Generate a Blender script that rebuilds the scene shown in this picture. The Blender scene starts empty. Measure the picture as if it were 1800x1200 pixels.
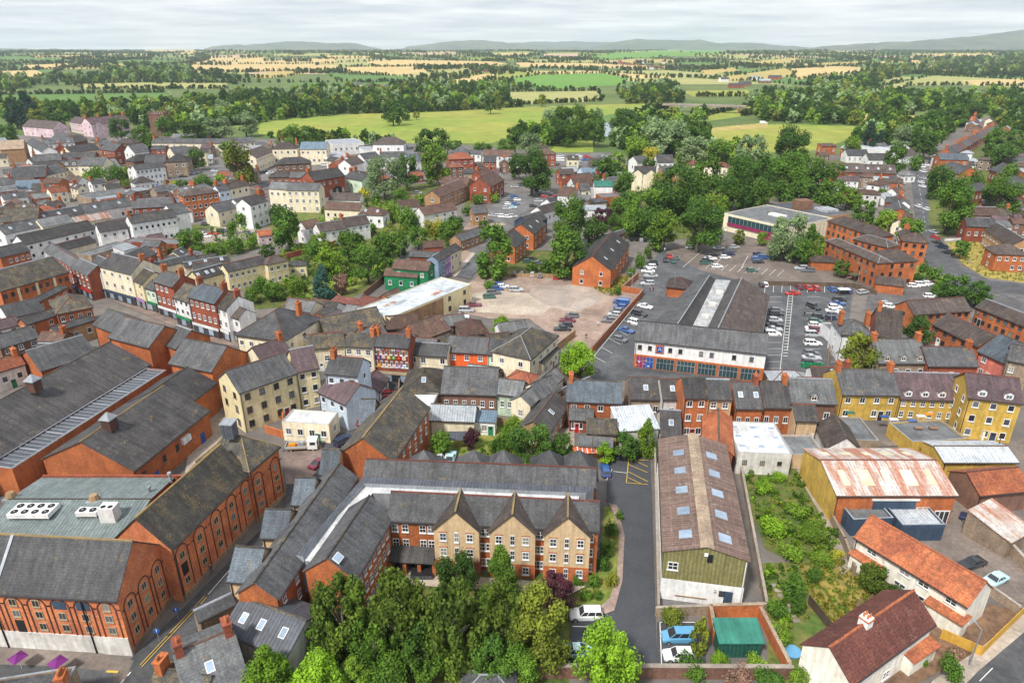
import bpy, math, random
import numpy as np
from mathutils import Vector, Matrix
random.seed(7); NR = np.random.RandomState(5)
SC = bpy.context.scene; COL = SC.collection
# ---------------------------------------------------------------- camera, world, sun
CH = 70.0; F = 1200.0; PITCH = math.radians(23.2); SP, CP = math.sin(PITCH), math.cos(PITCH)
cd = bpy.data.cameras.new("camera"); cam = bpy.data.objects.new("camera", cd); COL.objects.link(cam)
cam.location = (0, 0, CH); cam.rotation_euler = (math.pi/2 - PITCH, 0, 0)
cd.sensor_width = 36; cd.lens = 24; cd.clip_end = 60000; cd.clip_start = 1
SC.camera = cam
SUN_EL, SUN_AZ = math.radians(52), math.radians(215)   # azimuth measured clockwise from +Y
w = bpy.data.worlds.new("World"); SC.world = w; w.use_nodes = True
nt = w.node_tree; N = nt.nodes; L = nt.links
bg = N['Background']; sky = N.new('ShaderNodeTexSky'); sky.sky_type = 'NISHITA'; sky.sun_disc = False
sky.sun_elevation = SUN_EL; sky.sun_rotation = SUN_AZ
tc = N.new('ShaderNodeTexCoord'); sep = N.new('ShaderNodeSeparateXYZ'); L.new(tc.outputs['Generated'], sep.inputs[0])
zz = N.new('ShaderNodeMath'); zz.operation = 'MAXIMUM'; L.new(sep.outputs[2], zz.inputs[0]); zz.inputs[1].default_value = 0
za = N.new('ShaderNodeMath'); za.operation = 'ADD'; L.new(zz.outputs[0], za.inputs[0]); za.inputs[1].default_value = 0.045
dx = N.new('ShaderNodeMath'); dx.operation = 'DIVIDE'; L.new(sep.outputs[0], dx.inputs[0]); L.new(za.outputs[0], dx.inputs[1])
dy = N.new('ShaderNodeMath'); dy.operation = 'DIVIDE'; L.new(sep.outputs[1], dy.inputs[0]); L.new(za.outputs[0], dy.inputs[1])
cb = N.new('ShaderNodeCombineXYZ'); L.new(dx.outputs[0], cb.inputs[0]); L.new(dy.outputs[0], cb.inputs[1])
n1 = N.new('ShaderNodeTexNoise'); n1.inputs['Scale'].default_value = .42; n1.inputs['Detail'].default_value = 7; n1.inputs['Roughness'].default_value = .58
L.new(cb.outputs[0], n1.inputs['Vector'])
rp = N.new('ShaderNodeValToRGB'); L.new(n1.outputs[0], rp.inputs[0])
rp.color_ramp.elements[0].position = .38; rp.color_ramp.elements[0].color = (6.0, 6.5, 7.3, 1)
rp.color_ramp.elements[1].position = .64; rp.color_ramp.elements[1].color = (10.4, 10.6, 10.8, 1)
mx = N.new('ShaderNodeMix'); mx.data_type = 'RGBA'; mx.inputs[0].default_value = .88
L.new(sky.outputs[0], mx.inputs[6]); L.new(rp.outputs[0], mx.inputs[7]); L.new(mx.outputs[2], bg.inputs[0])
bg.inputs[1].default_value = 0.088
sd = bpy.data.lights.new("sun", 'SUN'); sd.energy = 3.7; sd.angle = math.radians(7); sd.color = (1, .95, .87)
sun = bpy.data.objects.new("sun", sd); COL.objects.link(sun)
sdir = Vector((math.sin(SUN_AZ)*math.cos(SUN_EL), math.cos(SUN_AZ)*math.cos(SUN_EL), math.sin(SUN_EL)))
sun.rotation_euler = sdir.to_track_quat('Z', 'Y').to_euler()
SC.view_settings.view_transform = 'Standard'; SC.view_settings.look = 'None'; SC.view_settings.exposure = 0.42; SC.view_settings.gamma = 1
SC.render.engine = 'CYCLES'
cy = SC.cycles; cy.max_bounces = 4; cy.diffuse_bounces = 2; cy.glossy_bounces = 2; cy.transmission_bounces = 2; cy.volume_bounces = 1; cy.transparent_max_bounces = 6
SC.render.resolution_x = 1024; SC.render.resolution_y = 682
# ---------------------------------------------------------------- geometry helpers
def TH(x, y):
    a = np.clip((y-1000)/3500, 0, 1); b = a*a*(3-2*a)*44
    r = np.clip((y-1200)/1800, 0, 1)*(6*np.sin(x/330+1.3)*np.sin(y/390+.4)+4*np.sin(x/170+y/260))
    return b + r
def P(u, v, z=0.0):
    "point of the plane at height z that is seen at photo pixel u, v"
    du, dv = (u-900)/F, (v-600)/F
    t = (CH-z)/(SP+dv*CP)
    return Vector((du*t, t*(CP-dv*SP), z))
def PT(u, v):
    "same on the rolling terrain"
    z = 0.0
    for _ in range(14):
        p = P(u, v, z); z = .5*z + .5*float(TH(p.x, p.y))
    p.z = float(TH(p.x, p.y)); return p
def depth(u, v, z=0): return (CH-z)/(SP+(v-600)/F*CP)
def prop(o, label=None, cat=None, group=None, kind=None):
    if label: o['label'] = label
    if cat: o['category'] = cat
    if group: o['group'] = group
    if kind: o['kind'] = kind
    return o
def empty(name, loc, rz=0, label=None, cat=None, group=None):
    o = bpy.data.objects.new(name, None); COL.objects.link(o); o.location = loc; o.rotation_euler = (0, 0, rz); o.empty_display_size = .5
    return prop(o, label, cat, group)
def link(name, me, parent=None, loc=(0, 0, 0), rz=0, rot=None, scale=None):
    o = bpy.data.objects.new(name, me); COL.objects.link(o); o.location = loc
    o.rotation_euler = rot if rot else (0, 0, rz)
    if scale: o.scale = scale
    if parent: o.parent = parent
    return o
class MB:
    def __init__(s): s.v = []; s.f = []; s.m = []; s.uv = []; s.ms = []
    def mi(s, m):
        if m not in s.ms: s.ms.append(m)
        return s.ms.index(m)
    def face(s, pts, m, uv=None):
        k = len(s.v); s.v += [tuple(p) for p in pts]; s.f.append(tuple(range(k, k+len(pts)))); s.m.append(s.mi(m))
        if uv is None:
            a, b, c = Vector(pts[0]), Vector(pts[1]), Vector(pts[-1]); e = (b-a)
            n = (b-a).cross(c-a)
            if n.length < 1e-9: n = Vector((0, 0, 1))
            n.normalize()
            if abs(n.z) > .95: ux, uy = Vector((1, 0, 0)), Vector((0, 1, 0))
            else: ux = Vector((0, 0, 1)).cross(n).normalized(); uy = n.cross(ux)
            uv = [(Vector(p).dot(ux), Vector(p).dot(uy)) for p in pts]
        s.uv += uv
    def box(s, x0, x1, y0, y1, z0, z1, m, top=None, bot=True):
        a, b, c, d = (x0, y0), (x1, y0), (x1, y1), (x0, y1); q = [a, b, c, d]
        for i in range(4):
            p, r = q[i], q[(i+1) % 4]; s.face([(*p, z0), (*r, z0), (*r, z1), (*p, z1)], m)
        s.face([(*p, z1) for p in q], top or m)
        if bot: s.face([(*p, z0) for p in q[::-1]], m)
    def ext(s, prof, x0, x1, m, m2=None):
        "profile of (y, z) points (counter-clockwise seen from +x) swept along x"
        n = len(prof)
        for i in range(n):
            (a, b), (c, d) = prof[i], prof[(i+1) % n]
            s.face([(x0, a, b), (x0, c, d), (x1, c, d), (x1, a, b)][::-1], m)
        s.face([(x1, a, b) for a, b in prof], m2 or m); s.face([(x0, a, b) for a, b in prof[::-1]], m2 or m)
    def cyl(s, x, y, z0, z1, r0, r1, m, n=8):
        c = [(math.cos(2*math.pi*i/n), math.sin(2*math.pi*i/n)) for i in range(n)]
        for i in range(n):
            a, b = c[i], c[(i+1) % n]
            s.face([(x+a[0]*r0, y+a[1]*r0, z0), (x+b[0]*r0, y+b[1]*r0, z0), (x+b[0]*r1, y+b[1]*r1, z1), (x+a[0]*r1, y+a[1]*r1, z1)], m)
        s.face([(x+a[0]*r1, y+a[1]*r1, z1) for a in c], m)
    def tube(s, a, b, r0, r1, m, n=6):
        a, b = Vector(a), Vector(b); d = (b-a).normalized(); u = d.orthogonal().normalized(); w_ = d.cross(u)
        c = [(u*math.cos(2*math.pi*i/n)+w_*math.sin(2*math.pi*i/n)) for i in range(n)]
        for i in range(n):
            p, q = c[i], c[(i+1) % n]; s.face([a+p*r0, a+q*r0, b+q*r1, b+p*r1], m)
        s.face([b+p*r1 for p in c], m)
    def mesh(s, name):
        me = bpy.data.meshes.new(name); me.from_pydata(s.v, [], s.f)
        for m in s.ms: me.materials.append(M[m] if isinstance(m, str) else m)
        me.polygons.foreach_set('material_index', s.m)
        ul = me.uv_layers.new(name='UVMap'); ul.data.foreach_set('uv', np.array(s.uv, dtype=np.float32).ravel())
        me.update(); return me
    def obj(s, name, parent=None, loc=(0, 0, 0), rz=0):
        return link(name, s.mesh(name), parent, loc, rz)
# ---------------------------------------------------------------- materials
M = {}
def mat(name, c1, c2=None, kind='plain', rough=.85, lich=0.0, spec=.3, metal=0, rnd=.16, lc=(.21, .155, .075)):
    m = bpy.data.materials.new(name); m.use_nodes = True; t = m.node_tree; N = t.nodes; L = t.links; b = N['Principled BSDF']
    b.inputs['Roughness'].default_value = rough; b.inputs['Specular IOR Level'].default_value = spec; b.inputs['Metallic'].default_value = metal
    if c2 is None: c2 = tuple(x*.72 for x in c1)
    tc = N.new('ShaderNodeTexCoord'); src = tc.outputs['Object'] if kind in ('leaf', 'obj') else tc.outputs['UV']
    oi = N.new('ShaderNodeObjectInfo')
    off = N.new('ShaderNodeVectorMath'); off.operation = 'SCALE'; off.inputs[0].default_value = (91, 57, 33); L.new(oi.outputs['Random'], off.inputs[3])
    add = N.new('ShaderNodeVectorMath'); L.new(src, add.inputs[0]); L.new(off.outputs[0], add.inputs[1])
    def noise(scale, detail=3, vec=None, rough_=.55):
        n = N.new('ShaderNodeTexNoise'); n.inputs['Scale'].default_value = scale; n.inputs['Detail'].default_value = detail; n.inputs['Roughness'].default_value = rough_
        L.new(vec or add.outputs[0], n.inputs['Vector']); return n.outputs[0]
    def ramp(x, a, b_, c=(0, 0, 0, 1), d=(1, 1, 1, 1)):
        r = N.new('ShaderNodeValToRGB'); L.new(x, r.inputs[0]); r.color_ramp.elements[0].position = a; r.color_ramp.elements[1].position = b_
        r.color_ramp.elements[0].color = c; r.color_ramp.elements[1].color = d; return r.outputs[0]
    def mix(f, a, b_, mode='MIX'):
        x = N.new('ShaderNodeMix'); x.data_type = 'RGBA'; x.blend_type = mode
        for s, val in ((0, f), (6, a), (7, b_)):
            if isinstance(val, (int, float)): x.inputs[s].default_value = val
            elif isinstance(val, tuple): x.inputs[s].default_value = (*val[:3], 1)
            else: L.new(val, x.inputs[s])
        return x.outputs[2]
    def mapv(sx, sy):
        v = N.new('ShaderNodeVectorMath'); v.operation = 'MULTIPLY'; v.inputs[1].default_value = (sx, sy, 1); L.new(add.outputs[0], v.inputs[0]); return v.outputs[0]
    big = ramp(noise({'leaf': 1.1, 'obj': .5}.get(kind, .35), 4), .36, .64)
    c = mix(big, c1, c2)
    g = {'slate': (3.0, .30), 'brick': (4.0, .30), 'render': (1.5, .12), 'asphalt': (1.6, .22), 'grass': (1.2, .35), 'corr': (2.0, .25), 'plain': (2, .12), 'leaf': (9, .5), 'obj': (3, .2), 'rust': (2, .3), 'tile': (3, .38), 'paint': (2, .04), 'weed': (1.1, .3)}[kind]
    fine = ramp(noise(g[0], 4, None, .65), .3, .7, (1-g[1],)*3+(1,), (1+g[1],)*3+(1,)); c = mix(1.0, c, fine, 'MULTIPLY')
    if kind in ('slate', 'tile', 'corr', 'rust', 'render', 'brick'):
        st = ramp(noise(1.0, 4, mapv(1.9, .20), .62), .34, .68, ((.66,)*3 if kind == 'slate' else (.80,)*3)+(1,), ((1.24,)*3 if kind == 'slate' else (1.16,)*3)+(1,)); c = mix(.9 if kind != 'brick' else .75, c, st, 'MULTIPLY')
    if kind == 'asphalt':
        c = mix(1.0, c, ramp(noise(.09, 5, None, .6), .35, .65, (.80,)*3+(1,), (1.18,)*3+(1,)), 'MULTIPLY')
        vo = N.new('ShaderNodeTexVoronoi'); vo.inputs['Scale'].default_value = .13; L.new(add.outputs[0], vo.inputs['Vector']); c = mix(.22, c, ramp(vo.outputs['Color'], .3, .8, (.62,)*3+(1,), (1.3,)*3+(1,)), 'MULTIPLY')
    if kind in ('slate', 'tile', 'brick'):
        bt = N.new('ShaderNodeTexBrick'); L.new(src, bt.inputs['Vector']); bt.inputs['Scale'].default_value = 1
        bt.inputs['Brick Width'].default_value = .5 if kind != 'brick' else .45; bt.inputs['Row Height'].default_value = .34 if kind != 'brick' else .2
        bt.inputs['Mortar Size'].default_value = .035 if kind != 'brick' else .03
        lo = .72 if kind != 'brick' else .78
        bt.inputs['Color1'].default_value = (1.16, 1.16, 1.16, 1); bt.inputs['Color2'].default_value = (.86, .86, .86, 1)
        bt.inputs['Mortar'].default_value = (lo, lo, lo, 1) if kind != 'brick' else (1.25, 1.15, 1.05, 1)
        c = mix(.75, c, bt.outputs[0], 'MULTIPLY')
        bu = N.new('ShaderNodeBump'); bu.inputs['Strength'].default_value = .35; bu.inputs['Distance'].default_value = .04; L.new(bt.outputs['Fac'], bu.inputs['Height']); bu.invert = True
        L.new(bu.outputs[0], b.inputs['Normal'])
    if kind in ('corr', 'rust'):
        wv = N.new('ShaderNodeTexWave'); L.new(src, wv.inputs['Vector']); wv.inputs['Scale'].default_value = .62; wv.inputs['Distortion'].default_value = .3; wv.bands_direction = 'X'
        c = mix(.6, c, ramp(wv.outputs[0], .1, .9, (.72,)*3+(1,), (1.2,)*3+(1,)), 'MULTIPLY')
        bu = N.new('ShaderNodeBump'); bu.inputs['Strength'].default_value = .5; bu.inputs['Distance'].default_value = .05; L.new(wv.outputs[0], bu.inputs['Height']); L.new(bu.outputs[0], b.inputs['Normal'])
    if name == 'corr_brown':
        b2 = N.new('ShaderNodeTexBrick'); L.new(src, b2.inputs['Vector']); b2.inputs['Scale'].default_value = 1; b2.inputs['Brick Width'].default_value = 1.0; b2.inputs['Row Height'].default_value = 1.45; b2.inputs['Mortar Size'].default_value = .05; b2.offset = 0
        b2.inputs['Color1'].default_value = (1.06, 1.06, 1.06, 1); b2.inputs['Color2'].default_value = (.88, .88, .88, 1); b2.inputs['Mortar'].default_value = (1.5, 1.45, 1.4, 1); c = mix(.8, c, b2.outputs[0], 'MULTIPLY')
    if kind == 'rust':
        rs = ramp(noise(1.0, 5, mapv(.75, .09)), .44, .56); rf = ramp(noise(3, 3), .3, .7, (.5,)*3+(1,), (1,)*4)
        c = mix(mix(1.0, rs, rf, 'MULTIPLY'), c, (.33, .105, .045))
    if lich:
        lm = ramp(noise(.5, 5, None, .7), .62-lich*.25, .70-lich*.15); lf = ramp(noise(6, 2), .45, .6); c = mix(mix(1.0, lm, lf, 'MULTIPLY'), c, lc)
    if rnd:
        r = N.new('ShaderNodeMapRange'); L.new(oi.outputs['Random'], r.inputs[0]); r.inputs[3].default_value = 1-rnd; r.inputs[4].default_value = 1+rnd
        vm = N.new('ShaderNodeVectorMath'); vm.operation = 'SCALE'; L.new(c, vm.inputs[0]); L.new(r.outputs[0], vm.inputs[3]); c = vm.outputs[0]
    L.new(c, b.inputs['Base Color'])
    if kind == 'leaf':
        tr = N.new('ShaderNodeBsdfTranslucent'); L.new(c, tr.inputs[0]); ms = N.new('ShaderNodeMixShader'); ms.inputs[0].default_value = .28
        L.new(b.outputs[0], ms.inputs[1]); L.new(tr.outputs[0], ms.inputs[2]); L.new(ms.outputs[0], N['Material Output'].inputs[0])
    M[name] = m; return m
mat('slate', (.098, .100, .106), (.064, .065, .069), 'slate', .7, .10, rnd=.27)
mat('slate_dark', (.068, .064, .064), (.044, .042, .043), 'slate', .75, .12, rnd=.27)
mat('slate_light', (.17, .175, .18), (.11, .115, .12), 'slate', .7, .15, rnd=.27)
mat('slate_blue', (.10, .125, .15), (.075, .09, .11), 'slate', .65, .03, rnd=.27)
mat('slate_moss', (.085, .078, .068), (.055, .052, .048), 'slate', .85, .55, rnd=.27)
mat('slate_purple', (.13, .085, .095), (.09, .065, .07), 'slate', .75, .1)
mat('slate_brown', (.095, .075, .068), (.065, .052, .048), 'slate', .8, .2, rnd=.27)
mat('tile_brown', (.125, .075, .058), (.085, .052, .042), 'tile', .8, .1, rnd=.27)
mat('tile_red', (.30, .10, .052), (.20, .065, .038), 'tile', .85, .12, lc=(.12, .08, .05))
mat('tile_orange', (.42, .14, .06), (.28, .085, .045), 'tile', .85, .30, lc=(.14, .07, .045))
mat('tile_maroon', (.17, .062, .047), (.12, .045, .038), 'tile', .85, .25, lc=(.25, .13, .09))
mat('corr_brown', (.17, .115, .095), (.13, .088, .074), 'corr', .8, .12, lc=(.3, .26, .22))
mat('metal_grey', (.34, .37, .40), (.27, .30, .33), 'corr', .5)
mat('metal_blue', (.14, .20, .26), (.11, .16, .21), 'corr', .5)
mat('metal_dark', (.09, .10, .12), (.07, .075, .09), 'corr', .5)
mat('metal_pale', (.52, .56, .60), (.40, .43, .47), 'corr', .5, .1)
mat('metal_rust', (.50, .48, .46), (.40, .34, .30), 'rust', .7)
mat('metal_teal', (.035, .17, .13), (.025, .12, .09), 'render', .5)
mat('metal_green', (.025, .11, .085), None, 'corr', .6)
mat('felt_grey', (.17, .18, .19), (.11, .115, .12), 'render', .9)
mat('felt_white', (.66, .67, .68), (.42, .43, .44), 'render', .8, .2, lc=(.25, .24, .23))
mat('lead', (.30, .32, .35), (.22, .24, .27), 'render', .6)
mat('brick_orange', (.44, .140, .048), (.30, .098, .040), 'brick')
mat('brick_red', (.30, .085, .048), (.21, .06, .036), 'brick')
mat('brick_brown', (.22, .125, .085), (.16, .09, .062), 'brick')
mat('brick_tan', (.38, .235, .125), (.30, .18, .10), 'brick')
mat('brick_mill', (.56, .20, .085), (.38, .125, .06), 'brick', lich=.25, lc=(.5, .30, .17))
mat('brick_dark', (.10, .05, .04), None, 'brick')
mat('stone', (.33, .26, .19), (.22, .17, .13), 'brick')
mat('stone_red', (.21, .115, .085), (.15, .085, .065), 'brick')
mat('white', (.80, .80, .79), (.68, .68, .68), 'render', .8, rnd=.06)
mat('white_dirty', (.66, .65, .62), (.50, .48, .45), 'render', .85, .1, rnd=.06)
mat('cream', (.78, .70, .53), (.70, .62, .45), 'render', .85, rnd=.08)
mat('offwhite', (.80, .77, .69), (.70, .66, .56), 'render', .85, .05, rnd=.04)
mat('cream_brick', (.62, .45, .27), (.56, .40, .24), 'render', rnd=.04)
mat('yellow', (.76, .66, .40), (.68, .58, .34), 'render', rnd=.06)
mat('ochre', (.58, .38, .085), (.44, .29, .06), 'render', .9, .3, rnd=.05, lc=(.20, .15, .03))
mat('pink', (.74, .56, .60), None, 'render', rnd=.04)
mat('salmon', (.70, .22, .17), None, 'render')
mat('mint', (.55, .68, .52), None, 'render')
mat('paleblue', (.60, .70, .82), (.55, .64, .75), 'render')
mat('navy', (.045, .075, .12), None, 'render')
mat('green', (.02, .22, .09), None, 'render')
mat('purple', (.50, .25, .60), None, 'render')
mat('bluegrey', (.22, .30, .42), None, 'render')
mat('vivid', (.78, .14, .03), (.70, .11, .03), 'render')
mat('olive', (.215, .20, .085), (.19, .175, .07), 'corr')
mat('metal_sage', (.17, .205, .205), (.13, .16, .16), 'corr', .5)
mat('felt_worn', (.42, .43, .44), (.26, .27, .28), 'render', .85, .3, lc=(.16, .16, .15))
mat('frame', (.80, .80, .80), None, 'paint', .5, rnd=0)
mat('frame_dark', (.06, .05, .05), None, 'paint', .5, rnd=0)
mat('frame_buff', (.45, .36, .24), None, 'paint', .6, rnd=0)
mat('glass', (.020, .024, .030), (.045, .05, .06), 'paint', .12, spec=.6, rnd=.3)
mat('pane', (.020, .024, .030), (.05, .055, .065), 'paint', .12, spec=.7, rnd=0)
_t = M['pane'].node_tree; _o = _t.nodes.new('ShaderNodeObjectInfo'); _r = _t.nodes.new('ShaderNodeValToRGB'); _t.links.new(_o.outputs['Random'], _r.inputs[0]); _r.color_ramp.interpolation = 'CONSTANT'  # random pane tones: dark glass, pale reflections put into the colour, curtains
_r.color_ramp.elements[0].color = (.018, .022, .028, 1); _r.color_ramp.elements[1].position = .45; _r.color_ramp.elements[1].color = (.05, .06, .075, 1)
for _p, _c in ((.68, (.11, .13, .16, 1)), (.82, (.26, .25, .22, 1)), (.92, (.03, .03, .03, 1))): _e = _r.color_ramp.elements.new(_p); _e.color = _c
_t.links.new(_r.outputs[0], _t.nodes['Principled BSDF'].inputs['Base Color'])
mat('glass_pale', (.30, .38, .48), (.20, .27, .36), 'paint', .25, spec=.6, rnd=.2)
mat('glass_teal', (.03, .075, .085), None, 'paint', .15, spec=.6)
mat('lightpanel', (.66, .63, .46), None, 'paint', .5)
mat('black', (.02, .02, .022), None, 'paint', .6, rnd=0)
mat('asphalt', (.098, .100, .106), (.068, .071, .077), 'asphalt', .9)
mat('asphalt_new', (.072, .077, .088), (.062, .067, .077), 'plain', .9)
mat('asphalt_old', (.15, .145, .145), (.11, .105, .105), 'asphalt', .9)
mat('asphalt_brown', (.19, .155, .135), (.15, .125, .11), 'asphalt', .9)
mat('paving', (.27, .20, .17), (.20, .15, .13), 'asphalt', .9)
mat('paving_pale', (.36, .31, .26), (.29, .25, .21), 'asphalt', .9)
mat('gravel', (.31, .235, .19), (.245, .175, .14), 'asphalt', .95)
mat('gravel_pale', (.40, .345, .28), (.34, .28, .225), 'asphalt', .95)
mat('earth', (.20, .12, .07), (.14, .085, .055), 'grass', .95)
mat('lawn', (.13, .19, .035), (.22, .21, .05), 'grass', .95)
mat('lawn_dry', (.34, .25, .06), (.20, .18, .05), 'weed', .95)
mat('scrub', (.07, .12, .025), (.15, .14, .04), 'weed', .95)
mat('line_white', (.70, .70, .68), (.55, .55, .53), 'paint', .7)
mat('line_yellow', (.62, .42, .07), None, 'paint', .7)
mat('wood', (.33, .22, .12), (.25, .16, .09), 'render')
mat('wood_new', (.62, .36, .06), (.52, .30, .05), 'render')
mat('wood_dark', (.12, .085, .06), None, 'render')
mat('bark', (.12, .10, .08), (.08, .065, .05), 'obj')
mat('bark_pale', (.45, .42, .36), (.25, .22, .18), 'obj')
mat('rubber', (.018, .018, .018), None, 'paint', .8, rnd=0)
mat('alloy', (.45, .46, .48), None, 'paint', .35, rnd=0, metal=.6)
mat('lamp_glass', (.75, .76, .78), None, 'paint', .2, rnd=0)
mat('tail_red', (.45, .02, .02), None, 'paint', .3, rnd=0)
mat('terracotta', (.50, .17, .07), None, 'render')
for n_, c_ in dict(white=(.80, .81, .82), silver=(.42, .44, .47), grey=(.13, .14, .155), black=(.018, .02, .024), blue=(.03, .10, .30), red=(.48, .025, .02), lightblue=(.12, .35, .58), green=(.04, .12, .09), orange=(.75, .28, .03), navy=(.015, .03, .08), burgundy=(.16, .02, .04), paleblue=(.45, .66, .72)).items():
    m_ = mat('paint_'+n_, c_, tuple(x*.92 for x in c_), 'paint', .28, spec=.6, rnd=0); m_.node_tree.nodes['Principled BSDF'].inputs['Coat Weight'].default_value = .6
LEAF = dict(dark=((.085, .175, .020), (.046, .110, .015)), mid=((.125, .235, .022), (.060, .138, .016)), light=((.22, .35, .030), (.12, .22, .020)), lime=((.22, .39, .02), (.12, .23, .016)), birch=((.135, .205, .022), (.055, .100, .014)),
            silver=((.30, .40, .18), (.16, .25, .10)), olive=((.22, .26, .026), (.11, .15, .018)), gold=((.46, .42, .04), (.26, .28, .03)), pine=((.030, .080, .038), (.018, .052, .026)), purple=((.11, .028, .045), (.055, .018, .028)), blue=((.06, .15, .115), (.03, .09, .07)), rust=((.36, .21, .15), (.20, .13, .09)))
for n_, (a_, b_) in LEAF.items(): mat('leaf_'+n_, a_, b_, 'leaf', .75, rnd=.22)
# ---------------------------------------------------------------- windows, doors (shared meshes)
_cache = {}
def cached(key, fn):
    if key not in _cache: _cache[key] = fn()
    return _cache[key]
def win_mesh(style):
    def mk():
        mb = MB(); fr, gl, bars = dict(sash=('frame', 'pane', 1), plain=('frame', 'pane', 0), dark=('frame_dark', 'pane', 1), tall=('frame', 'pane', 2), buff=('frame_buff', 'pane', 1), teal=('frame', 'glass_teal', 1))[style]
        t = .085
        mb.box(-.5, .5, -.02, .0, -.5, .5, gl)
        for a in ((-.5, -.5+t, -.5, .5), (.5-t, .5, -.5, .5), (-.5+t, .5-t, -.5, -.5+t), (-.5+t, .5-t, .5-t, .5)): mb.box(a[0], a[1], -.07, -.021, a[2], a[3], fr)
        if bars >= 1: mb.box(-.03, .03, -.065, -.021, -.5+t, .5-t, fr)
        if bars >= 2: mb.box(-.5+t, -.03, -.06, -.021, -.03, .03, fr); mb.box(.03, .5-t, -.06, -.021, -.03, .03, fr)
        if bars == 9: mb.box(-.27, -.23, -.06, -.021, -.5+t, .5-t, fr); mb.box(.23, .27, -.06, -.021, -.5+t, .5-t, fr)
        mb.box(-.56, .56, -.14, .0, -.58, -.5, 'frame' if fr == 'frame' else 'stone')
        return mb.mesh('window')
    return cached('win'+style, mk)
def frame_mesh(style):
    def mk():
        mb = MB(); fr = dict(sash='frame', plain='frame', tall='frame', dark='frame_dark', buff='frame_buff', teal='frame')[style]; t = .085
        for a in ((-.5, -.5+t, -.5, .5), (.5-t, .5, -.5, .5), (-.5+t, .5-t, -.5, -.5+t), (-.5+t, .5-t, .5-t, .5)): mb.box(a[0], a[1], -.07, .0, a[2], a[3], fr)
        if style != 'plain': mb.box(-.03, .03, -.065, .0, -.5+t, .5-t, fr)
        if style == 'tall': mb.box(-.5+t, -.03, -.06, 0, -.03, .03, fr); mb.box(.03, .5-t, -.06, 0, -.03, .03, fr)
        if style == 'none': mb.box(-.27, -.23, -.06, 0, -.5+t, .5-t, fr); mb.box(.23, .27, -.06, 0, -.5+t, .5-t, fr)
        mb.box(-.56, .56, -.14, .0, -.60, -.5, 'frame' if fr == 'frame' else 'stone')
        return mb.mesh('window_frame')
    return cached('fr'+style, mk)
def pane_mesh(g='pane'):
    def mk():
        mb = MB(); mb.box(-.42, .42, -.025, 0, -.42, .42, g); return mb.mesh('window_pane')
    return cached('pane'+g, mk)
def door_mesh(m):
    def mk():
        mb = MB(); mb.box(-.5, .5, -.06, 0, 0, 2.1, m); mb.box(-.58, -.5, -.09, 0, 0, 2.18, 'frame'); mb.box(.5, .58, -.09, 0, 0, 2.18, 'frame'); mb.box(-.5, .5, -.09, 0, 2.1, 2.18, 'frame')
        mb.box(-.3, .3, -.075, -.06, 1.35, 1.9, 'glass'); return mb.mesh('door')
    return cached('door'+m, mk)
class Frame:   # local frame of a rectangular building: x along the near eave, y away from it
    def __init__(s, A, B, C, he, pitch=.68, rt='g'):
        k = 1+.3*min(1, max(0, (430-A[1])/200)); s.k = k; he = he*k
        a, b = P(*A, he), P(*B, he); e = (b-a).xy.normalized(); pp = Vector((-e.y, e.x)); best = None; prev = None
        rise = 0 if rt == 'f' else .22 if rt == 'l' else pitch
        for i in range(8, 400):
            d = i*.1; c = P(*C, he+rise*d); sd_ = (c-a).xy.dot(pp); g = abs(sd_)-d
            if best is None or abs(g) < abs(best[0]): best = (g, d, sd_)
            if prev is not None and prev*g <= 0: best = (g, d, sd_); break
            prev = g
        g, d, sd_ = best; hr = he+rise*d
        if abs(g) > .3: print('FIT', A, B, C, round(d, 1), round(g, 2))
        if d > 13 or (b-a).length > 60: print('BIG', A, B, C, 'd', round(d, 1), 'L', round((b-a).length))
        if sd_ < 0: a, b = b, a; e = -e; pp = -pp
        s.L = (b-a).xy.length; s.D = d if rt in 'fl' else 2*d; s.he = he; s.hr = hr; s.rt = rt
        ctr = (a.xy+b.xy)/2+pp*s.D/2; s.c = Vector((ctr.x, ctr.y, 0)); s.rz = math.atan2(e.y, e.x); s.ex = e; s.ey = pp
        s.s = (hr-he)/(s.D if rt == 'l' else max(.1, s.D/2)); s.v = max(A[1], B[1])
    def world(s, x, y, z=0): q = s.c.xy+s.ex*x+s.ey*y; return Vector((q.x, q.y, z))
BLD = []   # (label, centre) of every building, for the labels of trees and cars
def put_window(f, root, side, t, z, w, h, style, near):
    L2, D2 = f.L/2, f.D/2
    loc, rz = {'F': ((t, -D2-.012, z), 0), 'B': ((t, D2+.012, z), math.pi), 'L': ((-L2-.012, t, z), -math.pi/2), 'R': ((L2+.012, t, z), math.pi/2)}[side]
    if near:
        o = link('window', frame_mesh(style), root, loc, rz, scale=(w, 1, h)); link('pane', pane_mesh(), o)
    else: o = link('window', win_mesh(style), root, loc, rz, scale=(w, 1, h))
    return o
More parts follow.
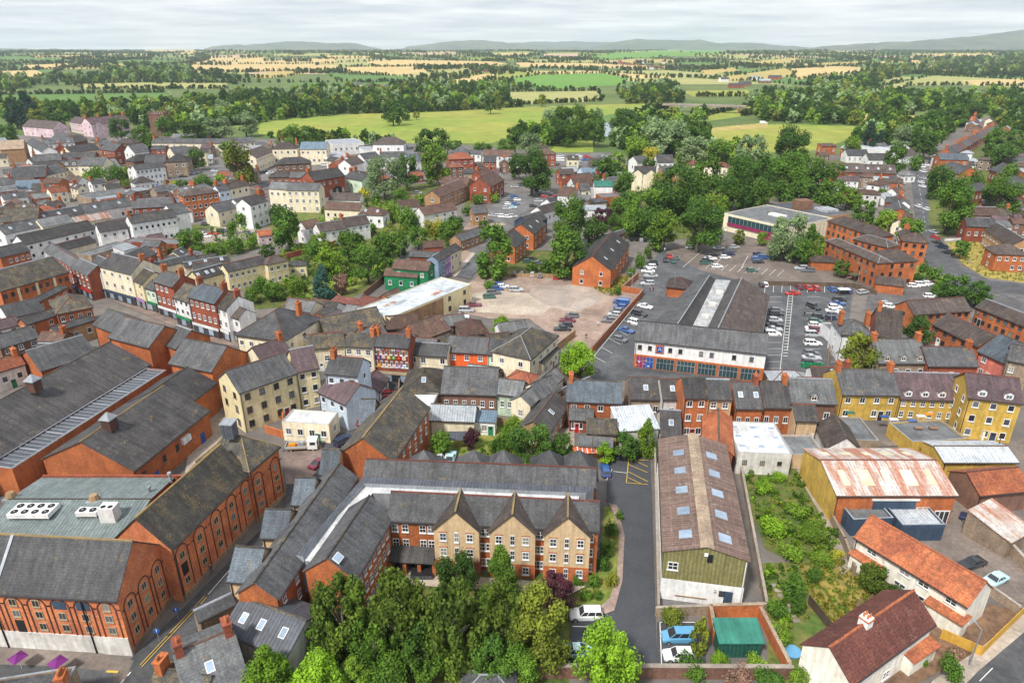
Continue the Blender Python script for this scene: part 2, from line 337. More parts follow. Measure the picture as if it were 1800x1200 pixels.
def wing(root, f, wall, roof, opts='', terr=False, ridge=None):
    "walls, roof and fittings of one wing, as children of root (whose frame is f)"
    op = opts.split(); L2, D2, he, hr, k = f.L/2, f.D/2, f.he, f.hr, f.k; near = f.v > 500
    R = random.Random(int(f.c.x*7+f.c.y*13)); has = lambda p: [o[len(p):] for o in op if o.startswith(p)]
    mb = MB()
    if f.rt == 'g': mb.ext([(-D2, 0), (D2, 0), (D2, he), (0, hr-.02), (-D2, he)], -L2, L2, wall)
    elif f.rt == 'l': mb.ext([(-D2, 0), (D2, 0), (D2, hr-.02), (-D2, he)], -L2, L2, wall)
    elif f.rt == 'f':
        mb.box(-L2, L2, -D2, D2, 0, he-.25, wall)
        for q in ((-L2, L2, -D2, -D2+.25), (-L2, L2, D2-.25, D2), (-L2, -L2+.25, -D2+.25, D2-.25), (L2-.25, L2, -D2+.25, D2-.25)): mb.box(*q, he-.25, he+.25, wall, 'lead')
    else: mb.box(-L2, L2, -D2, D2, 0, he, wall)
    mb.obj('wall', root)
    rb = MB(); oe = .32*k if not near else .32; og = .03 if terr else .2; t = .16
    if f.rt == 'g':
        s_ = f.s; rb.ext([(-D2-oe, he-oe*s_+.02), (0, hr+.02), (D2+oe, he-oe*s_+.02), (D2+oe, he-oe*s_+.02+t), (0, hr+.02+t), (-D2-oe, he-oe*s_+.02+t)], -L2-og, L2+og, roof)
        # roof sides as textured slopes are the sweep itself
    elif f.rt == 'l': rb.ext([(-D2-oe, he-oe*f.s+.02), (D2+.02, hr+.02), (D2+.02, hr+.02+t), (-D2-oe, he-oe*f.s+.02+t)], -L2-og, L2+og, roof)
    elif f.rt == 'f': rb.box(-L2+.25, L2-.25, -D2+.25, D2-.25, he-.25, he-.02, roof)
    else:
        x0, x1, y0, y1, z0, z1 = -L2-oe, L2+oe, -D2-oe, D2+oe, he-.05, he+.12; q = min(L2, D2); rx = max(0, L2-q)+.001
        if D2 > L2: ry = D2-L2; r1, r2 = (0, -ry, hr), (0, ry, hr)
        else: r1, r2 = (-rx, 0, hr), (rx, 0, hr)
        if D2 > L2: hh = he+f.s*L2*1.0; r1 = (0, -ry, hh); r2 = (0, ry, hh)
        c = [(x0, y0, z1), (x1, y0, z1), (x1, y1, z1), (x0, y1, z1)]
        if D2 > L2:
            rb.face([c[0], c[1], r1], roof); rb.face([c[1], c[2], r2, r1], roof); rb.face([c[2], c[3], r2], roof); rb.face([c[3], c[0], r1, r2], roof)
        else:
            rb.face([c[0], c[1], r2, r1], roof); rb.face([c[1], c[2], r2], roof); rb.face([c[2], c[3], r1, r2], roof); rb.face([c[3], c[0], r1], roof)
        for i in range(4): p, r = c[i], c[(i+1) % 4]; rb.face([(p[0], p[1], z0), (r[0], r[1], z0), r, p], 'frame_dark')
    ro = rb.obj('roof', root)
    if f.rt in 'gh' and f.v > 300:
        cb_ = MB(); rm = ridge or R.choice(['tile_maroon', 'lead', 'slate_moss', 'tile_brown'])
        if f.rt == 'g': cb_.ext([(-.16, hr+.10), (.16, hr+.10), (.1, hr+.27), (-.1, hr+.27)], -L2-og, L2+og, rm)
        else:
            cb_.tube(r1, r2, .12, .12, rm)
            for i, e in ((0, r1), (3, r1), (1, r2), (2, r2)) if D2 <= L2 else ((0, r1), (1, r1), (2, r2), (3, r2)): cb_.tube(c[i], e, .10, .10, rm)
        cb_.obj('ridge_cap', ro)
    for ex in has('c'):
        n = int(ex[0]); cm = {'w': 'white_dirty', 'o': 'brick_orange', 's': 'stone'}.get(ex[1:2], R.choice(['brick_orange', 'brick_red', 'brick_orange']))
        xs = {1: [R.choice([-1, 1])*(L2-.6)], 2: [-L2+.5, L2-.5], 3: [-L2+.5, 0, L2-.5]}.get(n, [(-L2+.5)+(f.L-1)*i/(n-1) for i in range(n)] if n > 1 else [0])
        for x in xs:
            cc = MB(); wx, wy, top = .42*k, .75*k, hr+1.5*k; rdg = hr if f.rt == 'g' else hr-.6
            y_ = 0
            cc.box(x-wx, x+wx, y_-wy, y_+wy, rdg-1.0, top, cm); cc.box(x-wx-.08, x+wx+.08, y_-wy-.08, y_+wy+.08, top, top+.18, cm)
            for j in range(R.choice([2, 3, 4])): cc.cyl(x, y_-wy+.3+j*(2*wy-.6)/3, top+.18, top+.75*k, .14*k, .11*k, 'terracotta', 6)
            cc.obj('chimney', ro)
    for ex in has('s'):
        n = int(ex)
        for i in range(n):
            for sg in ((-1, 1) if 'S2' in op else (-1,)):
                x = -L2+f.L*(i+.5)/n+R.uniform(-.4, .4); yy = sg*D2*.52; z = he+(D2-abs(yy))*f.s+.2; an = math.atan(f.s)
                sm = MB(); sm.box(-.45, .45, -.65, .65, 0, .07, 'frame'); sm.box(-.36, .36, -.56, .56, .07, .085, 'glass_pale')
                link('skylight', sm.mesh('skylight'), root, (x, yy, z), rot=(-sg*an, 0, 0), scale=(k, k, 1))
    for ex in has('d'):
        n = int(ex)
        for i in range(n):
            x = -L2+f.L*(i+.5)/n; w_, h_ = 1.5*k, 1.15*k; y0 = -D2+.35; zb = he+.2
            yb = y0+(h_+w_*.3)/max(f.s, .3)
            dm = MB(); dm.box(x-w_/2, x+w_/2, y0, yb, zb, zb+h_, 'white' if wall in ('ochre', 'white', 'cream') else wall)
            sw = MB()
            for sg in (-1, 1): sw.face([(x+sg*(w_/2+.15), y0-.2, zb+h_-.05), (x, y0-.2, zb+h_+w_*.32), (x, yb, zb+h_+w_*.32), (x+sg*(w_/2+.15), yb, zb+h_-.05)][::sg], roof)
            dm.face([(x-w_/2, y0, zb+h_), (x+w_/2, y0, zb+h_), (x, y0, zb+h_+w_*.3)], 'white')
            do = dm.obj('dormer', root); sw.obj('dormer_roof', do)
            link('dormer_window', win_mesh('sash'), do, (x, y0-.015, zb+h_*.5), scale=(w_*.72, 1, h_*.72))
    if 'w0' not in op:
        camv = Vector((0, 0)); style = (has('F:') or [R.choice(['sash', 'sash', 'tall', 'plain'])])[0]
        nr = int((has('r') or [max(1, int(he/k/2.6))])[0]); shop = has('S:'); z0 = 3.1*k if shop else 0; nr_ = nr-1 if shop else nr
        fh = (he-z0)/max(1, nr_); cnt = 0
        for side, nrm, ln, off in (('F', -f.ey, f.L, D2), ('L', -f.ex, f.D, L2), ('R', f.ex, f.D, L2), ('B', f.ey, f.L, D2)):
            cen = f.c.xy+nrm*off
            if nrm.dot(-cen.normalized()) < (.06 if side in 'FB' else .12): continue
            if terr and side in 'LR': continue
            nc = int((has('n') or [max(1, round(ln/(3.1*k)))])[0]) if side in 'FB' else max(1, int(ln/(4.2*k)))
            if side in 'LR' and ('g0' in op): continue
            nc = min(nc, 16)
            for i in range(nr_):
                for j in range(nc):
                    if R.random() < .08 or cnt > 90: continue
                    wz = min(1.45*k, fh*.55); wx = min(1.12*k, ln/nc*.5); t_ = -ln/2+ln*(j+.5)/nc
                    put_window(f, root, side, t_, z0+fh*(i+.54), wx, wz*(.9 if i == nr_-1 and nr_ > 1 else 1), style, near); cnt += 1
            if near and not shop and side == 'F' and ln > 4:
                x = -ln/2+ln*(R.randrange(nc)+1)/nc-.05 if nc > 1 else ln*.3
                if abs(x) < L2-.8: link('door', door_mesh(R.choice(['navy', 'frame', 'green', 'black', 'tail_red'])), root, (x, -D2-.012, 0))
        for ex in shop:
            sm = MB(); sm.box(-L2+.1, L2-.1, -D2-.28, -D2, 0, 2.9*k, 'frame_dark'); sm.box(-L2+.1, L2-.1, -D2-.45, -D2-.28, 2.25*k, 2.95*k, ex)
            n = max(2, int(f.L/2))
            so = sm.obj('shopfront', root); g = MB()
            for i in range(n): g.box(-L2+.3+(f.L-.6)*i/n, -L2+.1+(f.L-.6)*(i+1)/n, -D2-.31, -D2-.28, .5, 2.1*k, 'glass_pale' if i % 2 else 'glass')
            g.obj('shop_window', so)
    if near and f.rt in 'gh':
        gm = MB(); zg = he-oe*f.s if f.rt == 'g' else he-.1
        gm.box(-L2-og, L2+og, -D2-oe-.13, -D2-oe-.005, zg-.06, zg+.1, 'frame_dark'); gm.obj('gutter', root)
        dp = MB(); dp.box(-L2+.15, -L2+.27, -D2-.13, -D2-.01, 0, he-.25, 'frame_dark'); dp.obj('downpipe', root)
    return ro
def bld(A, B, C, he, wall, roof, opts, name, label, cat='house', group=None, pitch=.68, rt=None, ridge=None):
    op = opts.split(); rt = rt or ('h' if 'h' in op else 'f' if 'f' in op else 'l' if 'l' in op else 'g')
    f = Frame(A, B, C, he, pitch, rt); jit = random.uniform(-.05, .05); f.he += jit; f.hr += jit
    f.L -= random.uniform(.02, .05); f.D -= random.uniform(.0, .04)
    root = empty(name, f.c, f.rz, label, cat, group)
    wing(root, f, wall, roof, ' '.join(o for o in op if o not in ('h', 'f', 'l', 't')), terr='t' in op, ridge=ridge)
    BLD.append((label, f.c.xy.copy(), f)); return root, f
def gable_bay(root, f, x, w_, heg, proud, wall, roof, s_=None, ridge='tile_maroon'):
    "a gabled bay standing on the front wall of the wing, its roof running back into the main slope"
    D2 = f.D/2; s_ = s_ or 1.0; y0 = -D2-proud; hg = heg+w_/2*s_; y1 = -D2+max(.5, (hg-f.he)/f.s) + .3
    mb = MB(); mb.face([(x-w_/2, y0, 0), (x+w_/2, y0, 0), (x+w_/2, y0, heg), (x, y0, hg), (x-w_/2, y0, heg)], wall)
    for sg in (-1, 1): mb.face([(x+sg*w_/2, y0, 0), (x+sg*w_/2, -D2+.3, 0), (x+sg*w_/2, -D2+.3, heg), (x+sg*w_/2, y0, heg)][::sg], wall)
    bay = mb.obj('gable_bay', root)
    rb = MB(); o = .3
    for sg in (-1, 1):
        e0, e1 = (x+sg*(w_/2+o), heg-o*s_), (x, hg)
        yb = -D2+max(.2, (e0[1]-f.he)/f.s)+.2
        a, b, c, d = (e0[0], y0-.25, e0[1]+.03), (e1[0], y0-.25, e1[1]+.03), (e1[0], y1, e1[1]+.03), (e0[0], max(yb, y0+.6), e0[1]+.03)
        up = lambda p: (p[0], p[1], p[2]+.15)
        for q in ([a, b, c, d], [up(a), up(b), up(c), up(d)], [a, b, up(b), up(a)], [a, d, up(d), up(a)]): rb.face(q[::sg], roof)
    r_ = rb.obj('gable_roof', bay); cb_ = MB(); cb_.box(x-.13, x+.13, y0-.25, y1, hg+.15, hg+.30, ridge); cb_.obj('gable_ridge', bay)
    return bay, y0
# ---------------------------------------------------------------- walls, fences, sheets
def sheet(name, pts, m, z=.004, label=None, world=False):
    mb = MB(); q = [p if world else P(*p, z) for p in pts]
    q = [Vector((p[0], p[1], z)) for p in q]
    ar = sum(q[i].x*q[(i+1) % len(q)].y-q[(i+1) % len(q)].x*q[i].y for i in range(len(q)))
    if ar < 0: q = q[::-1]
    me = bpy.data.meshes.new(name)
    from mathutils.geometry import tessellate_polygon
    tr = tessellate_polygon([q]); me.from_pydata([tuple(p) for p in q], [], [tuple(t) for t in tr]); me.materials.append(M[m])
    for p in me.polygons:
        if p.normal.z < 0: p.flip()
    ul = me.uv_layers.new(name='UVMap')
    for l in me.loops: ul.data[l.index].uv = me.vertices[l.vertex_index].co.xy
    o = link(name, me); prop(o, kind='structure'); return o
def wallline(pts, h, th, m, name, label, cat, cap=None, world=False, group=None):
    q = [p if world else P(*p, 0) for p in pts]; o_ = q[0]; mb = MB()
    for a, b in zip(q, q[1:]):
        e = (b-a).xy; ln = e.length; e.normalize(); n = Vector((-e.y, e.x)); a2, b2 = (a-o_).xy, (b-o_).xy
        c = [a2-n*th/2-e*th*.49, b2-n*th/2+e*th*.49, b2+n*th/2+e*th*.49, a2+n*th/2-e*th*.49]
        for i in range(4): p, r = c[i], c[(i+1) % 4]; mb.face([(p.x, p.y, 0), (r.x, r.y, 0), (r.x, r.y, h), (p.x, p.y, h)], m)
        mb.face([(p.x, p.y, h) for p in c], cap or m)
        if cap:
            c2 = [a2-n*(th/2+.05), b2-n*(th/2+.05), b2+n*(th/2+.05), a2+n*(th/2+.05)]
            mb.face([(p.x, p.y, h+.09) for p in c2], cap)
            for i in range(4): p, r = c2[i], c2[(i+1) % 4]; mb.face([(p.x, p.y, h+.01), (r.x, r.y, h+.01), (r.x, r.y, h+.09), (p.x, p.y, h+.09)], cap)
    o = mb.obj(name, loc=(o_.x, o_.y, 0)); return prop(o, label, cat, group)
def stripe(mb, a, b, wd, m, z=.012):
    a, b = P(*a, z) if not isinstance(a, Vector) else a, P(*b, z) if not isinstance(b, Vector) else b
    e = (b-a).xy.normalized(); n = Vector((-e.y, e.x))*wd/2
    mb.face([(a.x-n.x, a.y-n.y, z), (b.x-n.x, b.y-n.y, z), (b.x+n.x, b.y+n.y, z), (a.x+n.x, a.y+n.y, z)], m)
# ---------------------------------------------------------------- cars
def car_meshes(kind, col):
    def mk():
        L_, W_, H_, cabs = dict(hatch=(3.9, 1.70, 1.46, (-.95, .42, 1.78)), suv=(4.5, 1.84, 1.66, (-.95, .52, 2.1)), saloon=(4.6, 1.80, 1.42, (-.80, .55, 1.55)), van=(4.9, 1.92, 1.95, (-.1, 1.35, 2.35)), mpv=(4.4, 1.78, 1.80, (-1.35, -.1, 2.1)))[kind]
        p = 'paint_'+col; hl = L_/2; belt = H_*.60
        if kind == 'van': st = [(-hl, .55, .75, .80), (-hl+.18, .30, 1.0, .97), (-hl+.9, .30, 1.18, 1), (-hl+1.45, .30, H_-.08, 1), (hl-.1, .30, H_, .99), (hl, .38, H_-.12, .95)]
        else: st = [(-hl, .38, .62, .80), (-hl+.16, .24, .80, .94), (-hl+1.05, .24, belt, 1), (-.3, .24, belt+.03, 1), (hl-.5, .24, belt+.05, .99), (hl-.06, .26, belt-.03, .94), (hl, .38, belt-.14, .88)]
        mb = MB(); rings = []
        for x, z0, z1, ws in st:
            hw = W_/2*ws; rings.append([(x, -hw*.93, z0), (x, -hw, z0+.16), (x, -hw, z1-.16), (x, -hw*.90, z1), (x, hw*.90, z1), (x, hw, z1-.16), (x, hw, z0+.16), (x, hw*.93, z0)])
        for a, b in zip(rings, rings[1:]):
            for i in range(8): j = (i+1) % 8; mb.face([a[i], b[i], b[j], a[j]], p)
        mb.face(rings[0], p); mb.face(rings[-1][::-1], p)
        f0, f1, r1 = cabs; hw = W_/2; t = H_
        gl = MB()
        if kind == 'van':
            gl.face([(-hl+.92, -.78, 1.20), (-hl+.92, .78, 1.20), (-hl+1.43, .74, H_-.10), (-hl+1.43, -.74, H_-.10)][::-1], 'glass')
            for sg in (-1, 1): gl.face([(-hl+1.1, sg*(hw+.012), 1.12), (-hl+2.1, sg*(hw+.012), 1.12), (-hl+2.1, sg*(hw+.012), 1.62), (-hl+1.5, sg*(hw+.012), 1.62)], 'glass')
        else:
            rx0, rx1 = f0+ (.62 if kind != 'mpv' else .75), {'saloon': r1-.75, 'mpv': r1-.02, 'hatch': r1-.22, 'suv': r1-.15}[kind]
            lo = [(f0, -hw*.86), (r1+.12, -hw*.86), (r1+.12, hw*.86), (f0, hw*.86)]; hi = [(rx0, -hw*.72), (rx1, -hw*.72), (rx1, hw*.72), (rx0, hw*.72)]
            for i in range(4): j = (i+1) % 4; gl.face([(*lo[i], belt-.05), (*lo[j], belt-.05), (*hi[j], t-.09), (*hi[i], t-.09)], 'glass')
            c0 = [(x, y, t-.09) for x, y in hi]; c1 = [(x*.97, y*.93, t) for x, y in hi]
            for i in range(4): j = (i+1) % 4; mb.face([c0[i], c0[j], c1[j], c1[i]], p)
            mb.face(c1, p)
            for fx in (.30, .66):   # pillars
                for sg in (-1, 1):
                    xa = lo[0][0]+(lo[1][0]-lo[0][0])*fx; xb = hi[0][0]+(hi[1][0]-hi[0][0])*fx
                    mb.face([(xa-.05, sg*hw*.87, belt-.03), (xa+.05, sg*hw*.87, belt-.03), (xb+.05, sg*hw*.73, t-.09), (xb-.05, sg*hw*.73, t-.09)], p)
            for a, b in ((0, 0), (1, 1), (2, 2), (3, 3)):
                q0, q1 = Vector((*lo[a], belt-.05)), Vector((*hi[b], t-.09)); mb.tube(q0, q1, .05, .045, p, 4)
        mb.box(-hl+.3, hl-.3, -hw*.9, hw*.9, .2, .26, 'rubber')
        body = mb.mesh('car_body'); glass = gl.mesh('car_windows')
        wm = MB(); R_ = .32 if kind != 'suv' else .36
        for q, r_, mm in ((.11, R_, 'rubber'), (.125, R_*.6, 'alloy')):
            n = 14; c = [(math.cos(2*math.pi*i/n)*r_, math.sin(2*math.pi*i/n)*r_) for i in range(n)]
            for sg in (-1, 1): wm.face([(a, sg*q, b) for a, b in c][::-sg], mm)
            if mm == 'rubber':
                for i in range(n): a, b = c[i], c[(i+1) % n]; wm.face([(a[0], -q, a[1]), (b[0], -q, b[1]), (b[0], q, b[1]), (a[0], q, a[1])], mm)
        wheel = wm.mesh('wheel'); lm = MB(); lm.box(-.04, .06, -.17, .17, -.07, .07, 'lamp_glass'); tm = MB(); tm.box(-.05, .03, -.14, .14, -.1, .1, 'tail_red')
        zt = st[-1][2]-.2 if kind != 'van' else 1.0
        return dict(body=body, glass=glass, wheel=wheel, hl=lm.mesh('headlight'), tl=tm.mesh('tail_light'), L=L_, W=W_, R=R_, zt=zt)
    return cached(('car', kind, col), mk)
NCAR = [0]
def car(u, v, hd, col, kind='hatch', label=None, group='cars parked around the town', sc=None, cat=None):
    "hd: heading of the bonnet in degrees, 0 = towards +x"
    p = P(u, v, .6); c = car_meshes(kind, col); s = sc or (1+.35*min(1, max(0, (330-v)/60)))
    r = empty({'van': 'van'}.get(kind, 'parked_car'), (p.x, p.y, 0), math.radians(hd+180), label, cat or ('van' if kind == 'van' else 'car'), group); r.scale = (s, s, s)
    link('body', c['body'], r); link('windows', c['glass'], r)
    if v > 380:
        hl, hw = c['L']/2, c['W']/2
        for sx in (-1, 1):
            for sy in (-1, 1): link('wheel', c['wheel'], r, (sx*(hl-.78), sy*(hw-.10), c['R']))
        if v > 460:
            for sy in (-1, 1):
                link('headlight', c['hl'], r, (-hl+.13, sy*hw*.66, .68)); link('tail_light', c['tl'], r, (hl-.01, sy*hw*.70, c['zt']))
    NCAR[0] += 1; return r
# ---------------------------------------------------------------- trees
def leaf_cloud(seed, n, size, kind):
    "crown of unit width: n leaf clumps facing roughly outward, built round many small lobes"
    R = np.random.RandomState(seed)
    nl = {'round': 26, 'willow': 30, 'cone': 34, 'birch': 64, 'shrub': 12, 'column': 26}[kind]
    ce = []
    for i in range(nl):
        a = R.rand()*2*np.pi; h = R.rand()
        if kind == 'cone': rr = (1-h)**.8*.40+.03; z = h; r = rr*np.sqrt(R.rand()*.7+.3); ce.append((r*np.cos(a), r*np.sin(a), z, .08+.10*(1-h)))
        elif kind == 'column': rr = .30*np.sin(np.pi*(h*.86+.10))**.6; ce.append((rr*np.cos(a), rr*np.sin(a), h, .13))
        elif kind == 'shrub': rr = .3*R.rand()**.5; ce.append((rr*np.cos(a), rr*np.sin(a), .18+.25*R.rand(), .2))
        else:
            zc = R.rand()**(.8 if kind == 'birch' else 1)*.9+.05; rm = .36*np.sqrt(max(0, 1-((zc-.45)/.58)**2))+.02; r = rm*R.rand()**.35; ce.append((r*np.cos(a), r*np.sin(a), zc*.92, R.uniform(.05, .12) if kind == 'birch' else R.uniform(.09, .20)))
    ce = np.array(ce); idx = R.randint(0, nl, n); d = R.normal(size=(n, 3)); d /= np.linalg.norm(d, axis=1)[:, None]
    rad = ce[idx, 3]*(R.rand(n)**.38)*R.uniform(.75, 1.3, n)
    pos = ce[idx, :3]+d*rad[:, None]
    if kind == 'birch': pos[:, 2] -= R.rand(n)**2*.14; pos[:, 2] = np.maximum(pos[:, 2], .0)
    if kind == 'willow': pos[:, 2] -= .35*(pos[:, 0]**2+pos[:, 1]**2)
    nr = d*.8+np.array([0, 0, .45])+R.normal(size=(n, 3))*.55
    if kind in ('birch', 'willow'): nr[:, 2] *= .5
    nr /= np.linalg.norm(nr, axis=1)[:, None]
    t = np.cross(nr, R.normal(size=(n, 3))); t /= np.linalg.norm(t, axis=1)[:, None]; b = np.cross(nr, t)
    s = size*R.uniform(.6, 1.35, n)[:, None]; el = 1.5 if kind in ('birch', 'willow') else 1.15
    v = np.stack([pos-t*s*.5, pos-b*s*.38*el, pos+t*s*.5, pos+b*s*.38*el], 1)
    v += nr[:, None, :]*0
    v[:, 0] += nr*s*.12; v[:, 2] += nr*s*.12
    return v.reshape(-1, 3)
def quads_mesh(name, v, m):
    n = len(v)//4; me = bpy.data.meshes.new(name); me.vertices.add(n*4); me.vertices.foreach_set('co', np.ascontiguousarray(v, dtype=np.float32).ravel())
    me.loops.add(n*4); me.loops.foreach_set('vertex_index', np.arange(n*4, dtype=np.int32)); me.polygons.add(n)
    me.polygons.foreach_set('loop_start', np.arange(0, n*4, 4, dtype=np.int32)); me.polygons.foreach_set('loop_total', np.full(n, 4, dtype=np.int32))
    me.materials.append(M[m]); me.update(); me.validate(); return me
def crown_mesh(kind, lod, var, col):
    n, s = {3: (11000, .036), 2: (3600, .058), 1: (900, .11), 0: (260, .2)}[lod]
    if kind == 'shrub': n = int(n*.55)
    def mk(): return quads_mesh('crown', leaf_cloud(var*31+len(kind), n, s, kind), 'leaf_'+col)
    return cached(('crown', kind, lod, var, col), mk)
def trunk_mesh(kind, var, pale=False):
    def mk():
        mb = MB(); R = random.Random(var); m = 'bark_pale' if pale else 'bark'
        mb.tube((0, 0, -.02), (0, 0, .45), .035, .022, m, 7)
        for i in range(6):
            a = R.uniform(0, 6.28); z = R.uniform(.25, .45); q = (math.cos(a)*.22, math.sin(a)*.22, z+.28); mb.tube((0, 0, z), q, .014, .005, m, 5)
        mb.tube((0, 0, .45), (0.02, 0, .85), .022, .005, m, 5)
        return mb.mesh('trunk')
    return cached(('trunk', kind, var, pale), mk)
TREES = []
def tree(u, v, wpx, col='mid', kind='round', asp=1.1, name=None, label=None):
    "u, v: middle of the crown in the photo; wpx: crown width in photo pixels; asp: height of the crown over its width"
    W = 5.0; z = 3.0
    for _ in range(10):
        W = wpx*depth(u, v, z)/F; lift = 0 if kind == 'shrub' else .14*W; z = .5*z+.5*(lift+W*asp*.5)
    p = P(u, v, z)
    if p.y > 900: p = PT(u, v+wpx*.5)
    px = wpx; lod = 3 if px > 62 else 2 if px > 30 else 1 if px > 13 else 0
    var = random.randrange(3)
    nm = name or {'shrub': 'shrub', 'cone': 'conifer', 'willow': 'willow_tree', 'birch': 'birch_tree'}.get(kind, 'tree')
    r = empty(nm, p if p.y > 900 else (p.x, p.y, 0), random.uniform(0, 6.28), label, 'shrub' if kind == 'shrub' else 'tree', 'shrubs in the gardens' if kind == 'shrub' else 'trees among the houses')
    zs = W*asp/(1.0 if kind != 'shrub' else .55); ws = W/(.95 if kind not in ('column',) else .72)
    link('crown', crown_mesh(kind, lod, var, col), r, (0, 0, lift*.9), scale=(ws, ws*random.uniform(.9, 1.1), zs))
    if kind != 'shrub' and px > 12: link('trunk', trunk_mesh(kind, var, kind == 'birch'), r, scale=(W, W, zs))
    TREES.append((r, p.xy.copy() if hasattr(p, 'xy') else Vector(p[:2]), W, col, kind, u, v)); return r
# ---------------------------------------------------------------- ground, fields, river: one sheet out to the horizon
FIELDS = [  # outline in photo pixels, material
 ('green', [(0,167),(290,163),(310,180),(190,188),(130,192),(0,187)]),
 ('meadow', [(410,222),(520,208),(640,200),(780,196),(920,188),(1100,183),(1200,180),(1190,186),(1080,205),(1000,222),(905,240),(860,252),(700,252),(560,242),(470,240)]),
 ('meadow', [(1225,232),(1370,218),(1500,222),(1524,232),(1440,264),(1290,272),(1250,248)]),
 ('meadow', [(1235,205),(1320,187),(1332,200),(1240,214)]), ('gold2', [(1455,206),(1500,199),(1607,203),(1600,218),(1540,216)]),
 ('meadow', [(980,252),(1042,248),(1042,268),(965,268)]), ('gold2', [(1225,228),(1300,220),(1350,216),(1350,226),(1260,232)]),
 ('green', [(1050,205),(1130,192),(1180,190),(1120,204),(1060,214)]),
 ('bright', [(905,153),(900,138),(960,131),(1060,129),(1105,138),(1095,149),(980,156)]),
 ('bright', [(1033,101),(1080,93),(1240,86),(1330,89),(1200,99),(1060,107)]),
 ('gold', [(335,116),(470,112),(600,115),(590,123),(430,127),(340,125)]), ('gold', [(410,104),(590,103),(590,112),(420,113)]),
 ('gold2', [(440,133),(500,124),(540,128),(500,136),(450,138)]), ('gold', [(610,118),(760,116),(750,128),(680,133),(605,131)]),
 ('gold', [(640,108),(700,105),(860,108),(892,112),(880,116),(660,118)]), ('gold', [(780,144),(850,130),(882,131),(840,141),(800,149)]),
 ('gold', [(905,110),(1060,112),(1190,118),(1180,122),(1000,119),(915,118)]), ('stub', [(950,95),(1020,94),(1015,102),(960,100)]),
 ('gold2', [(1258,137),(1380,120),(1402,130),(1340,141),(1280,143)]), ('gold', [(1390,121),(1480,116),(1530,120),(1520,127),(1450,133),(1400,141)]),
 ('gold2', [(1320,108),(1400,102),(1412,110),(1330,115)]), ('stub', [(1310,84),(1420,84),(1400,90),(1320,89)]),
 ('gold2', [(1400,113),(1530,107),(1530,112),(1410,119)]), ('pale', [(1540,155),(1640,133),(1730,137),(1800,141),(1800,155),(1700,150),(1600,151),(1560,166)]),
 ('gold', [(1690,142),(1830,137),(1830,152),(1720,151)]), ('pale', [(120,148),(250,145),(400,146),(400,156),(150,157)]),
 ('green', [(0,99),(110,101),(112,109),(0,108)]), ('gold', [(60,97),(185,98),(185,102),(60,102)]), ('gold', [(35,115),(120,111),(122,120),(50,124)]),
 ('gold2', [(1230,124),(1290,119),(1300,125),(1240,131)]), ('pale', [(880,162),(1050,160),(1060,178),(900,185)]), ('gold', [(0,125),(60,123),(90,133),(10,138)]),
 ('meadow', [(1195,160),(1340,158),(1420,163),(1330,170),(1220,170)]), ('green', [(570,127),(700,134),(760,140),(640,146),(590,140)]), ('gold', [(1450,87),(1550,86),(1550,90),(1460,92)]),
 ('gold', [(250,88),(340,88),(345,91),(260,92)]), ('green', [(1530,112),(1600,110),(1640,114),(1560,120)]), ('pale', [(1620,124),(1760,120),(1780,126),(1640,130)]), ('stub', [(700,93),(800,92),(810,96),(710,97)]), ('gold', [(1600,95),(1740,94),(1750,99),(1610,100)]),
 ('gold', [(860,94),(930,93),(930,97),(865,98)]), ('pale', [(480,95),(580,94),(590,98),(480,99)]), ('gold2', [(1080,106),(1180,104),(1190,109),(1090,111)]),
 ('river', [(1056,240),(1060,217),(1085,212),(1120,204),(1133,194),(1148,195),(1138,208),(1105,218),(1082,224),(1080,240)]), ('river', [(1140,194),(1165,186),(1215,182),(1215,187),(1170,192),(1145,200)]),
]
FC = dict(green=((.075,.16,.030),(.10,.18,.035)), meadow=((.19,.26,.035),(.27,.27,.05)), bright=((.10,.24,.030),(.13,.25,.035)), gold=((.52,.39,.17),(.44,.33,.14)),
          gold2=((.42,.32,.10),(.34,.28,.09)), stub=((.46,.33,.22),(.38,.28,.18)), pale=((.28,.30,.10),(.34,.31,.12)), wood=((.075,.125,.028),(.13,.16,.045)), town=((.17,.15,.135),(.12,.11,.105)))
for n_, (a_, b_) in FC.items():
    m_ = mat('field_'+n_, a_, b_, 'obj', .95, rnd=0)
    for nd in m_.node_tree.nodes:
        if nd.type == 'TEX_NOISE': nd.inputs['Scale'].default_value *= .022 if n_ != 'town' else .12
M['field_river'] = mat('water', (.20, .24, .27), (.16, .20, .22), 'paint', .15, spec=.5, rnd=0)
TOWN = [(-60,262),(30,238),(130,238),(250,236),(420,243),(520,246),(620,246),(800,254),(900,262),(990,270),(1090,275),(1200,288),(1290,300),(1400,290),(1480,268),(1600,262),(1650,225),(1740,205),(1900,205),(1900,1300),(-60,1300)]
def inpoly(poly, U, V):
    r = np.zeros(U.shape, bool); n = len(poly)
    for i in range(n):
        (x1, y1), (x2, y2) = poly[i], poly[(i+1) % n]
        if y1 == y2: continue
        c = ((y1 > V) != (y2 > V)) & (U < (x2-x1)*(V-y1)/(y2-y1)+x1); r ^= c
    return r
def proj(X, Y, Z):
    d = Y*CP-(Z-CH)*SP; return 900+F*X/d, 600+F*(-Y*SP-(Z-CH)*CP)/d
ys = np.concatenate([np.linspace(-60, 340, 20), np.geomspace(346, 20000, 560)])
us = np.linspace(-1.05, 1.05, 900)
hw = np.maximum(ys*1.0, 250)
X = us[None, :]*hw[:, None]; Y = np.repeat(ys[:, None], 900, 1); Z = TH(X, Y)-.0
nr_, nc_ = X.shape
me = bpy.data.meshes.new('ground'); me.vertices.add(nr_*nc_); me.vertices.foreach_set('co', np.stack([X, Y, Z], -1).astype(np.float32).ravel())
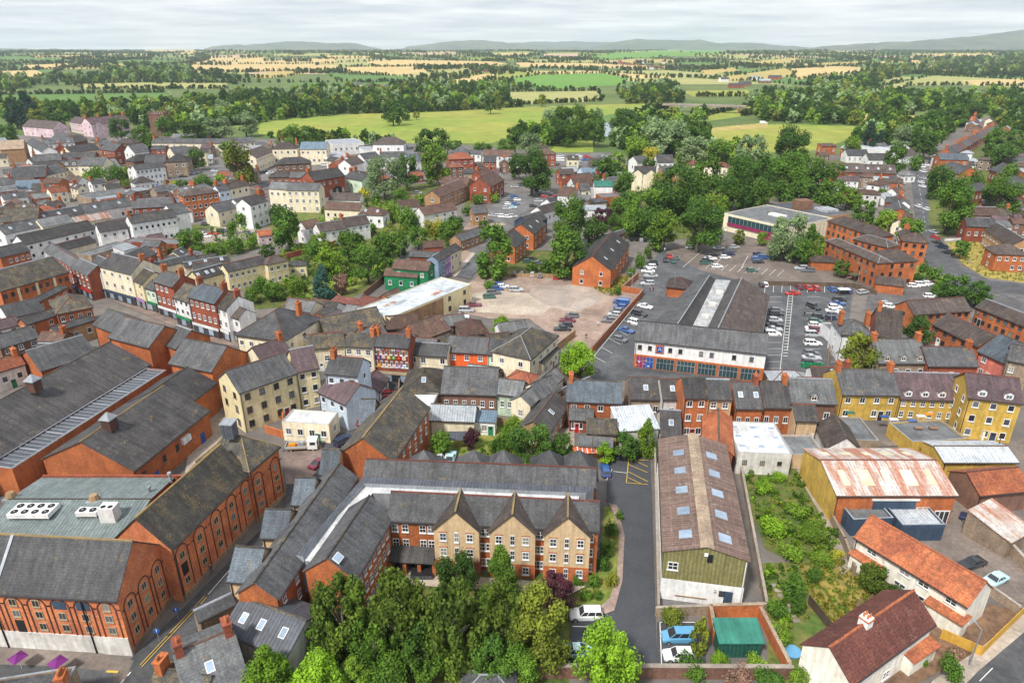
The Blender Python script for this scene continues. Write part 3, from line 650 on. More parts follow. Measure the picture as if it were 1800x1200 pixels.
ii = np.arange(nr_*nc_).reshape(nr_, nc_); q = np.stack([ii[:-1, :-1], ii[:-1, 1:], ii[1:, 1:], ii[1:, :-1]], -1).reshape(-1, 4)
nq = len(q); me.loops.add(nq*4); me.loops.foreach_set('vertex_index', q.astype(np.int32).ravel()); me.polygons.add(nq)
me.polygons.foreach_set('loop_start', np.arange(0, nq*4, 4, dtype=np.int32)); me.polygons.foreach_set('loop_total', np.full(nq, 4, dtype=np.int32))
cx = (X[:-1, :-1]+X[1:, 1:])/2; cy_ = (Y[:-1, :-1]+Y[1:, 1:])/2; cz = TH(cx, cy_); U, V = proj(cx, np.maximum(cy_, 1), cz)
fm = ['field_wood', 'field_town']; mi_ = np.zeros(U.shape, np.int32)
mi_[inpoly(TOWN, U, V) | (cy_ < 300)] = 1
# a patchwork of lesser fields far away, bounded in the plane of the land itself
gx, gy = np.floor((cx+.35*cy_+60*np.sin(cy_/300))/260), np.floor((cy_-.25*cx)/420)
hsh = np.abs(np.sin(gx*12.9898+gy*78.233)*43758.5453) % 1
far = (cy_ > 1500) & (mi_ == 0)
for nm_, lo, hi in (('gold', .0, .055), ('stub', .055, .09), ('pale', .09, .20), ('green', .20, .42), ('gold2', .42, .46), ('meadow', .46, .60)):
    fm.append('field_'+nm_); mi_[far & (hsh >= lo) & (hsh < hi)] = len(fm)-1
for nm_, poly in FIELDS:
    k_ = 'field_'+nm_
    if k_ not in fm: fm.append(k_)
    mi_[inpoly(poly, U, V) & (cy_ > 300)] = fm.index(k_)
_gu, _gv = np.meshgrid(np.arange(-100, 1900, 1.0), np.arange(60, 300, .5)); _fm = np.zeros(_gu.shape, bool)
for _, p_ in FIELDS: _fm |= inpoly(p_, _gu, _gv)
def FIELD_IN(u, v):
    i, j = int((v-60)*2), int(u+100); return 0 <= i < _fm.shape[0] and 0 <= j < _fm.shape[1] and bool(_fm[i, j])
for k_ in fm: me.materials.append(M[k_])
me.polygons.foreach_set('material_index', mi_.ravel()); me.polygons.foreach_set('use_smooth', np.ones(nq, bool)); me.update()
prop(link('ground', me), kind='structure')
# ---------------------------------------------------------------- distant hills
def hill(pts, dist, thick, col1, col2):
    "ridge whose skyline passes through the given photo pixels, at its own distance, with a real back slope"
    xs = np.array([p[0] for p in pts], float); vs = np.array([p[1] for p in pts], float)
    n = 160; uu = np.linspace(xs[0], xs[-1], n); vv = np.interp(uu, xs, vs)
    vv += .35*np.sin(uu/9.)+.25*np.sin(uu/4.3+1)
    rows = 13; V3 = []
    for i in range(n):
        du, dv = (uu[i]-900)/F, (vv[i]-600)/F; t = dist/(CP-dv*SP); x = du*t; top = CH-t*(SP+dv*CP)
        for j in range(rows):
            a = j/(rows-1); prof = math.sin(math.pi*a)**1.3; y = dist+(a-.5)*thick
            V3.append((x*(y/dist), y, 25+(max(top, 26)-25)*prof*(1+.06*math.sin(x/260+j*1.7)*(j != 6))))
    Fc = [(i*rows+j, (i+1)*rows+j, (i+1)*rows+j+1, i*rows+j+1) for i in range(n-1) for j in range(rows-1)]
    me = bpy.data.meshes.new('hills'); me.from_pydata(V3, [], Fc); me.polygons.foreach_set('use_smooth', [True]*len(Fc))
    nm = 'hillside%d' % len(_cache); _cache[nm] = 1; m_ = mat(nm, col1, col2, 'obj', .95, rnd=0)
    for nd in m_.node_tree.nodes:
        if nd.type == 'TEX_NOISE': nd.inputs['Scale'].default_value *= .008
    me.materials.append(m_); me.update(); prop(link('hills', me), kind='structure')
g1, g2, g3 = (.030, .060, .040), (.11, .12, .07), (.025, .05, .035)
hill([(300,92),(345,90),(375,82),(415,78),(430,80),(470,76),(520,73),(580,76),(625,76),(640,80),(670,87),(700,90)], 11500, 2600, g1, g2)
hill([(690,90),(720,82),(760,77),(800,72),(850,71),(900,77),(960,81),(1010,83),(1060,86)], 12000, 2600, g1, g2)
hill([(1040,84),(1080,74),(1120,69),(1170,71),(1230,71),(1260,76),(1320,75),(1360,79),(1400,82),(1440,86)], 11800, 2600, g1, g2)
hill([(1400,86),(1470,80),(1530,76),(1600,73),(1650,69),(1720,63),(1790,55),(1850,50),(1950,52)], 9500, 2600, g3, g2)
hill([(-80,84),(0,85),(60,87),(90,86),(130,88),(170,89),(200,90),(240,91),(262,94)], 8500, 1800, g1, g2)
hill([(860,78),(930,74),(1010,73),(1080,75),(1140,80)], 16500, 2500, g1, g1)
# ---------------------------------------------------------------- far woods and hedges (one mass each), lesser trees of the countryside
def stuff_trees(name, spots, size_rng, cols, n=150, s=.26, label=None, cat='woodland'):
    "spots: list of (x, y, z, width)"
    base = [leaf_cloud(100+i, n, s, k_) for i, k_ in enumerate(['round', 'round', 'column', 'willow'])]
    per = {c: [] for c in cols}
    for x, y, z, w_ in spots:
        b = base[NR.randint(4)]; a = NR.rand()*6.28; ca, sa = math.cos(a), math.sin(a); h_ = w_*NR.uniform(.8, 1.15)
        v = np.empty_like(b); v[:, 0] = (b[:, 0]*ca-b[:, 1]*sa)*w_+x; v[:, 1] = (b[:, 0]*sa+b[:, 1]*ca)*w_+y; v[:, 2] = b[:, 2]*h_+z+.05*w_
        per[cols[NR.randint(len(cols))]].append(v)
    vs = [v for c in cols for v in per[c]]; counts = [len(per[c])*n for c in cols]
    me = quads_mesh(name, np.concatenate(vs), 'leaf_'+cols[0])
    for c in cols[1:]:
        if M['leaf_'+c].name not in [m.name for m in me.materials]: me.materials.append(M['leaf_'+c])
    names = [m.name for m in me.materials]; idx = np.concatenate([np.full(k_, names.index('leaf_'+c), np.int32) for c, k_ in zip(cols, counts)])
    if len(me.polygons) == len(idx): me.polygons.foreach_set('material_index', idx)
    me.update(); o = link(name, me); return prop(o, label, cat, kind='stuff')
def fillpoly(poly, n, wm, vmin=88):
    xs = [p[0] for p in poly]; ys_ = [p[1] for p in poly]; out = []; tries = 0
    while len(out) < n and tries < n*12:
        tries += 1; u, v = NR.uniform(min(xs), max(xs)), NR.uniform(max(vmin, min(ys_)), max(ys_))
        if not inpoly(poly, np.array([u]), np.array([v]))[0] or FIELD_IN(u, v) or FIELD_IN(u, v-1.5): continue
        if 1150 < u < 1318 and 180 < v < 208: continue
        p = PT(u, v); out.append((p.x, p.y, p.z-.3, wm*NR.uniform(.65, 1.3)))
    return out
sp = []
# woods with outlines of their own
for poly, n, w_ in [([(0,185),(140,192),(300,182),(440,168),(560,160),(680,172),(690,196),(560,205),(420,220),(300,232),(120,205),(0,210)], 620, 13),
                    ([(560,158),(700,160),(860,172),(880,186),(780,194),(640,199)], 260, 13), ([(690,150),(900,150),(960,160),(880,182),(760,175)], 130, 14),
                    ([(1080,158),(1190,150),(1200,178),(1100,181)], 80, 13), ([(1300,172),(1460,165),(1640,172),(1830,170),(1830,203),(1640,198),(1500,196),(1340,190)], 520, 14),
                    ([(1330,196),(1460,200),(1540,215),(1500,221),(1370,216),(1330,212)], 120, 12), ([(920,238),(1000,222),(1050,216),(1056,244),(1000,248),(940,262),(900,250)], 110, 11),
                    ([(1085,222),(1140,205),(1190,190),(1230,195),(1240,230),(1245,262),(1290,285),(1190,280),(1080,262)], 260, 11),
                    ([(1520,222),(1600,215),(1660,215),(1690,222),(1650,250),(1600,262),(1500,262),(1510,240)], 150, 11), ([(1700,180),(1830,178),(1830,240),(1760,232),(1740,212)], 120, 11),
                    ([(1420,148),(1530,140),(1545,152),(1500,165),(1430,166)], 110, 14), ([(1500,112),(1830,95),(1830,135),(1600,132),(1520,150)], 330, 16),
                    ([(180,122),(330,118),(345,140),(190,142)], 170, 15), ([(0,138),(120,136),(260,140),(420,142),(420,150),(100,147),(0,165)], 150, 14), ([(470,240),(560,243),(700,254),(640,256),(500,252)], 50, 8)]:
    sp += fillpoly(poly, n, w_)
stuff_trees('woodland', sp, None, ['mid', 'dark', 'dark', 'mid', 'light', 'silver', 'olive'], 260, .20, 'belts of mixed broadleaved woodland round the fields and the river')
sp = []; sp_far = []
for _ in range(190):   # copses
    u, v = NR.uniform(-20, 1820), NR.uniform(97, 160)**1.0; v = 97+(v-97)**.9
    if FIELD_IN(u, v) or FIELD_IN(u-9, v) or FIELD_IN(u+9, v): continue
    c_ = PT(u, v); rad = NR.uniform(15, 50)
    for i in range(int(rad*.7)):
        a_, r_ = NR.rand()*6.28, rad*NR.rand()**.5; x, y = c_.x+math.cos(a_)*r_*1.8, c_.y+math.sin(a_)*r_; sp.append((x, y, float(TH(x, y))-.4, NR.uniform(7, 13)))
for ln_, y0, y1 in ((0, 1450, 8200), (1, 1450, 8200)):   # hedges between the lesser fields
    for k_ in range(-60, 60):
        t = -9000.0
        while t < 9000:
            if ln_ == 0: y = 1450+(t+9000)*.4; x = 260*k_-.35*y-60*math.sin(y/300)
            else: x = t; y = 420*k_+.25*x
            far_ = y > 3300; t += (26 if far_ else 13)*NR.uniform(.5, 1.6)*(2.2 if ln_ == 0 else 1)
            if y < y0 or y > y1 or abs(x) > .80*y: continue
            if (math.sin(k_*12.9+ln_*7)*43758.5) % 1 < .2: continue
            uv_ = proj(x, y, float(TH(x, y))+2)
            if FIELD_IN(float(uv_[0]), float(uv_[1])): continue
            (sp_far if far_ else sp).append((x+NR.uniform(-3, 3), y+NR.uniform(-3, 3), float(TH(x, y))-.5, NR.uniform(5, 10) if not far_ else NR.uniform(8, 15)))
# hedges along the edges of fields
for nm_, poly in FIELDS:
    if nm_ == 'river': continue
    for (a, b), (c, d) in zip(poly, poly[1:]+poly[:1]):
        ln = math.hypot(c-a, d-b); m = int(ln/ (4 if b < 130 else 5))
        if NR.rand() < .25: continue
        for i in range(m):
            t = (i+NR.rand())/max(1, m); u, v = a+(c-a)*t, b+(d-b)*t
            if v < 88.5 or v > 205: continue
            p = PT(u, v); sp.append((p.x, p.y, p.z-.4, NR.uniform(4, 9)))
stuff_trees('far_hedges', sp_far, None, ['dark', 'mid', 'dark'], 26, .5, 'blurred lines of hedges and trees on the farthest farmland', 'hedgerow')
stuff_trees('hedgerow_trees', sp, None, ['dark', 'mid', 'dark', 'olive', 'mid'], 80, .32, 'hedgerows and scattered far trees dividing the distant fields', 'hedgerow')
# haze
mb = MB(); mb.box(-21000, 21000, -400, 20500, -2, 420, 'black')
me = mb.mesh('haze'); me.materials.clear(); hm = bpy.data.materials.new('haze'); hm.use_nodes = True; t_ = hm.node_tree
t_.nodes.remove(t_.nodes['Principled BSDF']); pv = t_.nodes.new('ShaderNodeVolumePrincipled'); pv.inputs['Color'].default_value = (.72, .81, .94, 1); pv.inputs['Density'].default_value = .000062; pv.inputs['Anisotropy'].default_value = .1
t_.links.new(pv.outputs[0], t_.nodes['Material Output'].inputs['Volume']); me.materials.append(hm)
hz = link('haze', me); prop(hz, kind='stuff', label='thin pale blue air over the far fields and hills', cat='haze')
# ---------------------------------------------------------------- the town, building by building
# near eave ends A and B and one point C of the ridge line (photo pixels) | eave height | wall | roof | options | name | category | label
TBL = '''
39 222 92 226 75 212|6|pink|slate_brown|r2 n5|large_house|house|long pale pink house with a brown roof at the far left edge of town
122 214 160 220 140 206|7|pink|slate_purple|r2|large_house|house|short pink gabled wing at the left end of the far pink mansion
160 219 228 213 195 204|8|pink|slate_purple|r2 n6 c4 G.18,.6|mansion|mansion|large pale pink mansion with many chimneys on the far upper left skyline
266 251 402 252 335 244|7|cream|slate|r2 c1 n12|terrace|terrace|long far cream terrace with a straight slate roof below the brick church tower
402 252 448 249 430 242|6|cream|slate|r2|house|house|cream house at the right end of the long far cream terrace
301 242 364 243 335 236|5|brick_brown|slate_light|r1|house|house|low pale roofed building behind the long far cream terrace
201 253 235 253 218 243|9|brick_brown|slate_brown|h r3 n3|town_house|house|tall square brown brick house with a hipped roof, far upper left
75 253 130 250 102 242|7|white|slate|r2 c2 n6 d3|house|house|far white house with small dormers below the pink mansion
46 251 73 267 66 248|7|white|slate|r2 n4|house|house|far white rendered house seen side on at the left of the brown hipped house
0 263 42 261 20 247|7|brick_tan|stone|r1 w0|hall|hall|tan brick hall with a sandy roof at the far left edge
92 241 130 245 111 234|6|cream|slate|r1|house|house|low slate roofed house just under the pink mansion wing
130 250 153 247 141 237|6|brick_brown|slate_dark|r1|house|house|small dark roofed house left of the tall brown hipped house
125 269 175 262 150 254|6|cream|slate_dark|r1|house|house|cream cottage with a dark roof in the upper left lanes
175 262 201 266 190 251|7|brick_red|slate|r2|house|house|red brick gabled house beside the tall brown hipped house
236 269 262 266 250 253|7|white|slate|r2|house|house|white gabled house right of the tall brown hipped house
58 284 108 281 85 271|6|brick_red|slate|r1 c1|house|house|red brick range with a long grey roof in the upper left lanes
108 277 166 276 140 268|5|brick_red|slate_dark|r1 c1|house|house|low red brick range running between two cream houses, far left
55 297 95 297 75 284|7|brick_tan|slate_dark|r2|house|house|tan walled house with dark slates left of the cream dutch gabled house
97 292 137 291 118 283|7|cream|slate|r2 n5 d3 G.15|house|house|cream house with three dormers and a shaped gable, upper left
137 291 181 291 165 277|8|cream|slate|r2 n3|house|house|plain cream two storey house beside the orange gabled pale roof
187 296 212 293 203 279|6|brick_orange|slate_light|r1|house|house|small orange brick house with a pale grey roof, upper left
235 285 290 278 266 269|6|brick_brown|slate_dark|h r1|house|house|dark hipped slate roof above the white L shaped building
254 286 290 285 272 273|6|brick_red|slate|r2 n3|house|house|brown red brick house behind the white L shaped building
290 285 328 284 310 269|7|stone|slate_dark|h r2|house|house|dark hipped house with stone walls left of the small round tree
306 271 335 268 321 257|8|cream|slate|r2|house|house|cream gabled house with stairs up its wall, far upper left
335 269 362 268 349 262|7|cream|slate_dark|h r2|house|house|cream hipped house beside the far small round tree
20 313 80 310 42 293|6|brick_red|slate|r1 c1|house|house|wide grey roofed red brick building at the left edge above the tan flat roof
80 309 118 300 100 290|6|cream|slate|r2|house|house|cream walled house right of the wide grey roofed brick building
0 326 26 323 10 313|7|white|slate|r2 c1|house|house|white house with a brick chimney cut by the left edge above the tan wall
26 332 68 330 46 318|4|white|metal_blue|r1 w0|shed|shed|low white shed with a blue grey roof behind the tan flat roof
110 319 137 321 124 310|4|white|slate_brown|r1|house|house|little white cottage with a brown roof beside the tan brick building
238 299 290 293 268 287|8|white|slate|r3 n7|house|house|white three storey L shaped building beside the upper left car park
236 323 272 319 252 310|4|white|slate_brown|h r1 n4|house|house|low white hipped building under the white L shaped building
160 350 240 338 222 330|3|stone|felt_grey|f w0|shed|shed|long low grey flat roofed shed beside the upper left car park
68 389 150 374 110 367|6|cream|slate|r1 s3|warehouse|workshop|cream walled long slate roof below the tan brick building
150 374 234 360 195 352|6|white|slate|r1 s2|warehouse|workshop|white walled long slate roof carrying on right below the tan building
5 390 66 386 34 366|7|brick_red|slate_moss|r2|house|house|red brick house with a mossy roof on the left edge
232 366 305 362 268 350|7|brick_red|slate|r2 c2|house|house|red brick house with wide slates behind the big white offices
8 412 75 398 45 388|6|white|slate|r1 s2|house|house|white house with a jumble of slates at the left edge
75 400 128 390 100 380|6|cream|slate_light|r1|house|house|cream walled workshop left of the rusty roof
125 394 195 382 160 377|5|cream|metal_rust|r1|shed|shed|cream shed with a long rust red sheet roof, upper left
45 430 168 402 112 397|6|white|slate_dark|r2 n8|hall|hall|long white hall with a dark roof running down to the left edge
175 408 224 401 200 389|7|white|slate_dark|r2 n3|house|pub|white pub with three small windows left of the big white offices
231 393 310 381 272 372|9|white|slate_dark|r2 n8 c1|office|offices|big white offices with tall windows and dark slates, upper left
305 377 332 372 318 356|9|white|slate|r2 n2|house|house|tall white gabled house at the right end of the big white offices
323 346 384 338 352 329|9|brick_orange|slate_brown|h r3 n6|hotel|hotel|large orange brick three storey hotel with white windows
385 336 404 333 394 324|8|paleblue|slate|r2 c1|house|house|narrow pale blue house between the orange hotel and a cream house
404 332 437 325 420 318|8|cream|slate_brown|r2 c2|house|house|cream house with two white chimneys right of the orange hotel
383 373 427 362 402 353|6|cream|slate|r2 n3|house|house|cream timber framed house below the orange brick hotel
420 360 452 352 436 344|7|white|slate|r2 n3|house|house|white house between the timber framed house and the tall white block
440 362 470 353 455 342|9|white|slate_dark|r3 n3 c1|house|house|tall white three storey house with bay windows near the centre left
450 278 478 267 456 258|7|cream|slate_brown|r2|house|house|cream inn wing with a dark veranda, far centre left
478 262 522 261 500 250|8|cream|slate_brown|h r2 c1|house|house|cream hipped inn with a big brick chimney, far centre left
527 262 573 262 550 250|8|cream|metal_blue|r2 n5|chapel|chapel|cream chapel like building with a curved blue grey roof
585 254 640 251 618 244|6|white|lead|f r1|modern_house|house|flat roofed modern white building beside the large white villa
655 254 709 254 682 241|10|white|slate_brown|h r2 n3|villa|villa|large white villa with a brown hipped roof facing the meadow
638 264 658 263 648 258|7|white|lead|f r1|house|house|flat roofed left wing beside the large white villa
702 264 726 262 713 254|6|white|slate|h r1|house|house|small hipped right wing beside the large white villa
575 277 612 274 598 267|4|white|lead|f w0|garage|garage|white flat roofed garage with a dark arch below the chapel
485 290 547 287 520 276|7|brick_brown|slate_dark|h r2 n5|house|house|dark hipped building with brown brick walls by the far car park
617 291 640 285 622 277|7|white|slate_brown|r2|house|house|white gabled house left of the pale silver tree
640 280 668 276 652 268|6|white|slate|r2|house|house|white cottage below the large white villa
668 276 712 275 690 267|6|white|slate|r2 c1|house|house|row of white cottages with slates below the large white villa
720 283 740 281 730 270|6|white|slate_blue|r2|house|house|narrow white house with blue slates left of the tall garden tree
472 312 509 311 490 302|5|brick_brown|slate_dark|h r1|house|house|low brown brick hipped house above the irregular cream block
509 312 541 312 525 303|5|brick_red|slate|r1|house|house|low red brick house left of the brick archway building
552 318 606 309 573 298|8|brick_red|slate_dark|r2 n5 c1|archway_building|house|dark red brick building with a wide archway beneath
606 312 636 318 622 303|6|mint|slate|r1 c1|house|house|small pale green building between the archway and the silver tree
472 331 504 333 488 322|9|cream|slate_light|r2|house|house|left wing of the irregular cream block, centre left
503 334 560 335 530 322|9|cream|slate_light|r3 n5|flats|flats|irregular cream block of flats with an outside stair
578 351 632 352 606 340|4|white|slate_brown|r1 n3|bungalow|bungalow|white bungalow with a brown grey roof below the archway building
570 367 632 370 600 356|5|cream|tile_brown|r1|bungalow|bungalow|cream bungalow with a mottled brown roof, centre left
630 377 673 379 655 364|5|white|tile_brown|h r1 s2|bungalow|bungalow|white bungalow with a dark brown roof and two rooflights
538 402 565 396 552 386|6|white|tile_brown|r2|house|house|brown roofed left half of the pair of white houses above the gardens
563 408 608 401 588 389|6|white|slate_brown|r2 n3|house|house|white gabled house of the pair above the gardens
605 399 650 392 628 380|6|white|slate_brown|r2 n4 c1|house|house|white house with dark windows at the right of the garden pair
700 365 736 363 718 352|4|white|tile_brown|r1|bungalow|bungalow|small white bungalow with a brown roof among yellow bushes
745 378 803 368 775 359|6|white|tile_brown|r2 n4|house|house|white modern house with big windows and a brown roof
773 347 797 337 758 336|6|brick_tan|tile_brown|r2 n4|house|house|nearest of the three stepped tan brick houses with brown roofs
797 337 821 327 786 324|6|brick_tan|tile_brown|r2 n4|house|house|middle of the three stepped tan brick houses with brown roofs
775 322 820 326 800 312|6|brick_tan|tile_brown|r2|house|house|far broad roof of the three stepped tan brick houses
862 328 886 316 853 309|7|brick_red|tile_brown|r2 n3|house|house|dark orange brick house with white windows and a half round gable
845 309 866 305 856 297|7|brick_red|tile_brown|r2 c1|house|house|red brick gable rising behind the dark orange brick house
790 281 834 279 812 268|7|brick_red|tile_red|h r2|house|house|red brick house with a red brown hipped roof by the meadow
850 285 872 285 861 274|6|brick_red|slate|r2|house|house|little red brick gabled house near the meadow
820 270 845 271 832 264|6|white|slate|r2|house|house|white house with grey slates near the meadow edge
795 269 823 269 808 256|7|white|slate|h r2|house|house|white hipped house behind the red brown hipped roof
848 273 900 275 875 264|6|white|tile_brown|r2 n6|house|house|white terrace with brown roofs at the edge of the meadow
900 280 935 281 915 270|6|white|slate_brown|r2|house|house|brown roofed white house left of the large dark tree
832 375 858 373 845 363|5|brick_tan|slate|r1|shed|shed|tan brick shed beside the narrow car park
942 272 977 272 958 262|6|brick_red|tile_brown|h r2|house|house|red brick house with a brown hipped roof by the far car park
1033 292 1060 293 1046 278|6|white|slate_brown|r1|house|house|topmost white gabled house of the stepped row by the far car park
1025 306 1058 304 1041 294|6|paleblue|metal_blue|r1|house|house|pale blue house with a bright blue roof in the stepped row
1012 318 1044 315 1027 305|6|brick_red|tile_brown|r1|house|house|brown roofed brick house third down the stepped row
1010 328 1043 326 1027 312|6|white|tile_brown|r1|house|house|white gabled house midway down the stepped row
980 343 1013 345 996 329|8|white|tile_brown|r2 c2|house|house|tall white house with a brown roof in the stepped row
1014 335 1038 333 1025 322|7|cream|slate|r2|house|house|pale green house with slates behind the stepped row
1045 327 1077 327 1060 318|7|white|metal_teal|r2|house|house|white house with a pale green metal roof behind the stepped row
972 361 1002 353 985 344|5|white|slate|r1|house|house|small white cottage with slates below the tall white house
955 375 985 366 970 357|5|white|slate_brown|r1|house|house|small white cottage second below the tall white house
930 394 962 384 944 373|6|navy|slate_dark|r1|house|house|dark navy painted house at the foot of the stepped row
1115 304 1152 305 1135 293|8|cream|slate_dark|r3 n4 G.15,.8|house|house|cream gabled villa with dark windows among the trees
1155 285 1184 285 1170 272|7|white|slate_dark|r2 n3|house|house|white house with solar panels beside the golden tree
1120 285 1140 283 1130 274|6|white|slate|r1|house|house|white gabled cottage left of the golden tree
1207 290 1232 291 1218 280|5|cream|tile_maroon|h r1|bungalow|bungalow|smaller of two far bungalows with maroon hipped roofs
1238 291 1279 294 1258 284|5|cream|tile_maroon|h r1|bungalow|bungalow|larger of two far bungalows with maroon hipped roofs
1164 301 1206 300 1186 292|5|brick_tan|slate|r1|bungalow|bungalow|low house with a long grey roof below the white solar house
1070 313 1101 313 1086 303|4|white|lead|f r1|bungalow|bungalow|white flat roofed building left of the cream gabled villa
1024 369 1066 369 1045 361|3|white|lead|l r1|garage|garage|low white garages with teal doors under the stepped row
1060 348 1092 346 1078 340|4|brick_orange|felt_grey|f w0|shed|shed|orange brick flat roofed store between trees and stepped row
905 435 925 420 888 414|6|brick_orange|slate_dark|r2 n3|house|house|orange brick gabled house at the left of the tall column tree, lower
938 412 960 394 919 392|6|brick_orange|slate_dark|r2 n3 s2|house|house|orange brick gabled house at the left of the tall column tree, upper
1074 476 1106 430 1052 437|6|brick_orange|slate_dark|r2 n5 s3|house|terrace|orange brick terrace with three rooflights beside the surface car park
1060 420 1100 408 1075 410|5|brick_brown|slate_dark|r1|house|house|dark roofed house hidden behind the orange brick terrace
810 424 850 410 826 405|4|brick_tan|slate|r1|house|house|ruined looking tan house beside the building site
700 502 730 492 715 478|1|white|tile_brown|w0|shed|shed|small brown roof at the foot of the green gabled houses
675 483 733 487 707 473|5|green|tile_brown|r1 n3|house|house|nearer of two green gabled houses with brown roofs
690 471 752 476 722 458|7|green|tile_brown|r2 n3|house|house|farther taller green gabled house with a brown roof
770 459 782 452 764 448|7|bluegrey|slate_dark|r2 n2 t|house|house|slate blue terraced house beside the green gables
782 452 792 446 774 441|7|purple|slate_dark|r2 n2 t|house|house|lilac purple terraced house in the painted row
792 446 811 436 784 437|7|cream|slate_dark|r2 n3 t|house|house|cream terraced house at the end of the painted row
720 450 768 452 748 442|5|brick_red|slate|r1|house|house|grey roofed rear wing behind the green gables
697 539 720 527 684 513|4|brick_orange|tile_brown|r1 n2|house|house|orange brick cottage with a brown roof left of the long metal roof
582 530 628 536 605 522|3|brick_red|tile_maroon|l r1|shed|shed|low maroon roofed brick outhouse in the beer garden
628 536 662 542 646 521|4|brick_red|tile_maroon|r1|shed|shed|brick outhouse with a maroon roof right of the beer garden
685 560 829 500 776 487|6|yellow|metal_pale|f r2 n5 F:dark|commercial_building|shop|long flat pale metal roof with a yellow end wall beside the rough car park
400 478 470 462 430 457|7|yellow|slate_dark|r2 n7|terrace|terrace|long yellow terrace with dark slates above the high street backs
470 466 506 458 487 448|7|yellow|slate_brown|h r2 n3|house|house|yellow hipped house at the right end of the long yellow terrace
506 468 538 466 522 459|4|yellow|slate|h r1|house|house|small yellow extension right of the yellow hipped house
350 492 400 478 374 468|6|yellow|slate_dark|r1 s4|house|house|low yellow range with a row of small rooflights
325 470 402 458 360 456|5|cream|slate_dark|r1 s3|house|house|low cream range with rooflights near the bushy garden tree
455 415 480 412 466 404|4|pink|tile_orange|r1|shed|shed|little pinkish cottage with an orange red roof in the gardens
745 435 780 433 762 424|3|brick_red|tile_brown|w0|shed|shed|roofless looking low red brick block by the building site
1405 299 1575 305 1490 288|5|brick_red|slate_brown|r1 s9 n12|workshop|workshop|long brown roofed workshops with a row of rooflights by the van yard
1490 273 1527 273 1510 263|4|white|slate|r1|shop|shop|far white shop with grey roof beyond the workshops
1527 281 1561 281 1545 270|4|white|slate_dark|r1|house|house|low white building right of the far white shop
1585 276 1613 271 1600 262|4|white|slate_brown|r1|house|house|white house with a red sign by the far bend of the road
1545 264 1572 263 1560 254|6|white|metal_pale|f w0|warehouse|warehouse|pale cladded unit with a blue end beside the far trees
1652 280 1703 281 1676 270|7|brick_orange|slate_blue|r2 n4|house|house|orange brick house with a smooth blue roof at the end of the long terrace
1650 296 1686 306 1668 284|4|brick_orange|slate|r1|house|house|low grey roofed orange brick house near the far bend
1602 381 1597 367 1582 362|5|brick_orange|slate|r1|house|house|orange brick gabled house beside the main road
1703 378 1756 379 1730 364|6|brick_red|tile_brown|r1 n5|house|house|red brick house with a brown roof under the two big trees
1710 337 1736 331 1722 321|6|brick_red|slate|r1|house|house|small red brick house left of the round roadside tree
1731 403 1776 432 1766 400|6|brick_tan|slate_brown|r2 n8|care_home|care home|pale walled wing with a long brown grey roof at the right edge
1700 397 1752 399 1725 384|6|brick_red|slate|r1 n4|care_home|care home|red brick wing behind the green with grey roof at the right
1752 447 1806 449 1785 429|6|brick_orange|slate_brown|h r2 n4|care_home|care home|hipped end with pale bay windows beside the dry green
1757 314 1806 340 1770 302|6|brick_orange|slate|r2 n6|terrace|terrace|orange brick terrace stepping off the right edge
1762 283 1806 286 1782 276|6|brick_red|slate|r2 n5|terrace|terrace|far red brick terrace at the right edge
1740 298 1762 306 1755 284|6|brick_red|slate|r1|house|house|red brick house between gardens near the right edge
1452 424 1543 463 1530 443|8|brick_orange|slate_brown|h r3 n9 F:dark|flats|flats|nearest long range of the orange brick flats with hipped brown roofs
1543 463 1613 459 1580 438|8|brick_orange|slate_brown|h r3 n4 F:dark|flats|flats|south end range of the orange brick flats with hipped brown roofs
1500 421 1560 436 1535 415|8|brick_orange|slate_brown|h r3 n5 F:dark|flats|flats|middle range of the orange brick flats above the car park
1587 424 1631 428 1605 408|8|brick_orange|slate_brown|h r3 n3 F:dark|flats|flats|east end of the orange brick flats beside the main road
1455 389 1540 417 1530 395|8|brick_orange|slate_brown|h r3 n9 F:dark|flats|flats|rear range of the orange brick flats nearest the library
1427 460 1472 462 1450 450|3|brick_orange|slate_brown|h w0|shed|bin store|small hipped brick store beside the orange brick flats
1540 498 1590 504 1565 487|3|brick_orange|slate_brown|l w0|shed|store|low brick bin store with a white door beneath the orange brick flats
1606 552 1707 545 1652 525|5|brick_orange|slate_brown|r2 n8 F:dark|flats|flats|left orange brick range with a brown roof south of the two round trees
1640 569 1721 609 1706 570|5|brick_orange|slate_brown|r2 n5 F:dark|flats|flats|middle orange brick range with a brown roof behind the salmon house
1716 539 1802 573 1768 539|5|brick_orange|slate_brown|r2 n7 F:dark|flats|flats|right orange brick range reaching the right edge
1720 617 1772 640 1780 597|6|salmon|slate_blue|r2 n2|house|house|salmon pink house with buff quoins and a smooth blue slate roof
1772 632 1812 640 1800 610|9|stone|slate|r2 n2 F:tall|house|house|rough stone house cut by the right edge
1545 637 1632 637 1590 597|5|stone|slate_light|r1 n4 d3 c2|house|house|stone terrace with mottled pale slates and three tiny dormers
1632 642 1719 643 1676 611|5|brick_red|slate|r1 n3 c1|house|house|red brick terraced house with blue grey slates and one rooflight
1479 588 1534 591 1508 560|7|white|slate|h r2 c2|house|house|white house with a tall hipped roof beside the shop car park
1538 590 1584 596 1560 545|6|brick_red|slate_brown|r1 c1|house|house|long brown grey roofed range right of the white hipped house
1460 583 1480 583 1470 568|3|white|felt_grey|f w0|shed|shed|small white hut beside the row of parked cars
1480 692 1582 693 1531 650|6|ochre|slate|t r2 n4 c2|house|house|leftmost ochre yellow terraced house with plain slates
1582 699 1701 703 1640 656|5|ochre|slate_purple|t r2 n7 d4|house|house|middle ochre yellow terrace with four white dormers
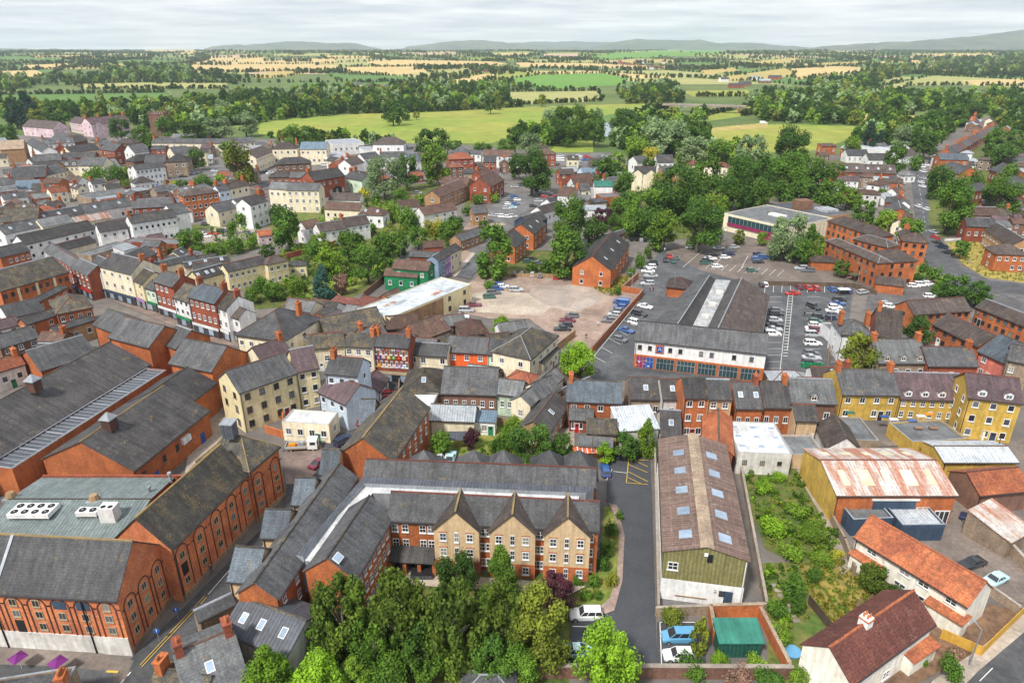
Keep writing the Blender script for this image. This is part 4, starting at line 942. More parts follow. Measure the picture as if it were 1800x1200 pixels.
1703 697 1797 708 1750 661|9|ochre|slate_purple|r3 n3 d2|house|house|tall ochre yellow end house with two white dormers
1392 706 1470 709 1430 667|6|brick_brown|slate_light|r1 d1|house|house|worn pale slate roof with one flat dormer left of the ochre terrace
1399 738 1437 739 1420 712|5|cream_brick|slate_dark|r1|house|house|small dark roofed cottage with orange yellow walls beside the ochre terrace
1293 716 1341 717 1318 672|6|brick_orange|slate|t r1 n3 s2 c1|house|house|brick house with slates right of the three storey brick house
1342 715 1393 716 1368 672|6|brick_orange|slate_dark|t r1 n3 c1|house|house|brick house with dark slates above the white flat roof
1203 698 1245 698 1224 664|9|brick_orange|slate_dark|t r3 n2|house|house|three storey orange brick house behind the long brown shed, left half
1245 700 1287 701 1266 668|9|brick_tan|slate|t r3 n2|house|house|three storey tan brick house behind the long brown shed, right half
1107 700 1163 701 1135 664|5|stone|slate_dark|t r1 n3 s1|house|house|dark mottled roofed house left of the three storey brick house
1164 700 1199 700 1182 667|6|white_dirty|slate_dark|t r1 s1|house|house|narrow dark roofed house against the three storey brick house
1090 757 1158 752 1112 713|4|white_dirty|metal_pale|l w0|workshop|workshop|pale sheet roofed workshop with a single slope behind the brown shed
1162 765 1197 767 1181 722|3|white|slate_dark|r1 s1|house|house|dark roofed cottage with a white gable beside the pale sheet roof
997 704 1092 708 1045 671|6|brick_orange|slate_blue|r2 n4 c1 F:sash|house|house|orange brick house with smooth blue slates and a tall end chimney
951 700 986 684 929 677|5|cream|slate|r2|house|house|cream gabled cottage left of the blue slate brick house
932 712 990 662 955 664|5|cream|slate_light|r1|house|house|mottled slate cottage roof behind the cream gable
962 762 999 709 951 722|4|brick_tan|slate_dark|r1 n4 s1|outbuilding|outbuilding|long narrow slate outbuilding running toward the retirement flats
1001 736 1042 738 1022 718|3|brick_red|slate|r1 n3|outbuilding|outbuilding|low brick outbuilding with grey slates in the courtyard
1032 760 1084 762 1062 738|4|brick_tan|slate_moss|r1 n2|outbuilding|outbuilding|tan brick outbuilding with mossy slates in the courtyard
1018 782 1076 786 1050 768|3|brick_tan|slate_light|l w0|outbuilding|outbuilding|lean to with worn slates below the mossy outbuilding
863 690 916 696 892 668|5|mint|slate_light|r1 n4|house|house|pale mint green house back beside the big dark slate roof
776 690 872 693 820 646|5|stone_red|slate|r1 n6|hall|hall|big dark slate roofed stone hall behind the curved metal roof
706 692 776 692 742 644|4|stone|slate_moss|h w0 s1|hall|hall|weathered hipped stone slate roof in the town centre
755 737 833 740 795 712|4|cream|metal_grey|r1 w0|workshop|workshop|curved pale metal roof over a cream wall beside the courtyard garden
694 712 760 716 722 690|4|stone|felt_white|f w0|workshop|shop|white flat roofed store beside the hipped stone slate roof
832 740 870 742 852 722|3|white|metal_blue|l r1|shed|shed|small lean to with a teal canopy right of the curved metal roof
604 607 655 610 632 587|9|cream|slate_moss|t r3 n3 c1|town_house|shop|cream three storey shop left of the mural brick shop
655 607 718 611 690 588|9|brick_red|slate|t r3 n7 c2 S:frame_buff|town_house|shop|brick shop covered in small coloured panels facing the street gap
718 622 786 626 752 604|6|cream|slate|t r2 n4 S:frame|town_house|shop|low cream shop between the panelled brick shop and the orange house
785 617 856 621 820 592|6|vivid|slate|t r2 n3|town_house|house|bright orange terraced house with white lintels
856 622 921 629 888 598|6|mint|slate|t r2 n3|town_house|house|pale mint green house right of the bright orange house
932 632 980 590 925 582|7|cream|slate_moss|h r2 n4|house|house|cream hipped house with arched windows above the round lime tree
955 640 982 612 950 612|4|cream|slate_dark|l r1 n3|house|house|cream lean to wing in front of the cream hipped house
575 592 676 570 620 548|5|stone|slate_moss|r1 w0|warehouse|hall|very large mossy dark slate roof behind the central shops
540 613 605 607 570 586|6|cream|slate_moss|r1|house|house|mossy slate range left of the cream three storey shop
680 578 735 574 700 555|4|stone_red|tile_brown|r1 w0|barn|barn|brown tiled barn left of a second brown barn behind the shops
735 600 792 578 748 562|4|stone_red|tile_brown|r1 w0|barn|barn|larger brown tiled barn with a long slope behind the shops
812 590 858 585 838 558|3|stone|tile_brown|h w0|barn|barn|pyramid brown tiled roof beside the rough car park
415 588 500 600 455 534|8|cream|slate|h r2 n5 c1|inn|hotel|large cream inn with dark hipped slates at the corner of the high street
500 598 535 585 505 548|7|cream|slate|r1 g0|inn|hotel|cream side wing of the large inn with a big slate slope
463 640 515 622 480 600|8|cream|slate_purple|r2 c1|house|shop|purple slate roof with a brick chimney behind the yellow corner building
420 690 520 655 465 632|9|yellow|slate|r3 n4 F:dark|town_house|hotel|large cream yellow building with outside stairs beside the lane
520 653 560 645 540 610|9|yellow|slate_purple|r3 n2|town_house|house|yellow three storey house right of the outside stairs
572 655 628 660 602 628|10|paleblue|slate|r3 n3 c1|town_house|house|tall pale blue grey house facing the street gap
560 688 608 710 628 676|6|paleblue|slate_purple|r2|house|house|pale blue gabled cottage in front of the tall pale blue house
495 742 578 748 540 722|4|cream|felt_white|f r1 n4|shop|garage|cream flat roofed corner building behind the flatbed truck
0 512 120 478 50 462|8|brick_orange|slate_moss|r2 n10 F:dark|market_hall|market hall|huge dark streaked roof over arched brick windows at the left edge
0 452 52 440 20 430|8|brick_orange|slate|r2 n5|offices|offices|orange brick offices cut by the left edge behind the market hall
50 540 118 505 92 508|7|brick_orange|slate|h r2|house|house|hipped slate brick building below the market hall, nearer the street
100 552 162 540 128 508|7|brick_orange|slate_moss|h r2 n4|house|house|wide hipped mossy roofed brick building below the market hall
14 560 76 545 40 530|6|white|slate|r2 n3|house|house|white rendered house with slates at the left under the market hall
45 570 112 549 78 548|6|brick_orange|slate_dark|r2 n4|house|house|orange brick house with white windows left of the grey arcade roofs
0 612 68 592 30 580|5|brick_brown|slate|r2 n3|house|house|brown brick house with three white windows at the left edge
95 583 165 562 135 562|5|brick_tan|slate|r1 n3|house|house|tan brick gabled range in front of the hipped brick building
60 622 100 622 80 604|4|white|slate|r1|house|house|little white cottage tucked beside the big mall roofs
165 570 215 590 195 545|8|brick_orange|slate|w0|arcade|shops|first grey slate gable of the arcade nearest the market hall
192 592 262 610 232 560|9|brick_orange|slate|w0|arcade|shops|second grey slate block of the arcade with an orange brick wall
285 602 310 612 318 575|8|brick_orange|slate|w0|arcade|shops|third and smallest grey slate block of the arcade
298 637 372 652 340 598|9|brick_orange|slate|w0|arcade|shops|fourth grey slate block of the arcade beside the lane
0 650 0 650 0 650|0|x|x|skip|x|x|x
95 450 125 468 108 440|7|brick_red|slate_light|r2|shop|shop|brick gabled shop with a pink render side at the top of the high street
76 440 98 455 90 428|6|white|slate|r2 S:paint_blue|shop|shop|white shop with a blue front at the top of the high street
124 470 155 484 140 455|8|brick_red|slate|t r3 n4 S:tail_red|shop|shop|red brick shop with a magenta front on the high street
152 470 176 480 176 452|8|white|slate|t r3 n2 c1 S:frame_dark|shop|shop|white shop with a dark front on the high street
175 468 230 482 214 448|10|cream|slate_dark|t r3 n4 c1 S:navy|shop|shop|tall cream shop with a navy front on the high street
229 490 250 500 250 470|8|yellow|slate_moss|t r3 n2 S:purple|shop|shop|pale yellow shop with a purple front on the high street
246 502 272 510 265 492|7|mint|slate|t r2 n3 S:green|shop|shop|mint green shop on the high street
270 494 304 504 294 477|10|brick_red|slate|t r3 n4 c2 F:tall S:frame|shop|shop|red brick georgian shop with white sashes on the high street
304 521 331 530 332 500|8|white|slate_moss|t r3 n3 S:green|shop|shop|white shop with a green awning on the high street
331 521 378 533 366 502|10|brick_red|slate_blue|t r3 n5 c2 F:tall S:frame|shop|shop|big red brick georgian shop with blue slates on the high street
379 537 398 545 402 515|9|white|slate_moss|t r3 n2 c1 S:frame|shop|shop|narrow white shop with a mossy roof on the high street
398 552 420 560 418 540|7|white|slate_brown|t r2 n2 S:navy|shop|shop|little white shop left of the large cream inn
200 478 275 445 225 445|6|brick_red|slate|r1 c1|house|house|slate backed range behind the cream high street shops
270 473 345 455 300 456|6|cream|slate|r1 c2|house|house|grey mottled range behind the georgian high street shops
110 440 168 425 140 420|6|cream|slate_dark|r1|house|house|dark slate range behind the top of the high street
160 450 232 428 190 430|5|stone|felt_grey|f w0|shop|store|flat grey roofed store behind the cream high street shops
215 425 310 430 262 418|4|brick_red|felt_grey|f w0|shed|store|long flat grey store roof below the big white offices
0 740 0 740 0 740|0|x|x|skip|x|x|x
1437 790 1447 740 1460 722|1|white|slate_brown|w0 skip|x|x|x
'''
from mathutils import geometry as _g
def facet(mi): return mi
for row in TBL.strip().split('\n'):
    a = row.split('|'); c = [float(q) for q in a[0].split()]
    if 'skip' in a[4]: continue
    op = a[4].split(); gs = [o for o in op if o[0] == 'G']; op = [o for o in op if o[0] != 'G']
    r, f = bld((c[0], c[1]), (c[2], c[3]), (c[4], c[5]), float(a[1]), a[2], a[3], ' '.join(op), a[5], a[7], a[6], 'buildings of the town')
    BY = globals().setdefault('BYLAB', {}); BY[a[7]] = (r, f)
    for g in gs:
        for q in g[1:].split(','): gable_bay(r, f, -f.L/2+f.L*float(q), 4.5*f.k, f.he-.2, .5, a[2], a[3], .8)
# terraces stepping up the long road
def terrace_row(A, B, C, he, n, wall, roof, label, group):
    a, b = P(*A, he), P(*B, he)
    for i in range(n):
        def L_(p, q, t):   # even steps in the world, not in the picture
            w0, w1 = 1/depth(*p), 1/depth(*q); k_ = t*w1**-1/(t*w1**-1+(1-t)*w0**-1) if False else t
            P0, P1 = P(*p, he), P(*q, he); X_ = P0.lerp(P1, t); u, v = proj(X_.x, X_.y, he); return (float(u), float(v))
        p, q = L_(A, B, i/n), L_(A, B, (i+1)/n); c = (C[0]+(p[0]-A[0]), C[1]+(p[1]-A[1]))
        r, f = bld(p, q, c, he/(1+.3*min(1, max(0, (430-p[1])/200))), wall, roof[i % len(roof)], 't r2 n2 c1', 'terraced_house', label % (i+1), 'house', group)
ORD = ['nearest', 'second', 'third', 'fourth', 'fifth', 'sixth', 'seventh', 'eighth', 'ninth', 'tenth', 'eleventh', 'farthest']
for i in range(12):
    t0, t1 = i/12, (i+1)/12
    P0, P1 = P(1676, 272, 5.5), P(1757, 224, 5.5); q = [proj(X_.x, X_.y, 5.5) for X_ in (P0.lerp(P1, t0), P0.lerp(P1, t1))]
    (u0, v0), (u1, v1) = [(float(a), float(b)) for a, b in q]; k = (v0-224)/48
    bld((u0, v0), (u1, v1), (u0-15*(.55+.45*k), v0-9*(.55+.45*k)), 4.6, ['brick_orange', 'brick_red'][i % 2], ['slate', 'slate_purple', 'tile_brown'][i % 3], 't r2 n2 c1', 'terraced_house', '%s house up the hill in the long brick terrace beside the far road' % ORD[i], 'house', 'houses of the long far terrace')
# far villages
CNT = ['first', 'second', 'third', 'fourth', 'fifth', 'sixth', 'seventh', 'eighth', 'ninth', 'tenth', 'eleventh', 'twelfth', 'thirteenth', 'fourteenth', 'fifteenth']
V = random.Random(3)
k_ = 0
for (x0, x1, y0, y1, n, nm_) in ((612, 690, 150, 168, 11, 'village left of the white house'), (690, 745, 165, 176, 4, 'village by the red roof'), (1085, 1190, 107, 124, 15, 'village on the far hill'), (815, 860, 127, 133, 3, 'hamlet by the golden field'), (1265, 1372, 140, 158, 6, 'farm beyond the river'), (1165, 1230, 95, 106, 5, 'hamlet below the hills')):
    for i in range(n):
        u = x0+(x1-x0)*(i+.5)/n+V.uniform(-2, 2); v = V.uniform(y0, y1); p = PT(u, v); mb = MB(); s = 1.35
        wd, dp, he = V.uniform(7, 12)*s, V.uniform(6, 8)*s, 4.5*s; wl = V.choice(['white', 'brick_red', 'brick_brown', 'cream', 'brick_red']); rf = V.choice(['slate', 'tile_brown', 'tile_red', 'slate_brown'])
        if nm_[0] == 'f': wd *= 2; rf = V.choice(['slate', 'metal_grey'])
        root = empty('farmhouse', (p.x, p.y, p.z-.5), V.uniform(-.5, .5), '%s house, %s from the left in the %s' % ({'white': 'white', 'cream': 'cream'}.get(wl, 'brick'), CNT[i], nm_), 'house', 'far village houses')
        mb.ext([(-dp/2, 0), (dp/2, 0), (dp/2, he), (0, he+dp*.36), (-dp/2, he)], -wd/2, wd/2, wl); mb.obj('wall', root)
        rb = MB(); rb.ext([(-dp/2-.3, he-.2), (0, he+dp*.36+.05), (dp/2+.3, he-.2), (dp/2+.3, he+.1), (0, he+dp*.36+.35), (-dp/2-.3, he+.1)], -wd/2-.2, wd/2+.2, rf); rb.obj('roof', root)
        for j in range(3): link('window', win_mesh('sash'), root, (-wd/2+wd*(j+.5)/3, -dp/2-.02, he*.6), scale=(1.3, 1, 1.5))
# ---------------------------------------------------------------- buildings with shapes of their own
mat('ridge_lichen', (.30, .20, .07), (.18, .14, .08), 'render', .9)
mat('magenta', (.30, .025, .10), None, 'paint', .6); mat('sign_blue', (.02, .10, .42), None, 'paint', .5, rnd=0); mat('sign_orange', (.80, .30, .02), None, 'paint', .5, rnd=0)
mat('awning', (.70, .16, .07), (.62, .13, .06), 'corr', .7); mat('band', (.10, .04, .035), None, 'brick')
def rgen(A, B, C, he, wall, roof, opts, name, label, cat, pitch=.68, rt=None, ridge=None): return bld(A, B, C, he, wall, roof, opts+' w0' if 'w0' not in opts else opts, name, label, cat, 'buildings of the town', pitch, rt, ridge)
def sub(root, rf, A, B, C, he, wall, roof, opts='w0', pitch=.68, rt='g', ridge=None):
    "a further wing of the same building, placed in the frame of its root"
    f = Frame(A, B, C, he, pitch, rt); f.he += random.uniform(-.04, .04)
    f.D -= .03
    n0 = set(bpy.data.objects); wing(root, f, wall, roof, opts, ridge=ridge)
    mw = Matrix.Translation(f.c) @ Matrix.Rotation(f.rz, 4, 'Z'); inv = (Matrix.Translation(rf.c) @ Matrix.Rotation(rf.rz, 4, 'Z')).inverted(); X_ = inv @ mw
    for o in set(bpy.data.objects)-n0:
        if o.parent == root:
            m = Matrix.LocRotScale(o.location, o.rotation_euler, o.scale); o.matrix_local = X_ @ m
    return f
def in_frame(root, rf, f, fn):
    n0 = set(bpy.data.objects); fn(f)
    X_ = (Matrix.Translation(rf.c) @ Matrix.Rotation(rf.rz, 4, 'Z')).inverted() @ Matrix.Translation(f.c) @ Matrix.Rotation(f.rz, 4, 'Z')
    for o in set(bpy.data.objects)-n0:
        if o.parent == root: o.matrix_local = X_ @ Matrix.LocRotScale(o.location, o.rotation_euler, o.scale)
def grid_windows(root, f, side, ts, zs, w_, h_, style='tall'):
    for t in ts:
        for z in zs: put_window(f, root, side, t, z, w_, h_, style, True)
def lin(a, b, n): return [a+(b-a)*i/(n-1) for i in range(n)]
# --- the old brick mill on the left
mill, mf = rgen((-150, 1031), (205, 1052), (150, 949), 9.2, 'brick_mill', 'slate', '', 'brick_mill', 'huge old orange brick mill with arched window bays at the bottom left', 'warehouse', .95, ridge='ridge_lichen')
mf2 = sub(mill, mf, (300, 963), (437, 828), (290, 868), 9.25, 'brick_mill', 'slate_moss', pitch=.95, ridge='ridge_lichen')
mf3 = sub(mill, mf, (438, 829), (489, 786), (408, 757), 9.6, 'brick_mill', 'slate_moss', pitch=1.0, rt='h', ridge='ridge_lichen')
arch_cache = {}
def arch_mesh(w_, z0, zs):
    mb = MB(); r = w_/2; t = .16; y = -.06
    for sg in (-1, 1): mb.box(sg*r-t/2, sg*r+t/2, y, 0, z0, zs, 'band')
    n = 10
    for i in range(n):
        a, b = math.pi*i/n, math.pi*(i+1)/n
        q = [(math.cos(k_)*rr, y, zs+math.sin(k_)*rr) for k_, rr in ((a, r-t/2), (a, r+t/2), (b, r+t/2), (b, r-t/2))]; mb.face(q, 'band')
        mb.face([(math.cos(a)*(r+t/2), y, zs+math.sin(a)*(r+t/2)), (math.cos(a)*(r+t/2), 0, zs+math.sin(a)*(r+t/2)), (math.cos(b)*(r+t/2), 0, zs+math.sin(b)*(r+t/2)), (math.cos(b)*(r+t/2), y, zs+math.sin(b)*(r+t/2))], 'band')
    mb.box(r+t/2, r+t/2+.55, y, 0, zs-.08, zs+.08, 'band'); mb.box(-r-t/2-.4, -r-t/2, y, 0, zs-.08, zs+.08, 'band')
    return mb.mesh('arch')
def mill_wall(root, f, side, ln, ts, zs_, top, plinth, pm, blank=(), doors=()):
    loc = {'F': (0, -f.D/2, 0, 0), 'R': (f.L/2, 0, 0, math.pi/2)}[side]; am = arch_mesh(2.3, plinth, top)
    for i, t in enumerate(ts):
        p = (t, -f.D/2-.003, 0) if side == 'F' else (f.L/2+.003, t, 0); link('arch_band', am, root, p, loc[3])
        for k_, z in enumerate(zs_):
            if (i, k_) in doors:
                m = MB(); m.box(-.55, .55, -.08, 0, z-1.1, z+.8, 'black'); link('loading_door', m.mesh('door'), root, p, loc[3]); continue
            if (i, k_) in blank:
                m = MB(); m.box(-.85, .85, -.05, 0, z-.7, z+.55, 'navy'); m.cyl(0, 0, -.01, 0, .1, .1, 'navy'); link('arched_light', m.mesh('light'), root, p, loc[3]); continue
            put_window(f, root, side, t, z, .98, 1.12, 'buff', True)
    m = MB(); m.box(-ln/2, ln/2, -.12, 0, 0, plinth, pm); link('plinth', m.mesh('plinth'), root, (0, -f.D/2, 0) if side == 'F' else (f.L/2, 0, 0), loc[3])
n_ = int(mf.L/3.0)
mill_wall(mill, mf, 'F', mf.L, [mf.L/2-1.7-3.0*i for i in range(n_)], [4.0, 5.9, 7.7], 7.4, 2.9, 'white_dirty', blank={(1, 2), (2, 2)}, doors={(4, 0)})
mill_wall(mill, mf, 'R', mf.D, lin(-mf.D/2+1.8, mf.D/2-1.8, 3), [2.6, 4.7, 6.8], 6.9, .9, 'stone')
def f2(f):
    n = int(f.L/3.1); mill_wall(mill, f, 'F', f.L, lin(-f.L/2+1.6, f.L/2-1.6, n), [2.6, 4.7, 6.8], 7.3, .9, 'stone', doors={(0, 1)})
in_frame(mill, mf, mf2, f2)
in_frame(mill, mf, mf3, lambda f: mill_wall(mill, f, 'F', f.L, lin(-f.L/2+1.5, f.L/2-1.5, max(2, int(f.L/3.1))), [2.6, 4.7, 6.8], 7.3, .9, 'stone'))
for x in (mf.L/2-15.5,):
    m = MB(); s_ = mf.s; m.face([(x-.2, -mf.D/2-.3, mf.he-.3*s_+.3), (x+.2, -mf.D/2-.3, mf.he-.3*s_+.3), (x+.2, 0, mf.hr+.32), (x-.2, 0, mf.hr+.32)], 'lead'); m.box(x-.2, x+.2, -mf.D/2-.32, -mf.D/2-.3, mf.he-.4, mf.he, 'lead'); m.obj('coping', mill)
for x in (mf.L/2-4.6, mf.L/2-16.3):
    m = MB(); m.cyl(x, -mf.D/2-.2, .1, mf.he-.3, .09, .09, 'black', 6); m.obj('downpipe', mill)
# lantern on the end block
m = MB(); q = Vector((*P(403, 752, 15).xy, 0)); loc = (Matrix.Translation(mf.c) @ Matrix.Rotation(mf.rz, 4, 'Z')).inverted() @ q
m.box(loc.x-.9, loc.x+.9, loc.y-.9, loc.y+.9, 13.5, 16.0, 'metal_dark', 'lead'); m.box(loc.x-1.05, loc.x+1.05, loc.y-1.05, loc.y+1.05, 16.0, 16.2, 'lead'); m.obj('lantern', mill)
# --- shopping centre roofs
def cupola(root, rf, u, v, z):
    q = (Matrix.Translation(rf.c) @ Matrix.Rotation(rf.rz, 4, 'Z')).inverted() @ Vector((*P(u, v, z).xy, 0)); m = MB()
    m.box(q.x-.9, q.x+.9, q.y-.9, q.y+.9, z-2.2, z, 'brick_dark'); m.box(q.x-1.1, q.x+1.1, q.y-1.1, q.y+1.1, z, z+.12, 'lead')
    for i, (a, b) in enumerate([((-1, -1), (1, -1)), ((1, -1), (1, 1)), ((1, 1), (-1, 1)), ((-1, 1), (-1, -1))]): m.face([(q.x+a[0]*1.1, q.y+a[1]*1.1, z+.12), (q.x+b[0]*1.1, q.y+b[1]*1.1, z+.12), (q.x, q.y, z+1.3)], 'lead')
    m.obj('cupola', root)
mall, f = rgen((-60, 838), (262, 640), (110, 646), 6, 'brick_orange', 'slate_dark', '', 'mall_roof', 'vast dark slate roof of the shopping centre left of the glazed walkway', 'shopping centre', .5, ridge='slate_moss'); cupola(mall, f, 57, 668, f.hr+2)
m1, f = rgen((234, 827), (366, 722), (190, 745), 5.5, 'brick_orange', 'slate_dark', '', 'mall_wing', 'dark slate roof with a square cupola and blue doors under its eave', 'shopping centre', .5, ridge='ridge_lichen'); cupola(m1, f, 190, 735, f.hr+1.6)
for t in (-.28, .36):
    m = MB(); m.box(f.L*t-.6, f.L*t+.6, -f.D/2-.08, -f.D/2, 0, 2.3, 'sign_blue'); m.obj('door', m1)
for t in (-.4, -.15, .02, .2): put_window(f, m1, 'F', f.L*t, 3.3, .8, 1.5, 'dark', True)
m = MB(); [m.box(f.L*t-.5, f.L*t+.5, -f.D/2-.6, -f.D/2, 3.2, 4.4, 'white') or m.cyl(f.L*t, -f.D/2-.62, 3.2, 3.21, .1, .1, 'black') for t in (.10, .16)]; m.obj('cooling_unit', m1)
m2, f = rgen((322, 717), (379, 673), (283, 679), 6.5, 'brick_orange', 'slate_dark', '', 'mall_wing', 'dark slate mall roof between the walkway and the tall orange brick wall', 'shopping centre', .5, ridge='slate_moss')
m3, f = rgen((72, 652), (170, 622), (110, 600), 5, 'brick_orange', 'slate', '', 'mall_wing', 'grey slate slope above the vast dark mall roof', 'shopping centre', .5)
wk, f = rgen((22, 826), (293, 652), (0, 806), 5.6, 'brick_orange', 'metal_dark', '', 'glazed_walkway', 'long glazed walkway roof with pale ribs between dark slate mall roofs', 'walkway', rt='f')
n_ = 34; m = MB()
for i in range(n_+1):
    x = -f.L/2+.4+(f.L-.8)*i/n_; m.box(x-.05, x+.05, -f.D/2+.3, f.D/2-.3, f.he-.02, f.he+.12, 'lead' if i % 5 else 'metal_pale')
m.obj('roof_ribs', wk); m = MB(); [m.box(-f.L/2, f.L/2, y-.12, y+.12, f.he+.2, f.he+.32, 'lead') for y in (-f.D/2+.3, f.D/2-.3)]; m.obj('gutter', wk)
sm, f = rgen((-40, 945), (222, 945), (120, 878), 6.5, 'brick_red', 'metal_sage', '', 'supermarket', 'low green grey metal roof carrying white cooling machines behind the mill', 'supermarket', .16)
m = MB(); m.box(-f.L/2, f.L/2+3, f.D/2, f.D/2+.4, 0, f.he+.5, 'brick_red', 'brick_red'); m.obj('parapet', sm); zr = f.he+.4
def ontop(u, v, z): return Vector((*P(u, v, z).xy, z))
def cooler(u, v, z, nx, ny, label):
    p = ontop(u, v, z); r = empty('cooling_unit', p, f.rz, label, 'cooling unit', 'white machines on the metal roof'); m = MB()
    m.box(-nx*.75, nx*.75, -ny*.7, ny*.7, .55, 1.25, 'white'); m.obj('casing', r)
    m = MB(); [m.box(x-.06, x+.06, y-.06, y+.06, -.2, .55, 'lead') for x in (-nx*.7, nx*.7) for y in (-ny*.6, ny*.6)]; m.obj('stand', r)
    for i in range(nx):
        for j in range(ny): m = MB(); m.cyl(-nx*.75+1.5*(i+.5), -ny*.7+1.4*(j+.5), 1.25, 1.33, .52, .48, 'black', 14); m.cyl(-nx*.75+1.5*(i+.5), -ny*.7+1.4*(j+.5), 1.33, 1.36, .15, .12, 'lead', 8); m.obj('fan', r)
cooler(62, 906, zr+.2, 4, 2, 'wide white cooling unit with eight black fans on the green grey roof'); cooler(158, 908, zr+.2, 2, 1, 'narrow white cooling unit with two fans on the green grey roof')
p = ontop(196, 912, zr+.2); m = MB(); m.box(-1.1, 1.1, -.9, .9, 0, 2.4, 'white'); [m.cyl(x, -.3, 2.4, 2.46, .35, .35, 'black', 12) for x in (-.5, .5)]; o = m.obj('cooling_unit', loc=p, rz=f.rz); prop(o, 'tall white box shaped cooling unit at the right of the green grey roof', 'cooling unit', 'white machines on the metal roof')
for u, v, l_ in ((20, 874, 'brown roof ventilator at the left end of the green grey roof ridge'), (166, 878, 'brown roof ventilator in the middle of the green grey roof ridge')):
    p = ontop(u, v, f.hr); m = MB(); m.box(-.9, .9, -.9, .9, -.3, .1, 'lead'); m.cyl(0, 0, .1, .9, .8, .55, 'wood', 8); o = m.obj('roof_vent', loc=p); prop(o, l_, 'roof vent', 'vents of the metal roof')
for u, v, l_ in ((300, 843, 'small silver flue nearest the lichen covered mill ridge'), (264, 868, 'small silver flue at the right end of the metal roof ridge')):
    p = ontop(u, v, f.hr-.6); m = MB(); m.cyl(0, 0, -.5, 1.1, .22, .22, 'lead', 10); m.cyl(0, 0, 1.1, 1.4, .38, .3, 'lead', 10); o = m.obj('roof_flue', loc=p); prop(o, l_, 'flue', 'vents of the metal roof')
# --- the retirement flats in the middle
HE = 8.2
ret, rf = rgen((682, 912), (1052, 931), (850, 873), HE, 'brick_orange', 'slate', '', 'retirement_flats', 'large slate roofed brick flats round a courtyard with three cream gables', 'flats', .78, ridge='tile_maroon')
north = sub(ret, rf, (640, 837), (1046, 854), (840, 816), HE, 'brick_orange', 'slate', pitch=.78, ridge='tile_maroon')
west = sub(ret, rf, (487, 1050), (626, 838), (533, 907), HE, 'brick_orange', 'slate', pitch=.78, ridge='slate_moss')
inner = sub(ret, rf, (623, 1016), (690, 905), (613, 927), HE, 'brick_orange', 'slate', pitch=.78, ridge='slate_moss')
nw = sub(ret, rf, (690, 810), (753, 716), (664, 738), HE, 'brick_orange', 'slate_moss', pitch=.78, ridge='ridge_lichen')
for a, b, c in (((563, 831), (592, 831), (590, 791)), ((514, 884), (547, 885), (550, 842)), ((460, 942), (502, 943), (505, 897)), ((402, 1018), (450, 1022), (450, 964)), ((632, 745), (655, 745), (662, 703))):
    sub(ret, rf, a, b, c, 7.6, 'cream_brick', 'slate_blue', pitch=.85, ridge='slate_moss')
def flat_between(pts, z, m_):
    inv = (Matrix.Translation(rf.c) @ Matrix.Rotation(rf.rz, 4, 'Z')).inverted(); q = [inv @ P(*p, z) for p in pts]; m = MB()
    m.face(q, m_); n = len(q)
    for i in range(n): a, b = q[i], q[(i+1) % n]; m.face([(a.x, a.y, 3), (b.x, b.y, 3), (b.x, b.y, a.z), (a.x, a.y, a.z)], 'lead')
    return m.obj('roof_valley', ret)
flat_between([(640, 850), (1020, 867), (1016, 880), (655, 866), (600, 935), (553, 990), (530, 982), (600, 890)], 8.35, 'felt_white')
flat_between([(638, 838), (1044, 855), (1030, 866), (640, 849), (590, 902), (533, 978), (520, 975)], 9.0, 'metal_dark')
for u in (745, 832, 884, 966, 1018):   # tips of the gables on the far side
    p = (Matrix.Translation(rf.c) @ Matrix.Rotation(rf.rz, 4, 'Z')).inverted() @ P(u, 790, 11.2); m = MB(); s_ = 3.2
    m.box(p.x-s_+.3, p.x+s_-.3, p.y-s_+.3, p.y+s_-.3, 0, 7.6, 'brick_orange')
    for a, b in (((-1, -1), (1, -1)), ((1, -1), (1, 1)), ((1, 1), (-1, 1)), ((-1, 1), (-1, -1))): m.face([(p.x+a[0]*s_, p.y+a[1]*s_, 7.5), (p.x+b[0]*s_, p.y+b[1]*s_, 7.5), (p.x, p.y, 11.2)], 'slate')
    m.obj('gable_bay', ret)
bw = 6.4
for i, t in enumerate((.335, .60, .855)):
    x = -rf.L/2+rf.L*t; bay, y0 = gable_bay(ret, rf, x, bw, HE-.3, 1.3, 'cream_brick', 'slate_brown', 1.0, 'ridge_lichen')
    m = MB(); m.box(x-bw/2-.02, x+bw/2+.02, y0-.03, y0+1.2, 0, 2.5, 'brick_orange'); m.obj('brick_base', bay)
    for z in (1.4, 4.1, 6.7):
        for dx in (-1.9, 0, 1.9):
            g = Frame.__new__(Frame); g.L = rf.L; g.D = -2*y0; put_window(g, ret, 'F', x+dx, z, .95 if dx else .62, 1.35 if dx else 1.7, 'tall', True)
        if z > 3:
            m = MB(); [m.box(x+dx-.6, x+dx+.6, y0-.05, y0, z+(.72), z+.88, 'brick_orange') for dx in (-1.9, 1.9)]; m.obj('lintel', bay)
xs = [-rf.L/2+rf.L*t for t in (.03, .08, .165, .205, .45, .485, .715, .745, .965)]
grid_windows(ret, rf, 'F', xs, (1.5, 4.2, 6.8), .95, 1.35)
m = MB(); a_, b_ = -rf.L/2+.3, -rf.L/2+rf.L*.225; y_ = -rf.D/2
m.face([(a_, y_-2.4, 2.6), (b_, y_-2.4, 2.6), (b_, y_-.0, 3.7), (a_, y_-.0, 3.7)], 'slate_dark'); m.box(a_, b_, y_-2.4, y_-2.25, 2.45, 2.6, 'black')
lt = m.obj('lean_to_roof', ret)
m = MB(); [m.box(a_+(b_-a_)*i/3-.25, a_+(b_-a_)*i/3+.25, y_-2.2, y_, 0, 2.5, 'brick_orange') for i in range(4)]; m.obj('lean_to_piers', ret)
